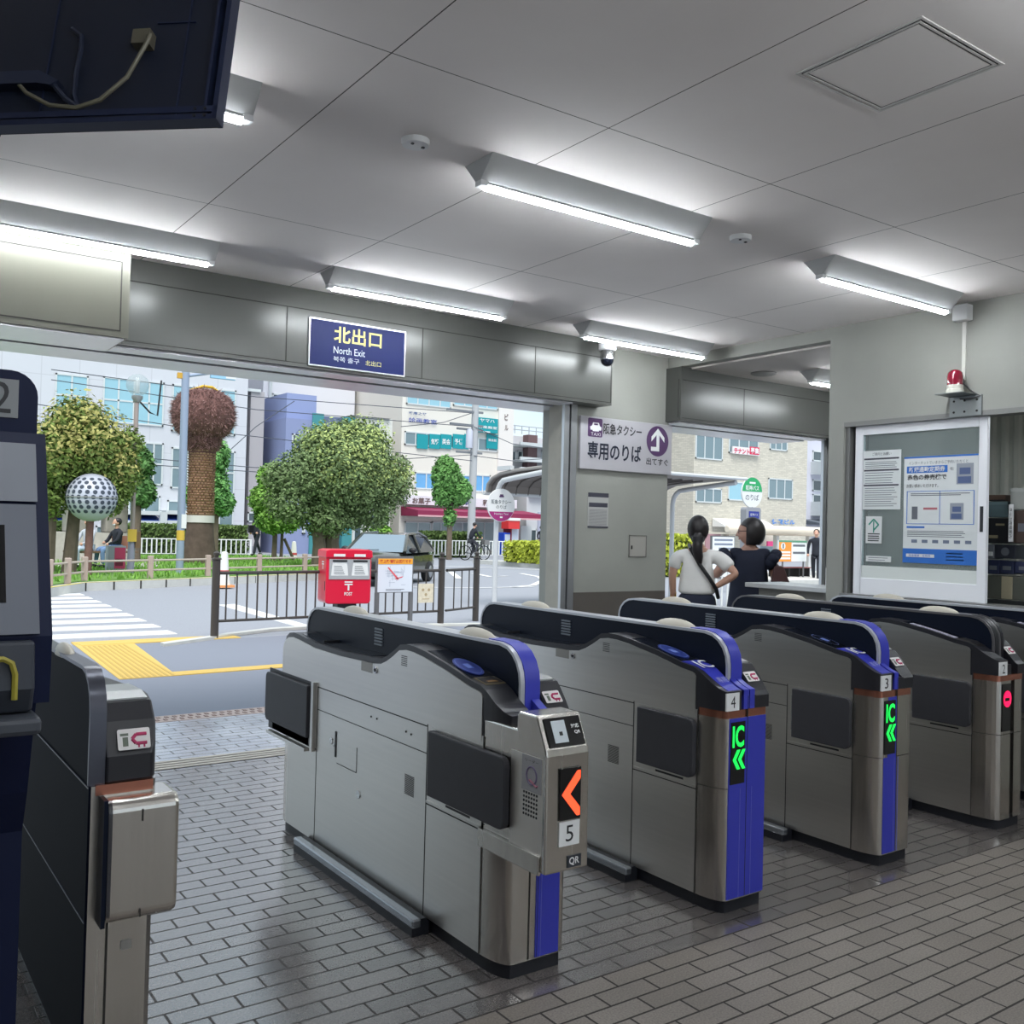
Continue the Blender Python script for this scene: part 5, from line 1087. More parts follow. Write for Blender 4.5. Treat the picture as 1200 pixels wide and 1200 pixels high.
# pierced metal ball
p = at(102, 684, 23.4); t = thing('ball_sculpture', 'pierced silver metal ball on a rusty post', 'sculpture', (p.x, 23.4, .17)); zc = at(105, 583, 23.4).z - .17; R = .55
MB().tube([(0, 0, 0), (.02, 0, zc - R + .03)], .085, 10).build('post', mat('rust_post', (118, 86, 80), .85, var=.2, vscale=8), t)
SIL = mat('ball_silver', (184, 188, 202), .45, .1)
MB().ball((.04, 0, zc), R, 32, 20).build('ball', SIL, t); q = MB()
for i in range(-3, 5):
    la = i * .21; n_ = max(6, int(22 * math.cos(la)))
    for k in range(n_):
        lo = 2 * PI * (k + .5 * (i % 2)) / n_; d = Vector((math.cos(la) * math.cos(lo), math.cos(la) * math.sin(lo), math.sin(la))); c = d * (R + .002); u = d.orthogonal().normalized(); v = d.cross(u)
        q.add([Vector((.04, 0, zc)) + c + (u * math.cos(a) + v * math.sin(a)) * .05 for a in [j * PI / 4 for j in range(8)]], [tuple(range(8))])
q.build('hole', mat('hole_dark', (62, 70, 84), .8), t, fix=False)['kind'] = 'stuff'
MB().lathe([(R + .003, -.012), (R + .016, -.012), (R + .016, .012), (R + .003, .012)], (.04, 0, zc), 32).build('equator_ring', TRIMG, t)
# stone monument
p = at(115, 664, 30.5); STONE = mat('monument_stone', (150, 146, 138), .9, var=.2, vscale=3, bump=.4, bscale=6)
t = thing('stone_monument', 'grey stone monument with stacked blocks behind the bench', 'monument', (p.x - .1, 31.2, .17))
MB().box((-1.1, -.5, 0), (1.1, .5, .9)).build('base', mat('monument_pale', (186, 182, 174), .9, var=.15, vscale=3), t); MB().box((-.75, -.35, .9), (-.15, .35, 3.2)).box((.35, -.35, .9), (1.0, .35, 2.6)).build('pillar_block', STONE, t, bev=.05); MB().box((-1.0, -.4, 1.9), (.0, .4, 2.15)).build('slab', STONE, t, bev=.05); MB().box((.25, -.45, 2.6), (1.15, .45, 3.0)).build('capstone', STONE, t, bev=.08)
MB().box((-.15, -.3, 2.0), (.0, .3, 3.0)).box((.15, -.3, 1.6), (.28, .3, 3.1)).build('stone_rib', mat('monument_light', (196, 192, 184), .9), t)
leaves(MB(), [((.7, 0, 3.5), (.45, .45, .5))], 160, .3, 5, .12).build('spiky_leaf', mat('agave', (150, 164, 146), .7), t, fix=False)
# low pipe fence along the island
PF = mat('pipe_beige', (176, 166, 154), .6); pts = [(3.4, 20.0), (4.3, 21.4), (7.3, 22.75), (10.3, 24.05), (12.0, 25.0)]
t = thing('pipe_fence', 'low two-rail pipe fence with stone posts round the lawn', 'fence', (pts[0][0], pts[0][1], .17))
for z in (.2, .42): MB().tube([(x - pts[0][0], y - pts[0][1], z) for x, y in pts], .025, 6).build('rail', PF, t)
for i in range(9):
    k = i / 8 * (len(pts) - 1); a = Vector(pts[int(min(k, len(pts) - 1.001))]); b = Vector(pts[min(int(k) + 1, len(pts) - 1)]); c = a.lerp(b, k - int(min(k, len(pts) - 1.001))) - Vector(pts[0])
    MB().box((c.x - .06, c.y - .06, 0), (c.x + .06, c.y + .06, .52)).build('post', mat('post_stone', (168, 152, 142), .8), t, bev=.02)
# road cones / white delineators
def cone(label, px, py, y):
    p = at(px, py, y); t = thing('traffic_cone', label, 'cone', (p.x, y, max(0, p.z)), 0, 'white traffic cones')
    MB().box((-.19, -.19, 0), (.19, .19, .05)).build('base', mat('cone_orange', (226, 150, 90), .6), t); MB().lathe([(.15, .05), (.12, .22), (.1, .4), (.085, .62), (.07, .78), (0, .8)], n=16).build('body', mat('cone_white', (226, 224, 220), .5), t)
    MB().lathe([(.113, .3), (.118, .3), (.112, .38), (.107, .38)], n=16).build('red_mark', mat('cone_red', (190, 70, 70), .5), t)
cone('white cone standing on the near kerb of the lawn', 262, 688, 21.2); cone('white cone far back on the lawn right of the staked tree', 344, 660, 33)
# bench
p = at(118, 668, 27.0); t = thing('park_bench', 'low wooden park bench beside the monument', 'bench', (p.x, 27.0, .19))
MB().box((-.9, -.2, .4), (.9, .2, .45)).build('seat', mat('bench_wood', (120, 96, 78), .7), t); MB().box((.3, .18, .5), (.9, .22, .85)).build('backrest', mat('bench_brick', (162, 112, 92), .7), t)
for x in (-.75, .75): MB().box((x - .04, -.18, 0), (x + .04, .18, .4)).build('leg', mat('bench_iron', (60, 60, 64), .6), t)
a, b = at(133, 652, 25.5), at(146, 671, 25.5); t = thing('poster_stand', 'grey box with a small pink poster beside the bench', 'poster', ((a.x + b.x) / 2, 25.5, .19)); w = (b.x - a.x)
MB().box((-w, -.02, 0), (w * .55, .25, .62)).build('board', mat('stand_grey', (160, 164, 176), .6), t); MB().box((-w * .42, -.03, .05), (w * .5, -.02, .58)).build('sheet', mat('poster_pink', (206, 70, 110), .6), t); MB().box((-w * .35, -.035, .12), (w * .3, -.03, .3)).build('picture', mat('poster_dark', (120, 36, 60), .6), t)

# ------------------------------------------------------------------ people
SKIN = mat('skin', (206, 160, 138), .55); SKIN2 = mat('skin_darker', (190, 146, 128), .55); HAIRM = mat('hair_black', (30, 25, 27), .45)  # second skin tone, slightly darker, for the woman in navy
def skin(name, chains, m, parent, sub=2, root=0):
    """one continuous surface grown from chains of (x, y, z, rx[, ry]) joints that share their first joints"""
    verts = []; edges = []; rad = []; idx = {}
    for ch in chains:
        last = None
        for j in ch:
            key = tuple(round(c, 4) for c in j[:3])
            if key not in idx:
                idx[key] = len(verts); verts.append(j[:3]); rad.append((j[3], j[4] if len(j) > 4 else j[3]))
            if last is not None and last != idx[key]: edges.append((last, idx[key]))
            last = idx[key]
    me = bpy.data.meshes.new(name); me.from_pydata(verts, edges, []); me.materials.append(m)
    o = bpy.data.objects.new(name, me); C.objects.link(o)
    bm = bmesh.new(); bm.from_mesh(me); lay = bm.verts.layers.skin.verify(); bm.verts.ensure_lookup_table()
    for v, r in zip(bm.verts, rad): v[lay].radius = r; v[lay].use_root = False
    bm.verts[root][lay].use_root = True; bm.to_mesh(me); bm.free()
    s = o.modifiers.new('skin', 'SKIN'); s.use_smooth_shade = True
    ss = o.modifiers.new('sub', 'SUBSURF'); ss.levels = sub; ss.render_levels = sub
    bpy.context.view_layer.update()
    ev = bpy.data.meshes.new_from_object(o.evaluated_get(bpy.context.evaluated_depsgraph_get()))
    ev.name = name; ev.materials.clear(); ev.materials.append(m)
    bpy.data.objects.remove(o)
    for pl in ev.polygons: pl.use_smooth = True
    o2 = bpy.data.objects.new(name, ev); C.objects.link(o2); o2.parent = parent
    return o2
def hand(chains, wrist, d, side, up, s=1.0):
    """palm and five fingers growing from the wrist along d; side = towards the thumb"""
    w = Vector(wrist); d = Vector(d).normalized(); side = Vector(side).normalized(); up = Vector(up).normalized()
    palm = w + d * .045 * s; kn = w + d * .085 * s
    chains.append([tuple(w) + (.024 * s, .018 * s), tuple(palm) + (.034 * s, .014 * s), tuple(kn) + (.034 * s, .013 * s)])
    for k, L in zip((-1.5, -.5, .5, 1.5), (.055, .072, .078, .068)):
        b = kn + side * k * .019 * s; chains.append([tuple(kn) + (.034 * s, .013 * s), tuple(b + d * .01 * s) + (.0095 * s,), tuple(b + d * (.01 + L * .55) * s - up * .008 * s) + (.0085 * s,), tuple(b + d * (.01 + L) * s - up * .024 * s) + (.0075 * s,)])
    th = w + d * .03 * s; chains.append([tuple(palm) + (.034 * s, .014 * s), tuple(th + side * .045 * s) + (.011 * s,), tuple(th + side * .062 * s + d * .035 * s - up * .008 * s) + (.0095 * s,)])

def head(parent, c, yaw, m=SKIN, s=1.0):
    """head with face looking towards local -Y turned by yaw"""
    M = Matrix.Translation(c) @ Matrix.Rotation(yaw, 4, 'Z')
    q = MB(); q.ball((0, 0, 0), (.075 * s, .092 * s, .112 * s), 24, 16)
    for i, v in enumerate(q.v):
        v = Vector(v)
        if v.z < -.02 * s: f = 1 - .35 * min(1, (-.02 * s - v.z) / (.09 * s)); v.x *= f; v.y = v.y * (f + .12) if v.y < 0 else v.y * f
        q.v[i] = tuple(v)
    q.prism([(-.09 * s, -.03 * s), (-.112 * s, -.035 * s), (-.09 * s, .018 * s)], 'x', -.012 * s, .012 * s)
    for x in (-1, 1): q.ball((x * .077 * s, .008 * s, -.012 * s), (.012 * s, .022 * s, .032 * s), 10, 8)
    return q.rot(M), M
def face_marks(parent, M, s=1.0, mouth=True):
    q = MB()
    for x in (-.03, .03): q.ball((x * s, -.084 * s, .004 * s), (.014 * s, .006 * s, .006 * s), 10, 6)
    q.rot(M).build('eye', INK, parent); q = MB()
    for x in (-.03, .03): q.box(((x - .018) * s, -.09 * s, .02 * s), ((x + .018) * s, -.082 * s, .025 * s))
    q.rot(M).build('eyebrow', HAIRM, parent)
    if mouth: MB().ball((0, -.086 * s, -.062 * s), (.022 * s, .008 * s, .006 * s), 10, 6).rot(M).build('mouth', mat('lip', (178, 104, 100), .5), parent)

# woman in the white T-shirt (back towards the camera; faces away = +Y local)
def lerp3(a, b, f): return tuple(a[i] + (b[i] - a[i]) * f for i in range(3))
D1 = 8.45; o1 = ray(818, 626) * D1; w1 = Vector((o1.x, o1.y, 0))
f1 = math.atan2(w1.y, w1.x) - PI / 2                          # local +Y = straight away from the camera
t = thing('person', 'woman in white T-shirt with ponytail and black shoulder strap, seen from behind', 'person', w1, f1)
shL, shR = (-.185, 0, 1.275), (.185, 0, 1.275)
elL, wrL = (-.215, -.02, 1.1), (-.205, .04, .9)
elR, wrR = (.335, -.07, 1.135), (.165, -.05, 1.02)
ch = [[(0, 0, .86, .14, .10), (0, 0, .98, .118, .085), (0, 0, 1.12, .13, .09), (0, 0, 1.24, .14, .085), (0, 0, 1.33, .05, .05), (0, .005, 1.42, .047, .047)],
      [(0, 0, 1.24, .14, .085), (-.1, 0, 1.29, .06), shL + (.05,), lerp3(shL, elL, .5) + (.043,), elL + (.036,), lerp3(elL, wrL, .5) + (.033,), wrL + (.024,)],
      [(0, 0, 1.24, .14, .085), (.1, 0, 1.29, .06), shR + (.05,), lerp3(shR, elR, .5) + (.043,), elR + (.038,), lerp3(elR, wrR, .5) + (.034,), wrR + (.024,)],
      [(0, 0, .86, .14, .10), (-.085, 0, .78, .085), (-.09, 0, .45, .058), (-.09, -.01, .28, .052), (-.09, 0, .09, .035), (-.09, .03, .04, .036), (-.09, .16, .03, .03)],
      [(0, 0, .86, .14, .10), (.085, 0, .78, .085), (.09, 0, .45, .058), (.09, -.01, .28, .052), (.09, 0, .09, .035), (.09, .03, .04, .036), (.09, .16, .03, .03)]]
hand(ch, wrL, (0, .05, -1), (0, 1, 0), (-1, 0, 0)); hand(ch, wrR, (-.85, .3, -.35), (0, .3, .9), (.2, -1, 0))
body = skin('body', ch, SKIN, t)
hq, HM_ = head(t, (0, .015, 1.5), PI + .25); hq.build('head', SKIN, t); face_marks(t, HM_)
TEE = mat('tee_white', (240, 238, 235), .85, var=.04, vscale=9)
sleeveL = lerp3(shL, elL, .75); sleeveR = lerp3(shR, elR, .72)
skin('t_shirt', [[(0, 0, .93, .185, .14), (0, 0, .99, .175, .13), (0, 0, 1.12, .158, .11), (0, 0, 1.25, .158, .1), (0, 0, 1.335, .07, .066)], [(0, 0, 1.25, .158, .1), (-.11, 0, 1.29, .075), shL + (.07,), sleeveL + (.072,)], [(0, 0, 1.25, .158, .1), (.11, 0, 1.29, .075), shR + (.07,), sleeveR + (.07,)]], TEE, t)
DEN = mat('denim_navy', (36, 42, 62), .85)
skin('trousers', [[(0, 0, .98, .165, .125), (0, 0, .88, .185, .14), (0, 0, .8, .18, .14)], [(0, 0, .8, .18, .14), (-.088, 0, .7, .1), (-.09, 0, .45, .08), (-.09, 0, .1, .07)], [(0, 0, .8, .18, .14), (.088, 0, .7, .1), (.09, 0, .45, .08), (.09, 0, .1, .07)]], DEN, t)
hm = MB().ball((0, -.012, 1.52), (.094, .104, .122), 22, 14).ball((0, -.06, 1.44), (.062, .05, .06), 14, 10)
for v in range(len(hm.v)):
    p = hm.v[v]
    if p[1] > .055 and p[2] < 1.57: hm.v[v] = (p[0], .055, p[2])
hm.build('hair', HAIRM, t)
MB().tube([(0, -.1, 1.47), (.0, -.135, 1.42), (-.005, -.14, 1.34), (.01, -.13, 1.27), (.03, -.125, 1.2)], [.035, .042, .046, .038, .008], 12).build('ponytail', HAIRM, t); MB().lathe([(.04, -.02), (.05, -.02), (.05, .02), (.04, .02)], (0, -.128, 1.43), 12).build('hair_tie', INK, t)
STRAP = mat('strap_black', (26, 26, 30), .5)
MB().tube([(-.075, .04, 1.375), (-.06, -.085, 1.345), (.02, -.128, 1.21), (.1, -.132, 1.1), (.165, -.1, 1.0), (.185, 0, .92)], .017, 8).build('shoulder_strap', STRAP, t)
MB().tube([(wrL[0] - .027, wrL[1], .93), (wrL[0] + .027, wrL[1], .93)], .03, 10).build('bracelet', mat('gold', (190, 150, 80), .3, .8), t)
for x in (-.09, .09): MB().ball((x, .06, .045), (.05, .13, .045), 14, 8).build('shoe', mat('shoe_white', (200, 198, 192), .6), t)
Mw = Matrix.Translation(w1) @ Matrix.Rotation(f1, 4, 'Z'); hp = Mw @ Vector((-.225, .02, .72))
b_ = thing('handbag', 'black and tan handbag held by the woman in the white T-shirt', 'bag', hp, f1)
MB().prism([(-.14, -.12), (.14, -.12), (.1, .1), (-.1, .1)], 'x', -.045, .045).build('body', mat('bag_black', (38, 34, 34), .5), b_, bev=.01); MB().box((-.047, -.1, -.115), (.047, .1, -.03)).build('tan_panel', mat('bag_tan', (166, 116, 66), .5), b_); MB().tube([(0, -.08, .09), (0, -.05, .19), (0, .05, .19), (0, .08, .09)], .009, 6).build('handle', MATS['bag_tan'], b_)

# woman in the navy dress
D2 = 8.9; o2 = ray(879, 627) * D2; w2 = Vector((o2.x, o2.y, 0)); f2 = math.atan2(w2.y, w2.x) - PI / 2
t = thing('person', 'woman in navy ruffle sleeved dress and glasses with bobbed hair, head turned left', 'person', w2, f2)
shL, shR = (-.18, 0, 1.29), (.18, 0, 1.29); elL, wrL = (-.31, -.04, 1.09), (-.25, .2, 1.12); elR, wrR = (.24, .05, 1.05), (.25, .12, .82)
ch = [[(0, 0, .88, .15, .11), (0, 0, 1.0, .125, .09), (0, 0, 1.13, .135, .095), (0, 0, 1.25, .14, .085), (0, 0, 1.34, .052, .05), (0, .01, 1.42, .048, .048)],
      [(0, 0, 1.25, .14, .085), (-.1, 0, 1.3, .06), shL + (.052,), lerp3(shL, elL, .5) + (.048,), elL + (.04,), lerp3(elL, wrL, .5) + (.035,), wrL + (.025,)],
      [(0, 0, 1.25, .14, .085), (.1, 0, 1.3, .06), shR + (.052,), lerp3(shR, elR, .5) + (.046,), elR + (.039,), lerp3(elR, wrR, .5) + (.034,), wrR + (.025,)],
      [(0, 0, .88, .15, .11), (-.085, 0, .78, .085), (-.09, 0, .45, .058), (-.09, -.01, .28, .052), (-.09, 0, .09, .035), (-.09, .03, .04, .036), (-.09, .16, .03, .03)],
      [(0, 0, .88, .15, .11), (.085, 0, .78, .085), (.09, 0, .45, .058), (.09, -.01, .28, .052), (.09, 0, .09, .035), (.09, .03, .04, .036), (.09, .16, .03, .03)]]
hand(ch, wrL, (.5, .8, .3), (0, -.3, 1), (-1, 0, 0)); hand(ch, wrR, (0, .2, -1), (0, 1, 0), (1, 0, 0))
skin('body', ch, SKIN2, t); hq, HM_ = head(t, (-.012, .0, 1.5), -PI / 2 - .15, SKIN2, 1.08); hq.build('head', SKIN2, t); face_marks(t, HM_)
NAVY = mat('dress_navy', (24, 30, 50), .85, var=.1, vscale=12)
skin('dress', [[(0, 0, .5, .25, .2), (0, 0, .75, .225, .17), (0, 0, 1.0, .19, .14), (0, 0, 1.15, .18, .125), (0, 0, 1.26, .165, .105), (0, 0, 1.35, .08, .075)], [(0, 0, 1.26, .165, .105), (-.12, 0, 1.3, .075), (-.19, -.01, 1.285, .085)], [(0, 0, 1.26, .165, .105), (.12, 0, 1.3, .075), (.19, 0, 1.285, .085)]], NAVY, t)
for s_ in (-1, 1):
    q = MB()
    for k in range(9):
        a = k * 2 * PI / 9; q.ball((s_ * (.205 + .03 * math.cos(a)), .075 * math.sin(a), 1.255 + .05 * math.cos(a)), (.055, .045, .05), 10, 8)
    q.build('ruffle_sleeve', NAVY, t)
hm = MB().ball((.018, 0, 1.5), (.122, .118, .145), 28, 20)
for v in range(len(hm.v)):
    p = hm.v[v]
    p = (p[0], p[1], max(p[2], 1.385))
    hm.v[v] = (max(p[0], -.035), p[1], p[2]) if p[2] < 1.56 else p
hm.build('hair', HAIRM, t)
q = MB()
for y in (-.034, .034): q.tube([(-.1 - .002, y + .022 * math.cos(a * PI / 6), 1.507 + .018 * math.sin(a * PI / 6)) for a in range(13)], .003, 5)
q.tube([(-.1, -.055, 1.512), (-.02, -.082, 1.512)], .003, 5).tube([(-.1, .055, 1.512), (-.02, .082, 1.512)], .003, 5).build('glasses', INK, t)
for x in (-.09, .09): MB().ball((x, .06, .045), (.05, .13, .045), 14, 8).build('shoe', INK, t)
Mw2 = Matrix.Translation(w2) @ Matrix.Rotation(f2, 4, 'Z'); hp = Mw2 @ Vector((.27, -.02, .96))
b_ = thing('tote_bag', 'dark brown tote bag hanging from the shoulder of the woman in navy', 'bag', hp, f2)
MB().prism([(-.13, -.2), (.2, -.2), (.03, .24), (-.05, .24)], 'y', -.09, .09).build('body', mat('bag_brown', (82, 52, 52), .45), b_, bev=.012); MB().tube([(-.03, 0, .22), (-.07, -.05, .3), (-.1, 0, .36), (-.07, .05, .3), (0, 0, .22)], .011, 6).build('strap', MATS['bag_brown'], b_)

def far_person(label, base, rz, top, legs, pose='walk', hair=HAIRM, mask=False):
    t = thing('person', label, 'person', base, rz)
    if pose == 'walk':
        ch = [[(0, 0, .8, .17, .13), (0, 0, .95, .15, .12), (0, 0, 1.1, .14, .1), (0, 0, 1.35, .16, .1), (0, 0, 1.47, .055)], [(0, 0, 1.35, .16, .1), (-.2, 0, 1.36, .06), (-.26, .04, 1.1, .05), (-.24, -.1, .88, .035)], [(0, 0, 1.35, .16, .1), (.2, 0, 1.36, .06), (.26, -.04, 1.1, .05), (.24, -.2, .9, .035)]]
        lg = [[(0, 0, .92, .14, .1), (-.09, 0, .82, .09), (-.1, .12, .48, .07), (-.1, .3, .12, .055)], [(0, 0, .92, .14, .1), (.09, 0, .82, .09), (.1, -.12, .48, .07), (.1, -.2, .08, .055)]]; hz = 1.6
        feet = [(-.1, .28, .06), (.1, -.26, .05)]
    else:
        ch = [[(0, 0, .5, .15, .12), (0, .02, .75, .15, .11), (0, .03, .95, .16, .1), (0, 0, 1.06, .055)], [(0, .03, .95, .16, .1), (-.2, 0, .95, .06), (-.25, -.12, .72, .05), (-.1, -.3, .66, .035)], [(0, .03, .95, .16, .1), (.2, 0, .95, .06), (.25, -.12, .72, .05), (.1, -.3, .62, .035)]]
        lg = [[(0, 0, .5, .15, .12), (-.1, -.05, .5, .09), (-.12, -.45, .5, .075), (-.12, -.5, .1, .05)], [(0, 0, .5, .15, .12), (.1, -.05, .5, .09), (.12, -.45, .5, .075), (.12, -.42, .1, .05)]]; hz = 1.2
        feet = [(-.12, -.55, .05), (.12, -.47, .05)]
    skin('jacket', ch, top, t, 1); skin('trousers', lg, legs, t, 1)
    hq, M = head(t, (0, -.02, hz), 0); hq.tube([(0, 0, hz - .16), (0, 0, hz - .06)], .05, 8); hq.build('head', SKIN, t); MB().ball((0, .025, hz + .035), (.098, .105, .105), 14, 10).build('hair', hair, t)
    if mask: MB().ball((0, -.085, hz - .045), (.055, .03, .045), 12, 8).build('mask', WHITE, t)
    for x in (ch[1][-1], ch[2][-1]): MB().ball(x[:3], .045, 8, 6).build('hand', SKIN, t)
    for f in feet: MB().ball(f, (.05, .12, .05), 10, 6).build('shoe', INK, t)
    return t
BLKC = mat('cloth_black', (34, 38, 48), .85); JEAN = mat('cloth_jean', (120, 148, 190), .85); GRYC = mat('cloth_grey', (196, 200, 212), .85); PALEC = mat('cloth_pale', (186, 200, 216), .85)
p = at(300, 655, 36.5); t = far_person('person in dark suit walking past the lawn with a shoulder bag', (p.x, 36.5, .19), math.radians(-70), BLKC, BLKC); MB().box((-.3, -.2, .9), (-.2, .15, 1.2)).build('bag', INK, t)
p = at(127, 660, 27.0); far_person('person in black top and mask seated at the right end of the bench', (p.x + .2, 27.05, .19), math.radians(-75), BLKC, JEAN, 'sit', mask=True)
far_person('person in grey top seated at the left end of the bench', (p.x - .5, 27.1, .19), math.radians(-60), GRYC, PALEC, 'sit')
# ------------------------------------------------------------------ car
def car(label, base, rz):
    t = thing('car', label, 'car', base, rz)                    # local: front = -Y
    CB = mat('car_olive', (66, 68, 62), .2, .5, coat=.6); CG = mat('car_glass', (128, 146, 160), .05, .2, coat=.5); TY = mat('tyre', (26, 26, 28), .7)
    sec = [(-2.2, .45, .78, .62), (-2.05, .3, .9, .82), (-1.2, .26, 1.02, .9), (-1.0, .26, 1.06, .9), (.0, .26, 1.06, .91), (1.6, .26, 1.08, .9), (2.0, .3, 1.05, .86), (2.2, .45, .95, .76)]
    q = MB(); n_ = 10; vs = []; fs = []
    for y, zb_, zt2, hw in sec:
        for k in range(n_):
            a = 2 * PI * k / n_ + PI / n_; cx_, sz = math.cos(a), math.sin(a); f = lambda v: math.copysign(abs(v) ** .45, v)
            vs.append((hw * f(cx_), y, (zb_ + zt2) / 2 + (zt2 - zb_) / 2 * f(sz)))
    for i in range(len(sec) - 1):
        for k in range(n_): fs.append((i * n_ + k, i * n_ + (k + 1) % n_, (i + 1) * n_ + (k + 1) % n_, (i + 1) * n_ + k))
    q.add(vs, fs, True); q.add(vs, [tuple(range(n_))[::-1], tuple(range(len(vs) - n_, len(vs)))]); q.build('body', CB, t)
    cab = [(-1.05, 1.04, .84), (-.25, 1.58, .66), (.9, 1.64, .66), (1.75, 1.5, .62), (2.0, 1.06, .8)]
    def sub(ix): return MB().add([vs[i] for i in ix], [tuple(range(len(ix)))])
    q = MB(); vs = []
    for y, z, hw in cab: vs += [(-hw, y, z), (hw, y, z)]
    vs += [(-.86, -1.05, 1.0), (.86, -1.05, 1.0), (-.86, 2.0, 1.0), (.86, 2.0, 1.0), (-.86, .3, 1.0), (.86, .3, 1.0)]
    q.add(vs[2:8], [(0, 1, 3, 2), (2, 3, 5, 4)]); q.tube([vs[0], vs[2], vs[4], vs[6], vs[8]], .05, 6).tube([vs[1], vs[3], vs[5], vs[7], vs[9]], .05, 6)
    for s_ in (-1, 1): q.tube([(s_ * .88, .35, 1.0), (s_ * .67, .3, 1.6)], .04, 6)
    q.build('roof', CB, t)
    sub((0, 1, 3, 2)).build('windscreen', CG, t, fix=False); sub((6, 7, 9, 8)).build('rear_window', CG, t, fix=False)
    for s_, n0 in ((0, 'side_window'), (1, 'side_window')): sub((0 + s_, 2 + s_, 4 + s_, 6 + s_, 8 + s_, 12 + s_, 14 + s_, 10 + s_)).build(n0, mat('car_glass_dark', (40, 46, 54), .05, coat=.5), t, fix=False)
    for x in (-.82, .82):
        for y in (-1.4, 1.35):
            w = MB().lathe([(.12, -.11), (.3, -.11), (.34, -.08), (.34, .08), (.3, .11), (.12, .11)], (x, y, .34), 24, 'x').build('wheel', TY, t); q = MB().lathe([(0, -.113), (.2, -.113), (.22, -.1), (.22, .1), (.2, .113), (0, .113)], (x, y, .34), 20, 'x'); q.build('rim', mat('rim_grey', (160, 162, 166), .3, .7), w)
        MB().ball((x * 1.2, -.75, 1.1), (.11, .06, .09), 12, 8).build('wing_mirror', INK, t)
        MB().box((x * .72 - .16, -2.2, .68), (x * .72 + .16, -2.1, .8)).build('headlamp', mat('lamp_clear', (210, 214, 220), .1), t)
    MB().box((-.5, -2.24, .45), (.5, -2.18, .7)).build('grille', INK, t); MB().box((-.17, -2.26, .48), (.17, -2.23, .62)).build('number_plate', WHITE, t)
    MB().tube([(-.55, -1.08, 1.08), (.1, -1.02, 1.1)], .012, 5).build('wiper', INK, t)
    return t
pc = atz(462, 690); ca_ = car('dark olive car parked beyond the fence facing the station', (pc.x + 1.0, pc.y + 2.3, 0), math.radians(-46)); ca_.scale = (.92, .92, .8)
# cyclist
def bicycle(label, base, rz, group=None, m=None):
    t = thing('bicycle', label, 'bicycle', base, rz, group); BK = m or mat('bike_dark', (50, 54, 62), .4)
    for x in (-.52, .52):
        q = MB().tube([(x + .33 * math.cos(a * PI / 14), 0, .34 + .33 * math.sin(a * PI / 14)) for a in range(29)], .022, 6)
        for a in range(6): q.tube([(x, 0, .34), (x + .33 * math.cos(a * PI / 3), 0, .34 + .33 * math.sin(a * PI / 3))], .005, 4)
        q.build('wheel', mat('tyre', (26, 26, 28), .7), t)
    MB().tube([(-.52, 0, .34), (-.12, 0, .32), (.38, 0, .78), (.52, 0, .34)], .025, 6).tube([(-.12, 0, .32), (-.2, 0, .82)], .022, 6).tube([(-.52, 0, .34), (-.17, 0, .68), (.38, 0, .72)], .02, 6).tube([(.38, 0, .72), (.34, 0, .98)], .02, 6).build('frame', BK, t)
    MB().tube([(.2, -.26, .98), (.34, -.1, 1.0), (.34, .1, 1.0), (.2, .26, .98)], .015, 6).build('handlebar', TRIMG, t); MB().ball((-.22, 0, .86), (.14, .08, .05), 12, 8).build('saddle', INK, t)
    MB().box((.45, -.16, .72), (.72, .16, .95)).build('basket', mat('basket_grey', (120, 120, 120), .6), t)
    return t
p = at(556, 657, 37.5); bicycle('dark bicycle being ridden past the sweet shop', (p.x, 37.5, 0), math.radians(0))
t = thing('person', 'cyclist in dark clothes riding past the sweet shop', 'person', (p.x - .1, 37.5, 0), 0)
skin('jacket', [[(-.15, 0, .95, .14, .12), (-.1, 0, 1.2, .14, .12), (.0, 0, 1.4, .15, .1), (.04, 0, 1.5, .05)], [(.0, 0, 1.4, .15, .1), (.03, -.18, 1.38, .06), (.15, -.2, 1.18, .045), (.33, -.2, 1.05, .035)], [(.0, 0, 1.4, .15, .1), (.03, .18, 1.38, .06), (.15, .2, 1.18, .045), (.33, .2, 1.05, .035)]], BLKC, t, 1)
skin('trousers', [[(-.15, 0, .95, .14, .12), (-.1, -.1, .9, .09), (.2, -.12, .75, .075), (.05, -.12, .35, .05)], [(-.15, 0, .95, .14, .12), (-.1, .1, .9, .09), (.15, .12, .6, .075), (-.05, .12, .2, .05)]], mat('cloth_dark_grey', (60, 62, 70), .85), t, 1)
hq, M = head(t, (.08, 0, 1.63), PI / 2); hq.tube([(.04, 0, 1.47), (.06, 0, 1.57)], .05, 8).build('head', SKIN, t); MB().ball((.06, 0, 1.67), (.1, .095, .095), 14, 10).build('hair', HAIRM, t)
for y in (-.2, .2): MB().ball((.36, y, 1.03), .045, 8, 6).build('hand', SKIN, t)
for y, x, z in ((-.12, .08, .3), (.12, -.02, .15)): MB().ball((x + .04, y, z), (.12, .05, .05), 10, 6).build('shoe', INK, t)
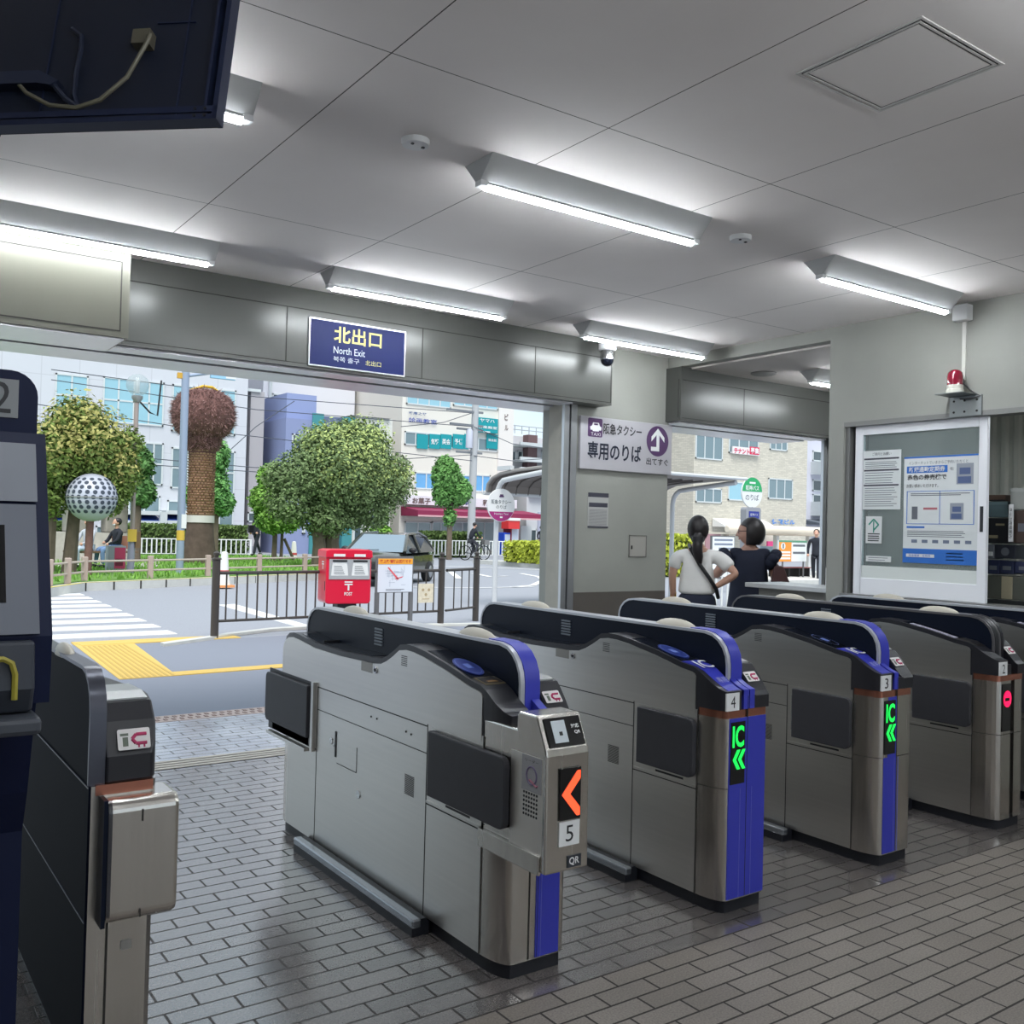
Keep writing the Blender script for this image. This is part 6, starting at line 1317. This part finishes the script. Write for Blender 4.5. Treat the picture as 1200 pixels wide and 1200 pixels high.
# ------------------------------------------------------------------ buildings across the square
WINB = mat('window_cyan', (150, 196, 212), .08, .1, coat=.5); WING = mat('window_grey', (116, 138, 146), .08, .1, coat=.5); WIND = mat('window_dark', (74, 88, 94), .1, coat=.4); WFR = mat('frame_pale', (206, 212, 214), .5)
def tile_mat(name, rgb, w=1.2, h=.6, mort=.012, dark=.82, var=.05):
    m, nt, b = node_mat(name); N = nt.nodes.new; L = nt.links.new
    tc = N('ShaderNodeTexCoord'); sx = N('ShaderNodeSeparateXYZ'); L(tc.outputs['Object'], sx.inputs[0])
    ad = N('ShaderNodeMath'); ad.operation = 'ADD'; L(sx.outputs[0], ad.inputs[0]); L(sx.outputs[1], ad.inputs[1])
    cb = N('ShaderNodeCombineXYZ'); L(ad.outputs[0], cb.inputs[0]); L(sx.outputs[2], cb.inputs[1])
    br = N('ShaderNodeTexBrick'); br.offset = 0 if w > .8 else .5
    for k, v in (('Scale', 1), ('Mortar Size', mort), ('Brick Width', w), ('Row Height', h)): br.inputs[k].default_value = v
    c = lin(rgb); br.inputs['Color1'].default_value = tuple(v * (1 + var) for v in c) + (1,); br.inputs['Color2'].default_value = tuple(v * (1 - var) for v in c) + (1,); br.inputs['Mortar'].default_value = tuple(v * dark for v in c) + (1,)
    L(cb.outputs[0], br.inputs['Vector']); L(br.outputs['Color'], b.inputs['Base Color']); b.inputs['Roughness'].default_value = .6
    MATS[name] = m; return m
def building(label, px0, px1, ytop, Y, depth, m, zt=None, group=None):
    """front wall on the plane Y between two photo columns; returns the thing"""
    a, b = at(px0, 640, Y), at(px1, 640, Y); top = zt or at((px0 + px1) / 2, ytop, Y).z
    t = thing('building', label, 'building', (a.x, Y, 0)); w = b.x - a.x
    MB().box((0, 0, 0), (w, depth, top)).build('wall', m, t); t['w'] = w
    return t
def on(t, px0, py0, px1, py1, d=.05):
    Y = t.location.y; a, b = at(px0, py0, Y), at(px1, py1, Y); o = t.location
    return a.x - o.x, b.x - o.x, b.z - o.z, a.z - o.z
def window(t, px0, py0, px1, py1, m=WINB, n=2, nh=1, name='window'):
    x0, x1, z0, z1 = on(t, px0, py0, px1, py1); z0, z1 = min(z0, z1), max(z0, z1); f = .07
    q = MB().box((x0, -.06, z0), (x1, .02, z0 + f)).box((x0, -.06, z1 - f), (x1, .02, z1)).box((x0, -.06, z0), (x0 + f, .02, z1)).box((x1 - f, -.06, z0), (x1, .02, z1))
    for k in range(1, n): x = x0 + (x1 - x0) * k / n; q.box((x - f / 2, -.055, z0), (x + f / 2, .02, z1))
    for k in range(1, nh): z = z0 + (z1 - z0) * k / nh; q.box((x0, -.055, z - f / 2), (x1, .02, z + f / 2))
    o = q.build(name, WFR, t); MB().box((x0 + f / 2, -.03, z0 + f / 2), (x1 - f / 2, .0, z1 - f / 2)).build('pane', m, o); return o
def panel(t, px0, py0, px1, py1, m, name, d0=-.08, d1=0, parent=None):
    x0, x1, z0, z1 = on(t, px0, py0, px1, py1); return MB().box((x0, d0, z0), (x1, d1, z1)).build(name, m, parent or t)
def ttext(t, body, px0, py0, px1, py1, m, d=-.1, bold=.02, parent=None, name='lettering'):
    x0, x1, z0, z1 = on(t, px0, py0, px1, py1); return text(body, x1 - x0, abs(z1 - z0), T((x0 + x1) / 2, d, (z0 + z1) / 2), parent or t, m, name, bold)
B1 = building('large pale grey tiled office building with blue awnings on the left', -160, 285, 0, 46, 14, tile_mat('tile_grey', (204, 206, 214), 1.55, 1.55, .02, .86, .02), 19)
for r in ((65, 437, 102, 490, 2), (121, 441, 191, 500, 4), (202, 450, 275, 511, 4)): window(B1, r[0], r[1], r[2], r[3], WINB, r[4], 2)
for r in ((169, 518, 190, 569), (201, 524, 220, 573), (256, 528, 274, 580)): window(B1, *r, WING, 2, 2)
for r in ((60, 618, 92, 642), (112, 616, 136, 645), (140, 618, 168, 645), (172, 618, 198, 645), (202, 618, 226, 645), (240, 590, 272, 645), (150, 580, 187, 602), (196, 586, 226, 602)): window(B1, *r, WING, 2)
AWB = mat('awning_blue', (36, 66, 140), .6)
for px0, px1 in ((52, 92), (136, 180), (186, 228)):
    x0, x1, z0, z1 = on(B1, px0, 601, px1, 614); MB().prism([(-1.4, z0), (-1.4, z0 + .12), (-.02, z1), (-.02, z0)], 'x', x0, x1).build('awning', AWB, B1); MB().box((x0, -1.46, z0 - .04), (x1, -1.38, z0 + .14)).build('awning_edge', WFR, B1); MB().box((x0, -1.3, z1 - .06), (x1, 0, z1 + .12)).build('awning_top', WFR, B1)
x0, x1, z0, z1 = on(B1, 178, 600, 184, 650); MB().box((x0, -1.5, z0), (x1, -1.2, z1)).build('pylon', WFR, B1)
t = building('narrow grey annexe between the tiled office and the white block', 289, 305, 458, 46.3, 5, mat('annexe_grey', (176, 172, 176), .8)); panel(t, 289, 455, 305, 460, WFR, 'parapet', -.1, 5); panel(t, 290, 640, 301, 658, mat('gate_grey', (140, 142, 150), .6), 'shutter'); window(t, 290, 600, 300, 612, WIND, 1)
t = building('white office block with narrow windows behind the blue house', 303, 411, 200, 52.5, 12, mat('render_white', (222, 222, 228), .8), 21)
for r in ((306, 471, 314, 494), (319, 461, 331, 487), (305, 513, 311, 535), (318, 506, 329, 529)): window(t, *r, WIND, 2)
MB().tube([(on(t, 316, 455, 317, 456)[0], -.1, 2), (on(t, 316, 455, 317, 456)[0], -.1, 18)], .1, 6).build('drain_pipe', WFR, t)
t = building('blue grey house with a tower and teal edge behind the big tree', 331, 374, 491, 45, 6.8, mat('wall_blue_grey', (136, 146, 184), .7))
x0, x1, z0, z1 = on(t, 341, 459, 375, 496); MB().box((x0, .5, 0), (x1, 6.7, z1)).build('tower', mat('wall_blue_tower', (142, 154, 196), .7), t)
panel(t, 366, 484, 374, 656, mat('edge_teal', (66, 140, 146), .6), 'teal_edge', -.1, .0)
for r in ((342, 508, 347, 520), (357, 503, 362, 514), (354, 611, 357, 626)): window(t, *r, WIND, 1)
x0, x1, z0, z1 = on(t, 374, 486, 411, 656); MB().box((x0, .3, 0), (x1, 6.8, z1)).build('side_wing', mat('wing_slate', (98, 110, 138), .6), t); panel(t, 404, 488, 411, 656, MATS['edge_teal'], 'teal_post', -.05, .3)
t = building('cream house with dark narrow windows right of the big tree', 411, 456, 489, 45, 6.8, mat('wall_cream', (214, 214, 208), .8)); panel(t, 411, 487, 456, 491, mat('coping', (120, 120, 124), .7), 'coping', -.15, 6.8)
for r in ((418, 495, 426, 515), (437, 495, 445, 514), (414, 613, 423, 640), (433, 597, 441, 628)): window(t, *r, WIND, 1)
t = building('tall white apartment block behind the cream house', 420, 470, 200, 58, 12, mat('render_pale', (226, 226, 230), .8), 23)
for r in ((424, 464, 428, 484), (435, 463, 443, 482), (449, 457, 457, 480), (430, 463, 433, 482)): window(t, *r, WINB, 1)
MB().tube([(on(t, 427, 460, 428, 461)[1], -.1, 4), (on(t, 427, 460, 428, 461)[1], -.1, 20)], .12, 6).build('drain_pipe', WFR, t)
# shop building
B4 = building('cream shop building with teal signs and a maroon awning', 467, 598, 300, 47, 9.5, mat('wall_shop_cream', (226, 222, 214), .7), 17)
TEAL = mat('sign_teal', (10, 150, 160), .5); TW = mat('sign_white', (232, 236, 236), .5)
window(B4, 476, 462, 528, 479, WINB, 4); window(B4, 531, 462, 583, 481, WINB, 4)
ttext(B4, '武庫之荘', 478, 482, 499, 487.5, mat('text_slate', (60, 90, 140), .5)); ttext(B4, '絵画教室', 478, 489, 511, 498, mat('text_blue', (44, 74, 160), .5), bold=.015)
s = panel(B4, 555, 489, 580, 508.5, TEAL, 'school_sign', -.3, -.02); ttext(B4, 'ヤマハ', 559, 490.5, 576, 496.5, TW, -.32, .015, s); ttext(B4, '音楽教室', 557, 498.5, 579, 504, TW, -.32, .012, s); panel(B4, 563, 505.5, 571, 507.5, TW, 'sign_bar', -.32, -.3, s)
window(B4, 474, 505, 583, 530, WING, 9)
for a, b, tx in ((488, 500.5, ''), (502.5, 514.5, '気軽'), (515.5, 528, '英会'), (530, 542.5, '予備'), (543.5, 548, ''), (569.5, 582, '英会話')):
    s = panel(B4, a, 508.5, b, 526.5, TEAL, 'window_sign', -.1, -.05)
    if tx: ttext(B4, tx, a + 1.5, 514, b - 1.5, 521.5 if len(tx) < 3 else 518, TW, -.115, .02, s)
window(B4, 486, 553, 550, 576, mat('window_blue', (104, 168, 220), .1, coat=.4), 5); window(B4, 556, 556, 574, 577, MATS['window_blue'], 2)
panel(B4, 584, 470, 597, 640, mat('side_white', (230, 226, 222), .7), 'corner_pier', -.12, 0); ttext(B4, 'ビ', 590, 485, 594, 493, mat('text_brown', (110, 92, 90), .5), -.14); ttext(B4, 'ル', 590, 498, 594, 505, MATS['text_brown'], -.14)
s = panel(B4, 469, 580, 600, 596, mat('shop_band', (226, 226, 234), .6), 'shop_sign', -.5, 0); ttext(B4, 'お菓子', 478, 583, 499, 591, MATS['text_brown'], -.52, .03, s); ttext(B4, '昭', 540, 585, 550, 593, mat('text_navy', (50, 70, 120), .5), -.52, .03, s); ttext(B4, '和', 560, 585.5, 566, 593, MATS['text_brown'], -.52, .03, s)
x0, x1, z0, z1 = on(B4, 469, 595.5, 613, 609); MAR = mat('awning_maroon', (138, 38, 76), .6)
MB().prism([(-2.0, z0), (-2.0, z0 + .3), (-.1, z1 + .1), (-.1, z0)], 'x', x0, x1).build('awning', MAR, B4); MB().box((x0, -2.04, z0 - .03), (x1, -1.98, z0 + .06)).build('awning_trim', mat('trim_pink', (214, 170, 176), .6), B4)
for a, b in ((474, 504), (506, 526), (530, 552), (555, 579)):
    window(B4, a, 611, b, 645, mat('shop_glass', (150, 168, 172), .15, coat=.3), 2)
q = panel(B4, 507, 622, 513, 640, mat('crate_blue', (40, 70, 170), .5), 'blue_banner', -.3, -.1); panel(B4, 525, 621, 528, 641, MATS['crate_blue'], 'blue_banner', -.3, -.1)
# vending machines
def vend(label, px0, py0, px1, py1, m, Y=44.5, group='vending machines by the sweet shop'):
    a, b = at(px0, py0, Y), at(px1, py1, Y); t = thing('vending_machine', label, 'machine', ((a.x + b.x) / 2, Y, 0), 0, group); w = b.x - a.x; MB().box((-w / 2, 0, 0), (w / 2, .8, a.z)).build('body', m, t, bev=.04); MB().box((-w * .4, -.02, a.z * .45), (w * .4, 0, a.z * .92)).build('display_window', mat('vend_window', (190, 200, 214), .2), t); MB().box((-w * .35, -.02, a.z * .12), (w * .35, 0, a.z * .25)).build('dispenser', INK, t)
vend('blue vending machine right of the sweet shop', 591, 624, 598, 643, mat('vend_blue', (38, 76, 190), .4))
vend('dark red vending kiosk with scarlet hood right of the blue vending machine', 599, 616, 608, 643, mat('vend_red', (150, 52, 62), .4)); 
a, b = at(596, 610, 44.2), at(609, 620, 44.2); t = thing('shop_hood', 'scarlet box hood above the red vending kiosk', 'awning', ((a.x + b.x) / 2, 44.2, b.z)); MB().box((-(b.x - a.x) / 2, 0, 0), ((b.x - a.x) / 2, .7, a.z - b.z)).build('canopy', mat('hood_scarlet', (214, 56, 58), .5), t); MB().box((-(b.x - a.x) / 2, -.04, (a.z - b.z)), ((b.x - a.x) / 2, .7, (a.z - b.z) + .15)).build('white_edge', TW, t)
# apartment on the right of the opening
B5 = building('grey apartment house with balconies and a brown pillar', 597, 660, 513, 50, 12, mat('apartment_white', (210, 208, 212), .8))
panel(B5, 613, 510, 621, 612, mat('pillar_brown', (112, 88, 90), .8), 'brown_pillar', -.6, 0)
for py in (519, 536, 548): 
    x0, x1, z0, z1 = on(B5, 597, py, 660, py + 8); MB().box((x0, -1.2, z0), (x1, -1.08, z1)).box((x0, -1.2, z0 - .1), (x1, 0, z0)).build('balcony', WFR, B5)
for r in ((599, 528, 604, 541), (606, 528, 612, 540), (634, 528, 640, 542), (625, 535, 630, 543), (628, 585, 640, 592), (615, 600, 640, 612)): window(B5, *r, WIND, 1)
x0, x1, z0, z1 = on(B5, 600, 497, 658, 512); q = MB()
for k in range(8): x = x0 + (x1 - x0) * k / 7; q.tube([(x, .5, z0), (x, .5, z1)], .03, 5)
q.tube([(x0, .5, z1), (x1, .5, z1)], .03, 5).tube([(x0, .5, (z0 + z1) / 2), (x1, .5, (z0 + z1) / 2)], .03, 5).build('roof_railing', mat('rail_grey', (170, 178, 186), .5), B5)
B5b = building('pale low house with a dark doorway beside the lime bush', 616, 662, 560, 47, 2.3, mat('house_pale', (206, 208, 212), .8)); window(B5b, 620, 620, 628, 643, WIND, 1); panel(B5b, 630, 600, 660, 645, mat('door_lilac', (176, 180, 200), .6), 'lilac_front'); panel(B5b, 632, 624, 638, 645, INK, 'doorway', -.12, -.05); panel(B5b, 606, 616, 618, 645, mat('banner_white', (214, 220, 222), .6), 'white_banner', -.4, -.3); panel(B5b, 619, 576, 660, 584, mat('eave_navy', (90, 100, 130), .6), 'eave', -.3, 0)
p = at(634, 642, 46); far_person('person in dark clothes standing at the doorway beyond the lime bush', (p.x, 46, 0), 0, BLKC, BLKC)
# utility pole and wires
UP = mat('pole_concrete', (178, 180, 184), .7); Y = 40.0; p = at(551, 655, Y); zz = at(554, 474, Y).z
t = thing('utility_pole', 'tall concrete utility pole with transformer and wires in front of the shop', 'pole', (p.x, Y, 0))
MB().tube([(0, 0, 0), (.1, 0, zz + 2)], [.2, .16], 12).build('shaft', UP, t); z = at(554, 515, Y).z
MB().lathe([(0, -.45), (.17, -.45), (.17, .4), (.1, .5), (0, .5)], (-.3, -.1, z), 14).build('transformer', mat('transformer', (186, 190, 206), .5), t)
q = MB()
for py, l in ((484, 1.6), (500, 1.4), (505, 1.0), (532, 1.0)): zz2 = at(554, py, Y).z; q.box((-l, -.1, zz2), (.5, .0, zz2 + .1))
q.build('cross_arm', mat('arm_grey', (120, 124, 130), .6), t)
WIRE = mat('wire', (70, 76, 88), .6)
def wire(label, pts, Y=39.8, r=.018):
    P = [at(*p, Y) for p in pts]; o = P[0]; t = MB().tube([tuple(p - o) for p in P], r, 5).build('power_line', WIRE, None, loc=tuple(o), fix=False); return tag(t, label, 'wire', 'overhead wires across the square')
wl = 'thin overhead wire crossing the square in front of the buildings'
for a in (((60, 433), (300, 465), (553, 484)), ((60, 445), (300, 480), (553, 500)), ((150, 535), (300, 548), (553, 533)), ((20, 470), (240, 505), (553, 540)), ((150, 543), (300, 553), (470, 560)), ((555, 500), (600, 520), (660, 528)), ((470, 500), (520, 495), (553, 484)), ((555, 534), (600, 540), (660, 536)), ((250, 545), (300, 500), (345, 470))): wire(wl, a)
# ------------------------------------------------------------------ seen through the right-hand opening
B6 = building('blue grey panelled building left of the beige tiled block', 765, 811, 300, 42, 10, tile_mat('panel_blue', (168, 178, 198), 3, 1.3, .03, .7), 16); panel(B6, 797, 640, 806, 700, mat('door_green', (110, 160, 148), .4), 'green_glass'); MB().tube([(on(B6, 802, 500, 803, 501)[0], -.2, 0), (on(B6, 802, 500, 803, 501)[0], -.2, 12)], .14, 8).build('black_pole', INK, B6)
window(B6, 788, 628, 796, 650, WIND, 1)
B7 = building('beige tiled block with a red tenant banner', 811, 944, 300, 38, 2.9, tile_mat('tile_beige', (204, 198, 184), .34, .1, .01, .78, .1), 14)
for r, n in (((815, 508, 846, 540), 3), ((854, 508, 888, 534), 3), ((902, 508, 922, 529), 3), ((815, 571, 845, 590), 3), ((853, 564, 887, 588), 2), ((900, 560, 928, 586), 3)): window(B7, *r, WING if n == 3 else WINB, n)
s = panel(B7, 856, 523, 887, 534.5, mat('banner_pale', (232, 226, 228), .6), 'tenant_banner', -.2, -.1); ttext(B7, 'テナント', 857, 525, 875, 533, mat('banner_red', (214, 36, 84), .5), -.22, .03, s); q = panel(B7, 875.5, 523.5, 886.5, 533.5, MATS['banner_red'], 'red_field', -.21, -.2, s); ttext(B7, '募集', 876, 524.5, 886, 532.5, MATS['banner_pale'], -.23, .03, s)
ttext(B7, '徳花ビル', 903, 608, 930, 615, mat('sign_sky', (50, 130, 214), .5), -.1, .03)
x0, x1, z0, z1 = on(B7, 834, 607, 894, 619); MB().prism([(-.9, z0), (-.9, z0 + .12), (-.05, z1), (-.05, z0)], 'x', x0, x1).build('awning', mat('awning_white', (226, 224, 220), .6), B7)
panel(B7, 826, 624, 842, 690, mat('door_rose', (170, 132, 138), .6), 'rose_front'); panel(B7, 892, 634, 908, 640, mat('banner_pink', (220, 70, 130), .6), 'pink_banner', -.5, -.4); panel(B7, 886, 640, 942, 690, WING, 'shop_glass', -.08, 0)
q = MB(); x0, x1, z0, z1 = on(B7, 848, 622, 852, 690)
MB().box((x0, -.4, 0), (x1, -.1, z1)).build('shop_pier', mat('pier_beige', (196, 186, 168), .7), B7)
B8 = building('white apartment with bay balconies at the right end of the passage view', 943, 985, 300, 41, 10, mat('apartment_lilac', (204, 204, 216), .8), 13)
for py in (541, 588): 
    x0, x1, z0, z1 = on(B8, 950, py, 985, py + 18); MB().box((x0, -1, z0), (x1, 0, z1)).build('balcony', WFR, B8)
for r in ((952, 528, 962, 541), (952, 562, 962, 576), (952, 579, 962, 598)): window(B8, *r, WIND, 1)
x0, x1, z0, z1 = on(B8, 938, 608, 985, 616); MB().prism([(-1.5, z0), (-1.5, z0 + .1), (0, z1), (0, z0)], 'x', x0, x1).build('porch_roof', mat('porch_dark', (96, 102, 112), .6), B8)
# bus stop
p = at(878, 690, 17.5); t = thing('bus_stop_sign', 'green and white round bus stop sign on a grey post box', 'sign', (p.x, 17.5, 0)); zc = at(877, 577, 17.5).z; R0 = abs(at(889, 577, 17.5).x - at(865, 577, 17.5).x) / 2
a, b = at(869, 594, 17.5), at(886, 610, 17.5); w = b.x - a.x
MB().prism(rrect(-w / 2, .0, w / 2, a.z, .08), 'y', -.1, .1).build('post_box', mat('box_silver', (160, 160, 166), .4, .4), t); pb_ = MB().box((-w * .32, -.11, a.z - .3), (w * .36, -.1, a.z - .11)).build('blue_panel', mat('panel_navy', (40, 52, 140), .5), t); text('阪神バス', w * .5, .07, T(0.01, -.112, a.z - .2), pb_, WHITE)
MB().box((-w * .32, -.11, a.z - .5), (w * .36, -.1, a.z - .31)).build('white_panel', WHITE, t); MB().tube([(.03, 0, a.z), (.03, 0, zc - R0 + .02)], .03, 8).build('stem', TRIMG, t)
MB().disc((.02, 0, zc), R0, 'y', 40, .04).build('disc', WHITE, t); seg = [(.02 + R0 * .96 * math.cos(x * PI / 20), zc + .03 + R0 * .93 * math.sin(x * PI / 20)) for x in range(21)]; gs = MB().prism(seg, 'y', -.026, -.02).build('green_half', mat('bus_green', (34, 160, 96), .5), t)
text('阪神バス', R0 * 1.3, R0 * .34, T(.02, -.028, zc + R0 * .3), gs, WHITE, bold=.02); MB().box((-.1, -.028, zc + R0 * .58), (.14, -.026, zc + R0 * .7)).build('small_print', WHITE, gs); text('のりば', R0 * 1.3, R0 * .4, T(.02, -.022, zc - R0 * .32), t, GRY, bold=.01)
a, b = at(835, 629, 16.8), at(859, 690, 16.8); t = thing('notice_board', 'white notice board with lines of text between the two women', 'sign', ((a.x + b.x) / 2, 16.8, 0)); w = b.x - a.x
MB().box((-w / 2 - .03, 0, .35), (w / 2 + .03, .05, a.z + .03)).build('frame', FRM, t); MB().box((-w / 2, -.01, .4), (w / 2, 0, a.z)).build('sheet', TW, t); q = MB()
for k in range(5): q.box((-w * .42 + (.2 * w if k > 1 else 0), -.014, a.z - .1 - k * .11), (w * .42, -.01, a.z - .05 - k * .11))
q.build('text_lines', mat('text_slate_grey', (130, 138, 156), .6), t)
for x in (-w / 2, w / 2 - .04): MB().box((x, 0, 0), (x + .04, .04, .4)).build('leg', FRM, t)
Y = 21.0; a, b = at(852, 615, Y), at(1000, 628, Y); a = at(852, 616, Y); b = at(1000, 626, Y); zt3, zb3 = at(905, 616, Y).z, at(905, 627, Y).z; t = thing('bus_shelter', 'long cream bus shelter roof with white columns', 'shelter', (a.x, Y, 0)); L = b.x - a.x; q = MB(); r = (zt3 - zb3) / 2
q.tube([(0, 0, (zt3 + zb3) / 2), (.06, 0, (zt3 + zb3) / 2), (L, 0, (zt3 + zb3) / 2)], [r * .6, r, r], 16); q.build('roof', mat('shelter_cream', (226, 214, 196), .5), t, bev=0)
MB().box((0.05, .0, zb3 - .01), (L, 1.4, zb3 + .05)).build('roof_slab', MATS['shelter_cream'], t)
for px in (917, 955, 990): x = at(px, 640, Y).x - a.x; MB().box((x - .07, .2, 0), (x + .07, .34, zb3)).build('column', POLE, t)
Y = 20.4; a, b = at(913, 633, Y), at(945, 658, Y); t = thing('bus_stop_board', 'orange and white route board with number 1', 'sign', ((a.x + b.x) / 2, Y, 0)); w = b.x - a.x
MB().box((-w / 2, 0, b.z), (w / 2, .05, a.z)).build('board', TW, t); o = MB().box((-w / 2, -.01, b.z), (-w * .06, 0, a.z - .05)).build('orange_field', mat('route_orange', (240, 150, 62), .5), t); MB().disc((-w * .36, -.012, a.z - .19), .11, 'y', 20, .004).build('number_disc', WHITE, o); text('1', .05, .15, T(-w * .36, -.016, a.z - .19), o, INK, bold=.03)
MB().box((-w / 2, -.012, a.z - .06), (w / 2, 0, a.z)).build('green_edge', mat('edge_green', (96, 150, 120), .5), t); q = MB(); q2 = MB()
for k in range(3): q.box((-w * .45, -.014, a.z - .42 - k * .1), (-w * .1, -.01, a.z - .36 - k * .1))
for k in range(2): q2.box((0, -.004, a.z - .2 - k * .24), (w * .44, 0, a.z - .13 - k * .24))
q.build('pale_lines', TW, o); q2.build('text_lines', GRY, t)
for x in (-w * .35, w * .4): MB().box((x, 0.01, 0), (x + .04, .05, b.z)).build('leg', FRM, t)
t = thing('bench', 'red slatted bench under the bus shelter', 'bench', (at(905, 668, 20.8).x, 20.8, 0)); L = at(945, 668, 20.8).x - at(905, 668, 20.8).x
for k in range(3): MB().box((0, -.2 + k * .14, .42), (L, -.1 + k * .14, .45)).build('slat', mat('bench_red', (138, 74, 76), .6), t)
MB().box((0, .2, .62), (L, .24, .72)).build('back_slat', MATS['bench_red'], t)
for k in range(4): x = L * (.05 + .3 * k); MB().box((x, -.18, 0), (x + .04, .22, .42)).build('leg', INK, t)
p = at(956, 668, 19.8); far_person('person in dark clothes waiting beside the orange route board', (p.x, 19.8, 0), math.radians(-60), BLKC, BLKC)
p = at(960, 694, 13.6); bicycle('white bicycle with a basket at the right end of the passage view', (p.x + .5, 13.4, 0), math.radians(60), None, mat('bike_white', (206, 210, 214), .4))
struct(MB().box((at(900, 683, 19.5).x, 18.8, 0), (40, 19.1, .14)).build('bus_kerb', KERB)); struct(MB().box((at(900, 683, 19.5).x, 19.1, 0), (40, 24, .13)).build('bus_pavement', mat('pavement_pale', (206, 204, 200), .8)))
a, b = at(836, 676, 9.6), at(858, 720, 9.6); fence('white_barrier', 'white vertical bar barrier between the two women', (a.x - .3, 9.6, 0), (b.x + .25, 9.6, 0), 7, h=.98, m=RAILW, cat='railing', zb_=.12, r=.014, pr=.025, ph=1.0, ball=False)
hedge('lime bush behind the woman in the white T-shirt', (at(785, 660, 24).x - 1.5, 24, 0), (at(800, 660, 24).x, 24, 0), 1.4, 1.35, YLG, 2200, .09, 31, 0, None)
# ------------------------------------------------------------------ daylight, camera, colour
w = bpy.data.worlds.new('sky'); bpy.context.scene.world = w; w.use_nodes = True
nt = w.node_tree; bg = nt.nodes['Background']; N = nt.nodes.new; L = nt.links.new
tc = N('ShaderNodeTexCoord'); n = N('ShaderNodeTexNoise'); n.inputs['Scale'].default_value = 2.2; n.inputs['Detail'].default_value = 6
mp = N('ShaderNodeMapping'); mp.inputs['Scale'].default_value = (1, 1, 3); L(tc.outputs['Generated'], mp.inputs[0]); L(mp.outputs[0], n.inputs['Vector'])
cr = N('ShaderNodeValToRGB'); cr.color_ramp.elements[0].position = .35; cr.color_ramp.elements[1].position = .65
cr.color_ramp.elements[0].color = (.56, .74, .86, 1); cr.color_ramp.elements[1].color = (.82, .88, .93, 1)
L(n.outputs['Fac'], cr.inputs[0]); L(cr.outputs[0], bg.inputs['Color']); bg.inputs['Strength'].default_value = SKY_E
s = bpy.data.lights.new('sun', 'SUN'); s.energy = SUN_E; s.angle = math.radians(35); s.color = (1, .97, .93)
so = bpy.data.objects.new('sun', s); C.objects.link(so); so.rotation_euler = Vector((.25, .5, -1)).to_track_quat('-Z', 'Y').to_euler()
cam = bpy.data.cameras.new('camera'); co = bpy.data.objects.new('camera', cam); C.objects.link(co)
M = Matrix((CR, CU, -CF)).transposed().to_4x4(); M.translation = (0, 0, H); co.matrix_world = M
cam.sensor_width = 36; cam.lens = FPX / 1200 * 36; cam.clip_start = .05; cam.clip_end = 400
sc = bpy.context.scene; sc.camera = co
vs = sc.view_settings; vs.view_transform = 'Standard'; vs.look = 'None'; vs.gamma = 1; vs.exposure = .16; vs.use_curve_mapping = False
sc.cycles.max_bounces = 8; sc.cycles.diffuse_bounces = 4; sc.cycles.glossy_bounces = 4; sc.cycles.transparent_max_bounces = 12; sc.cycles.sample_clamp_indirect = 6
sc.cycles.use_denoising = True
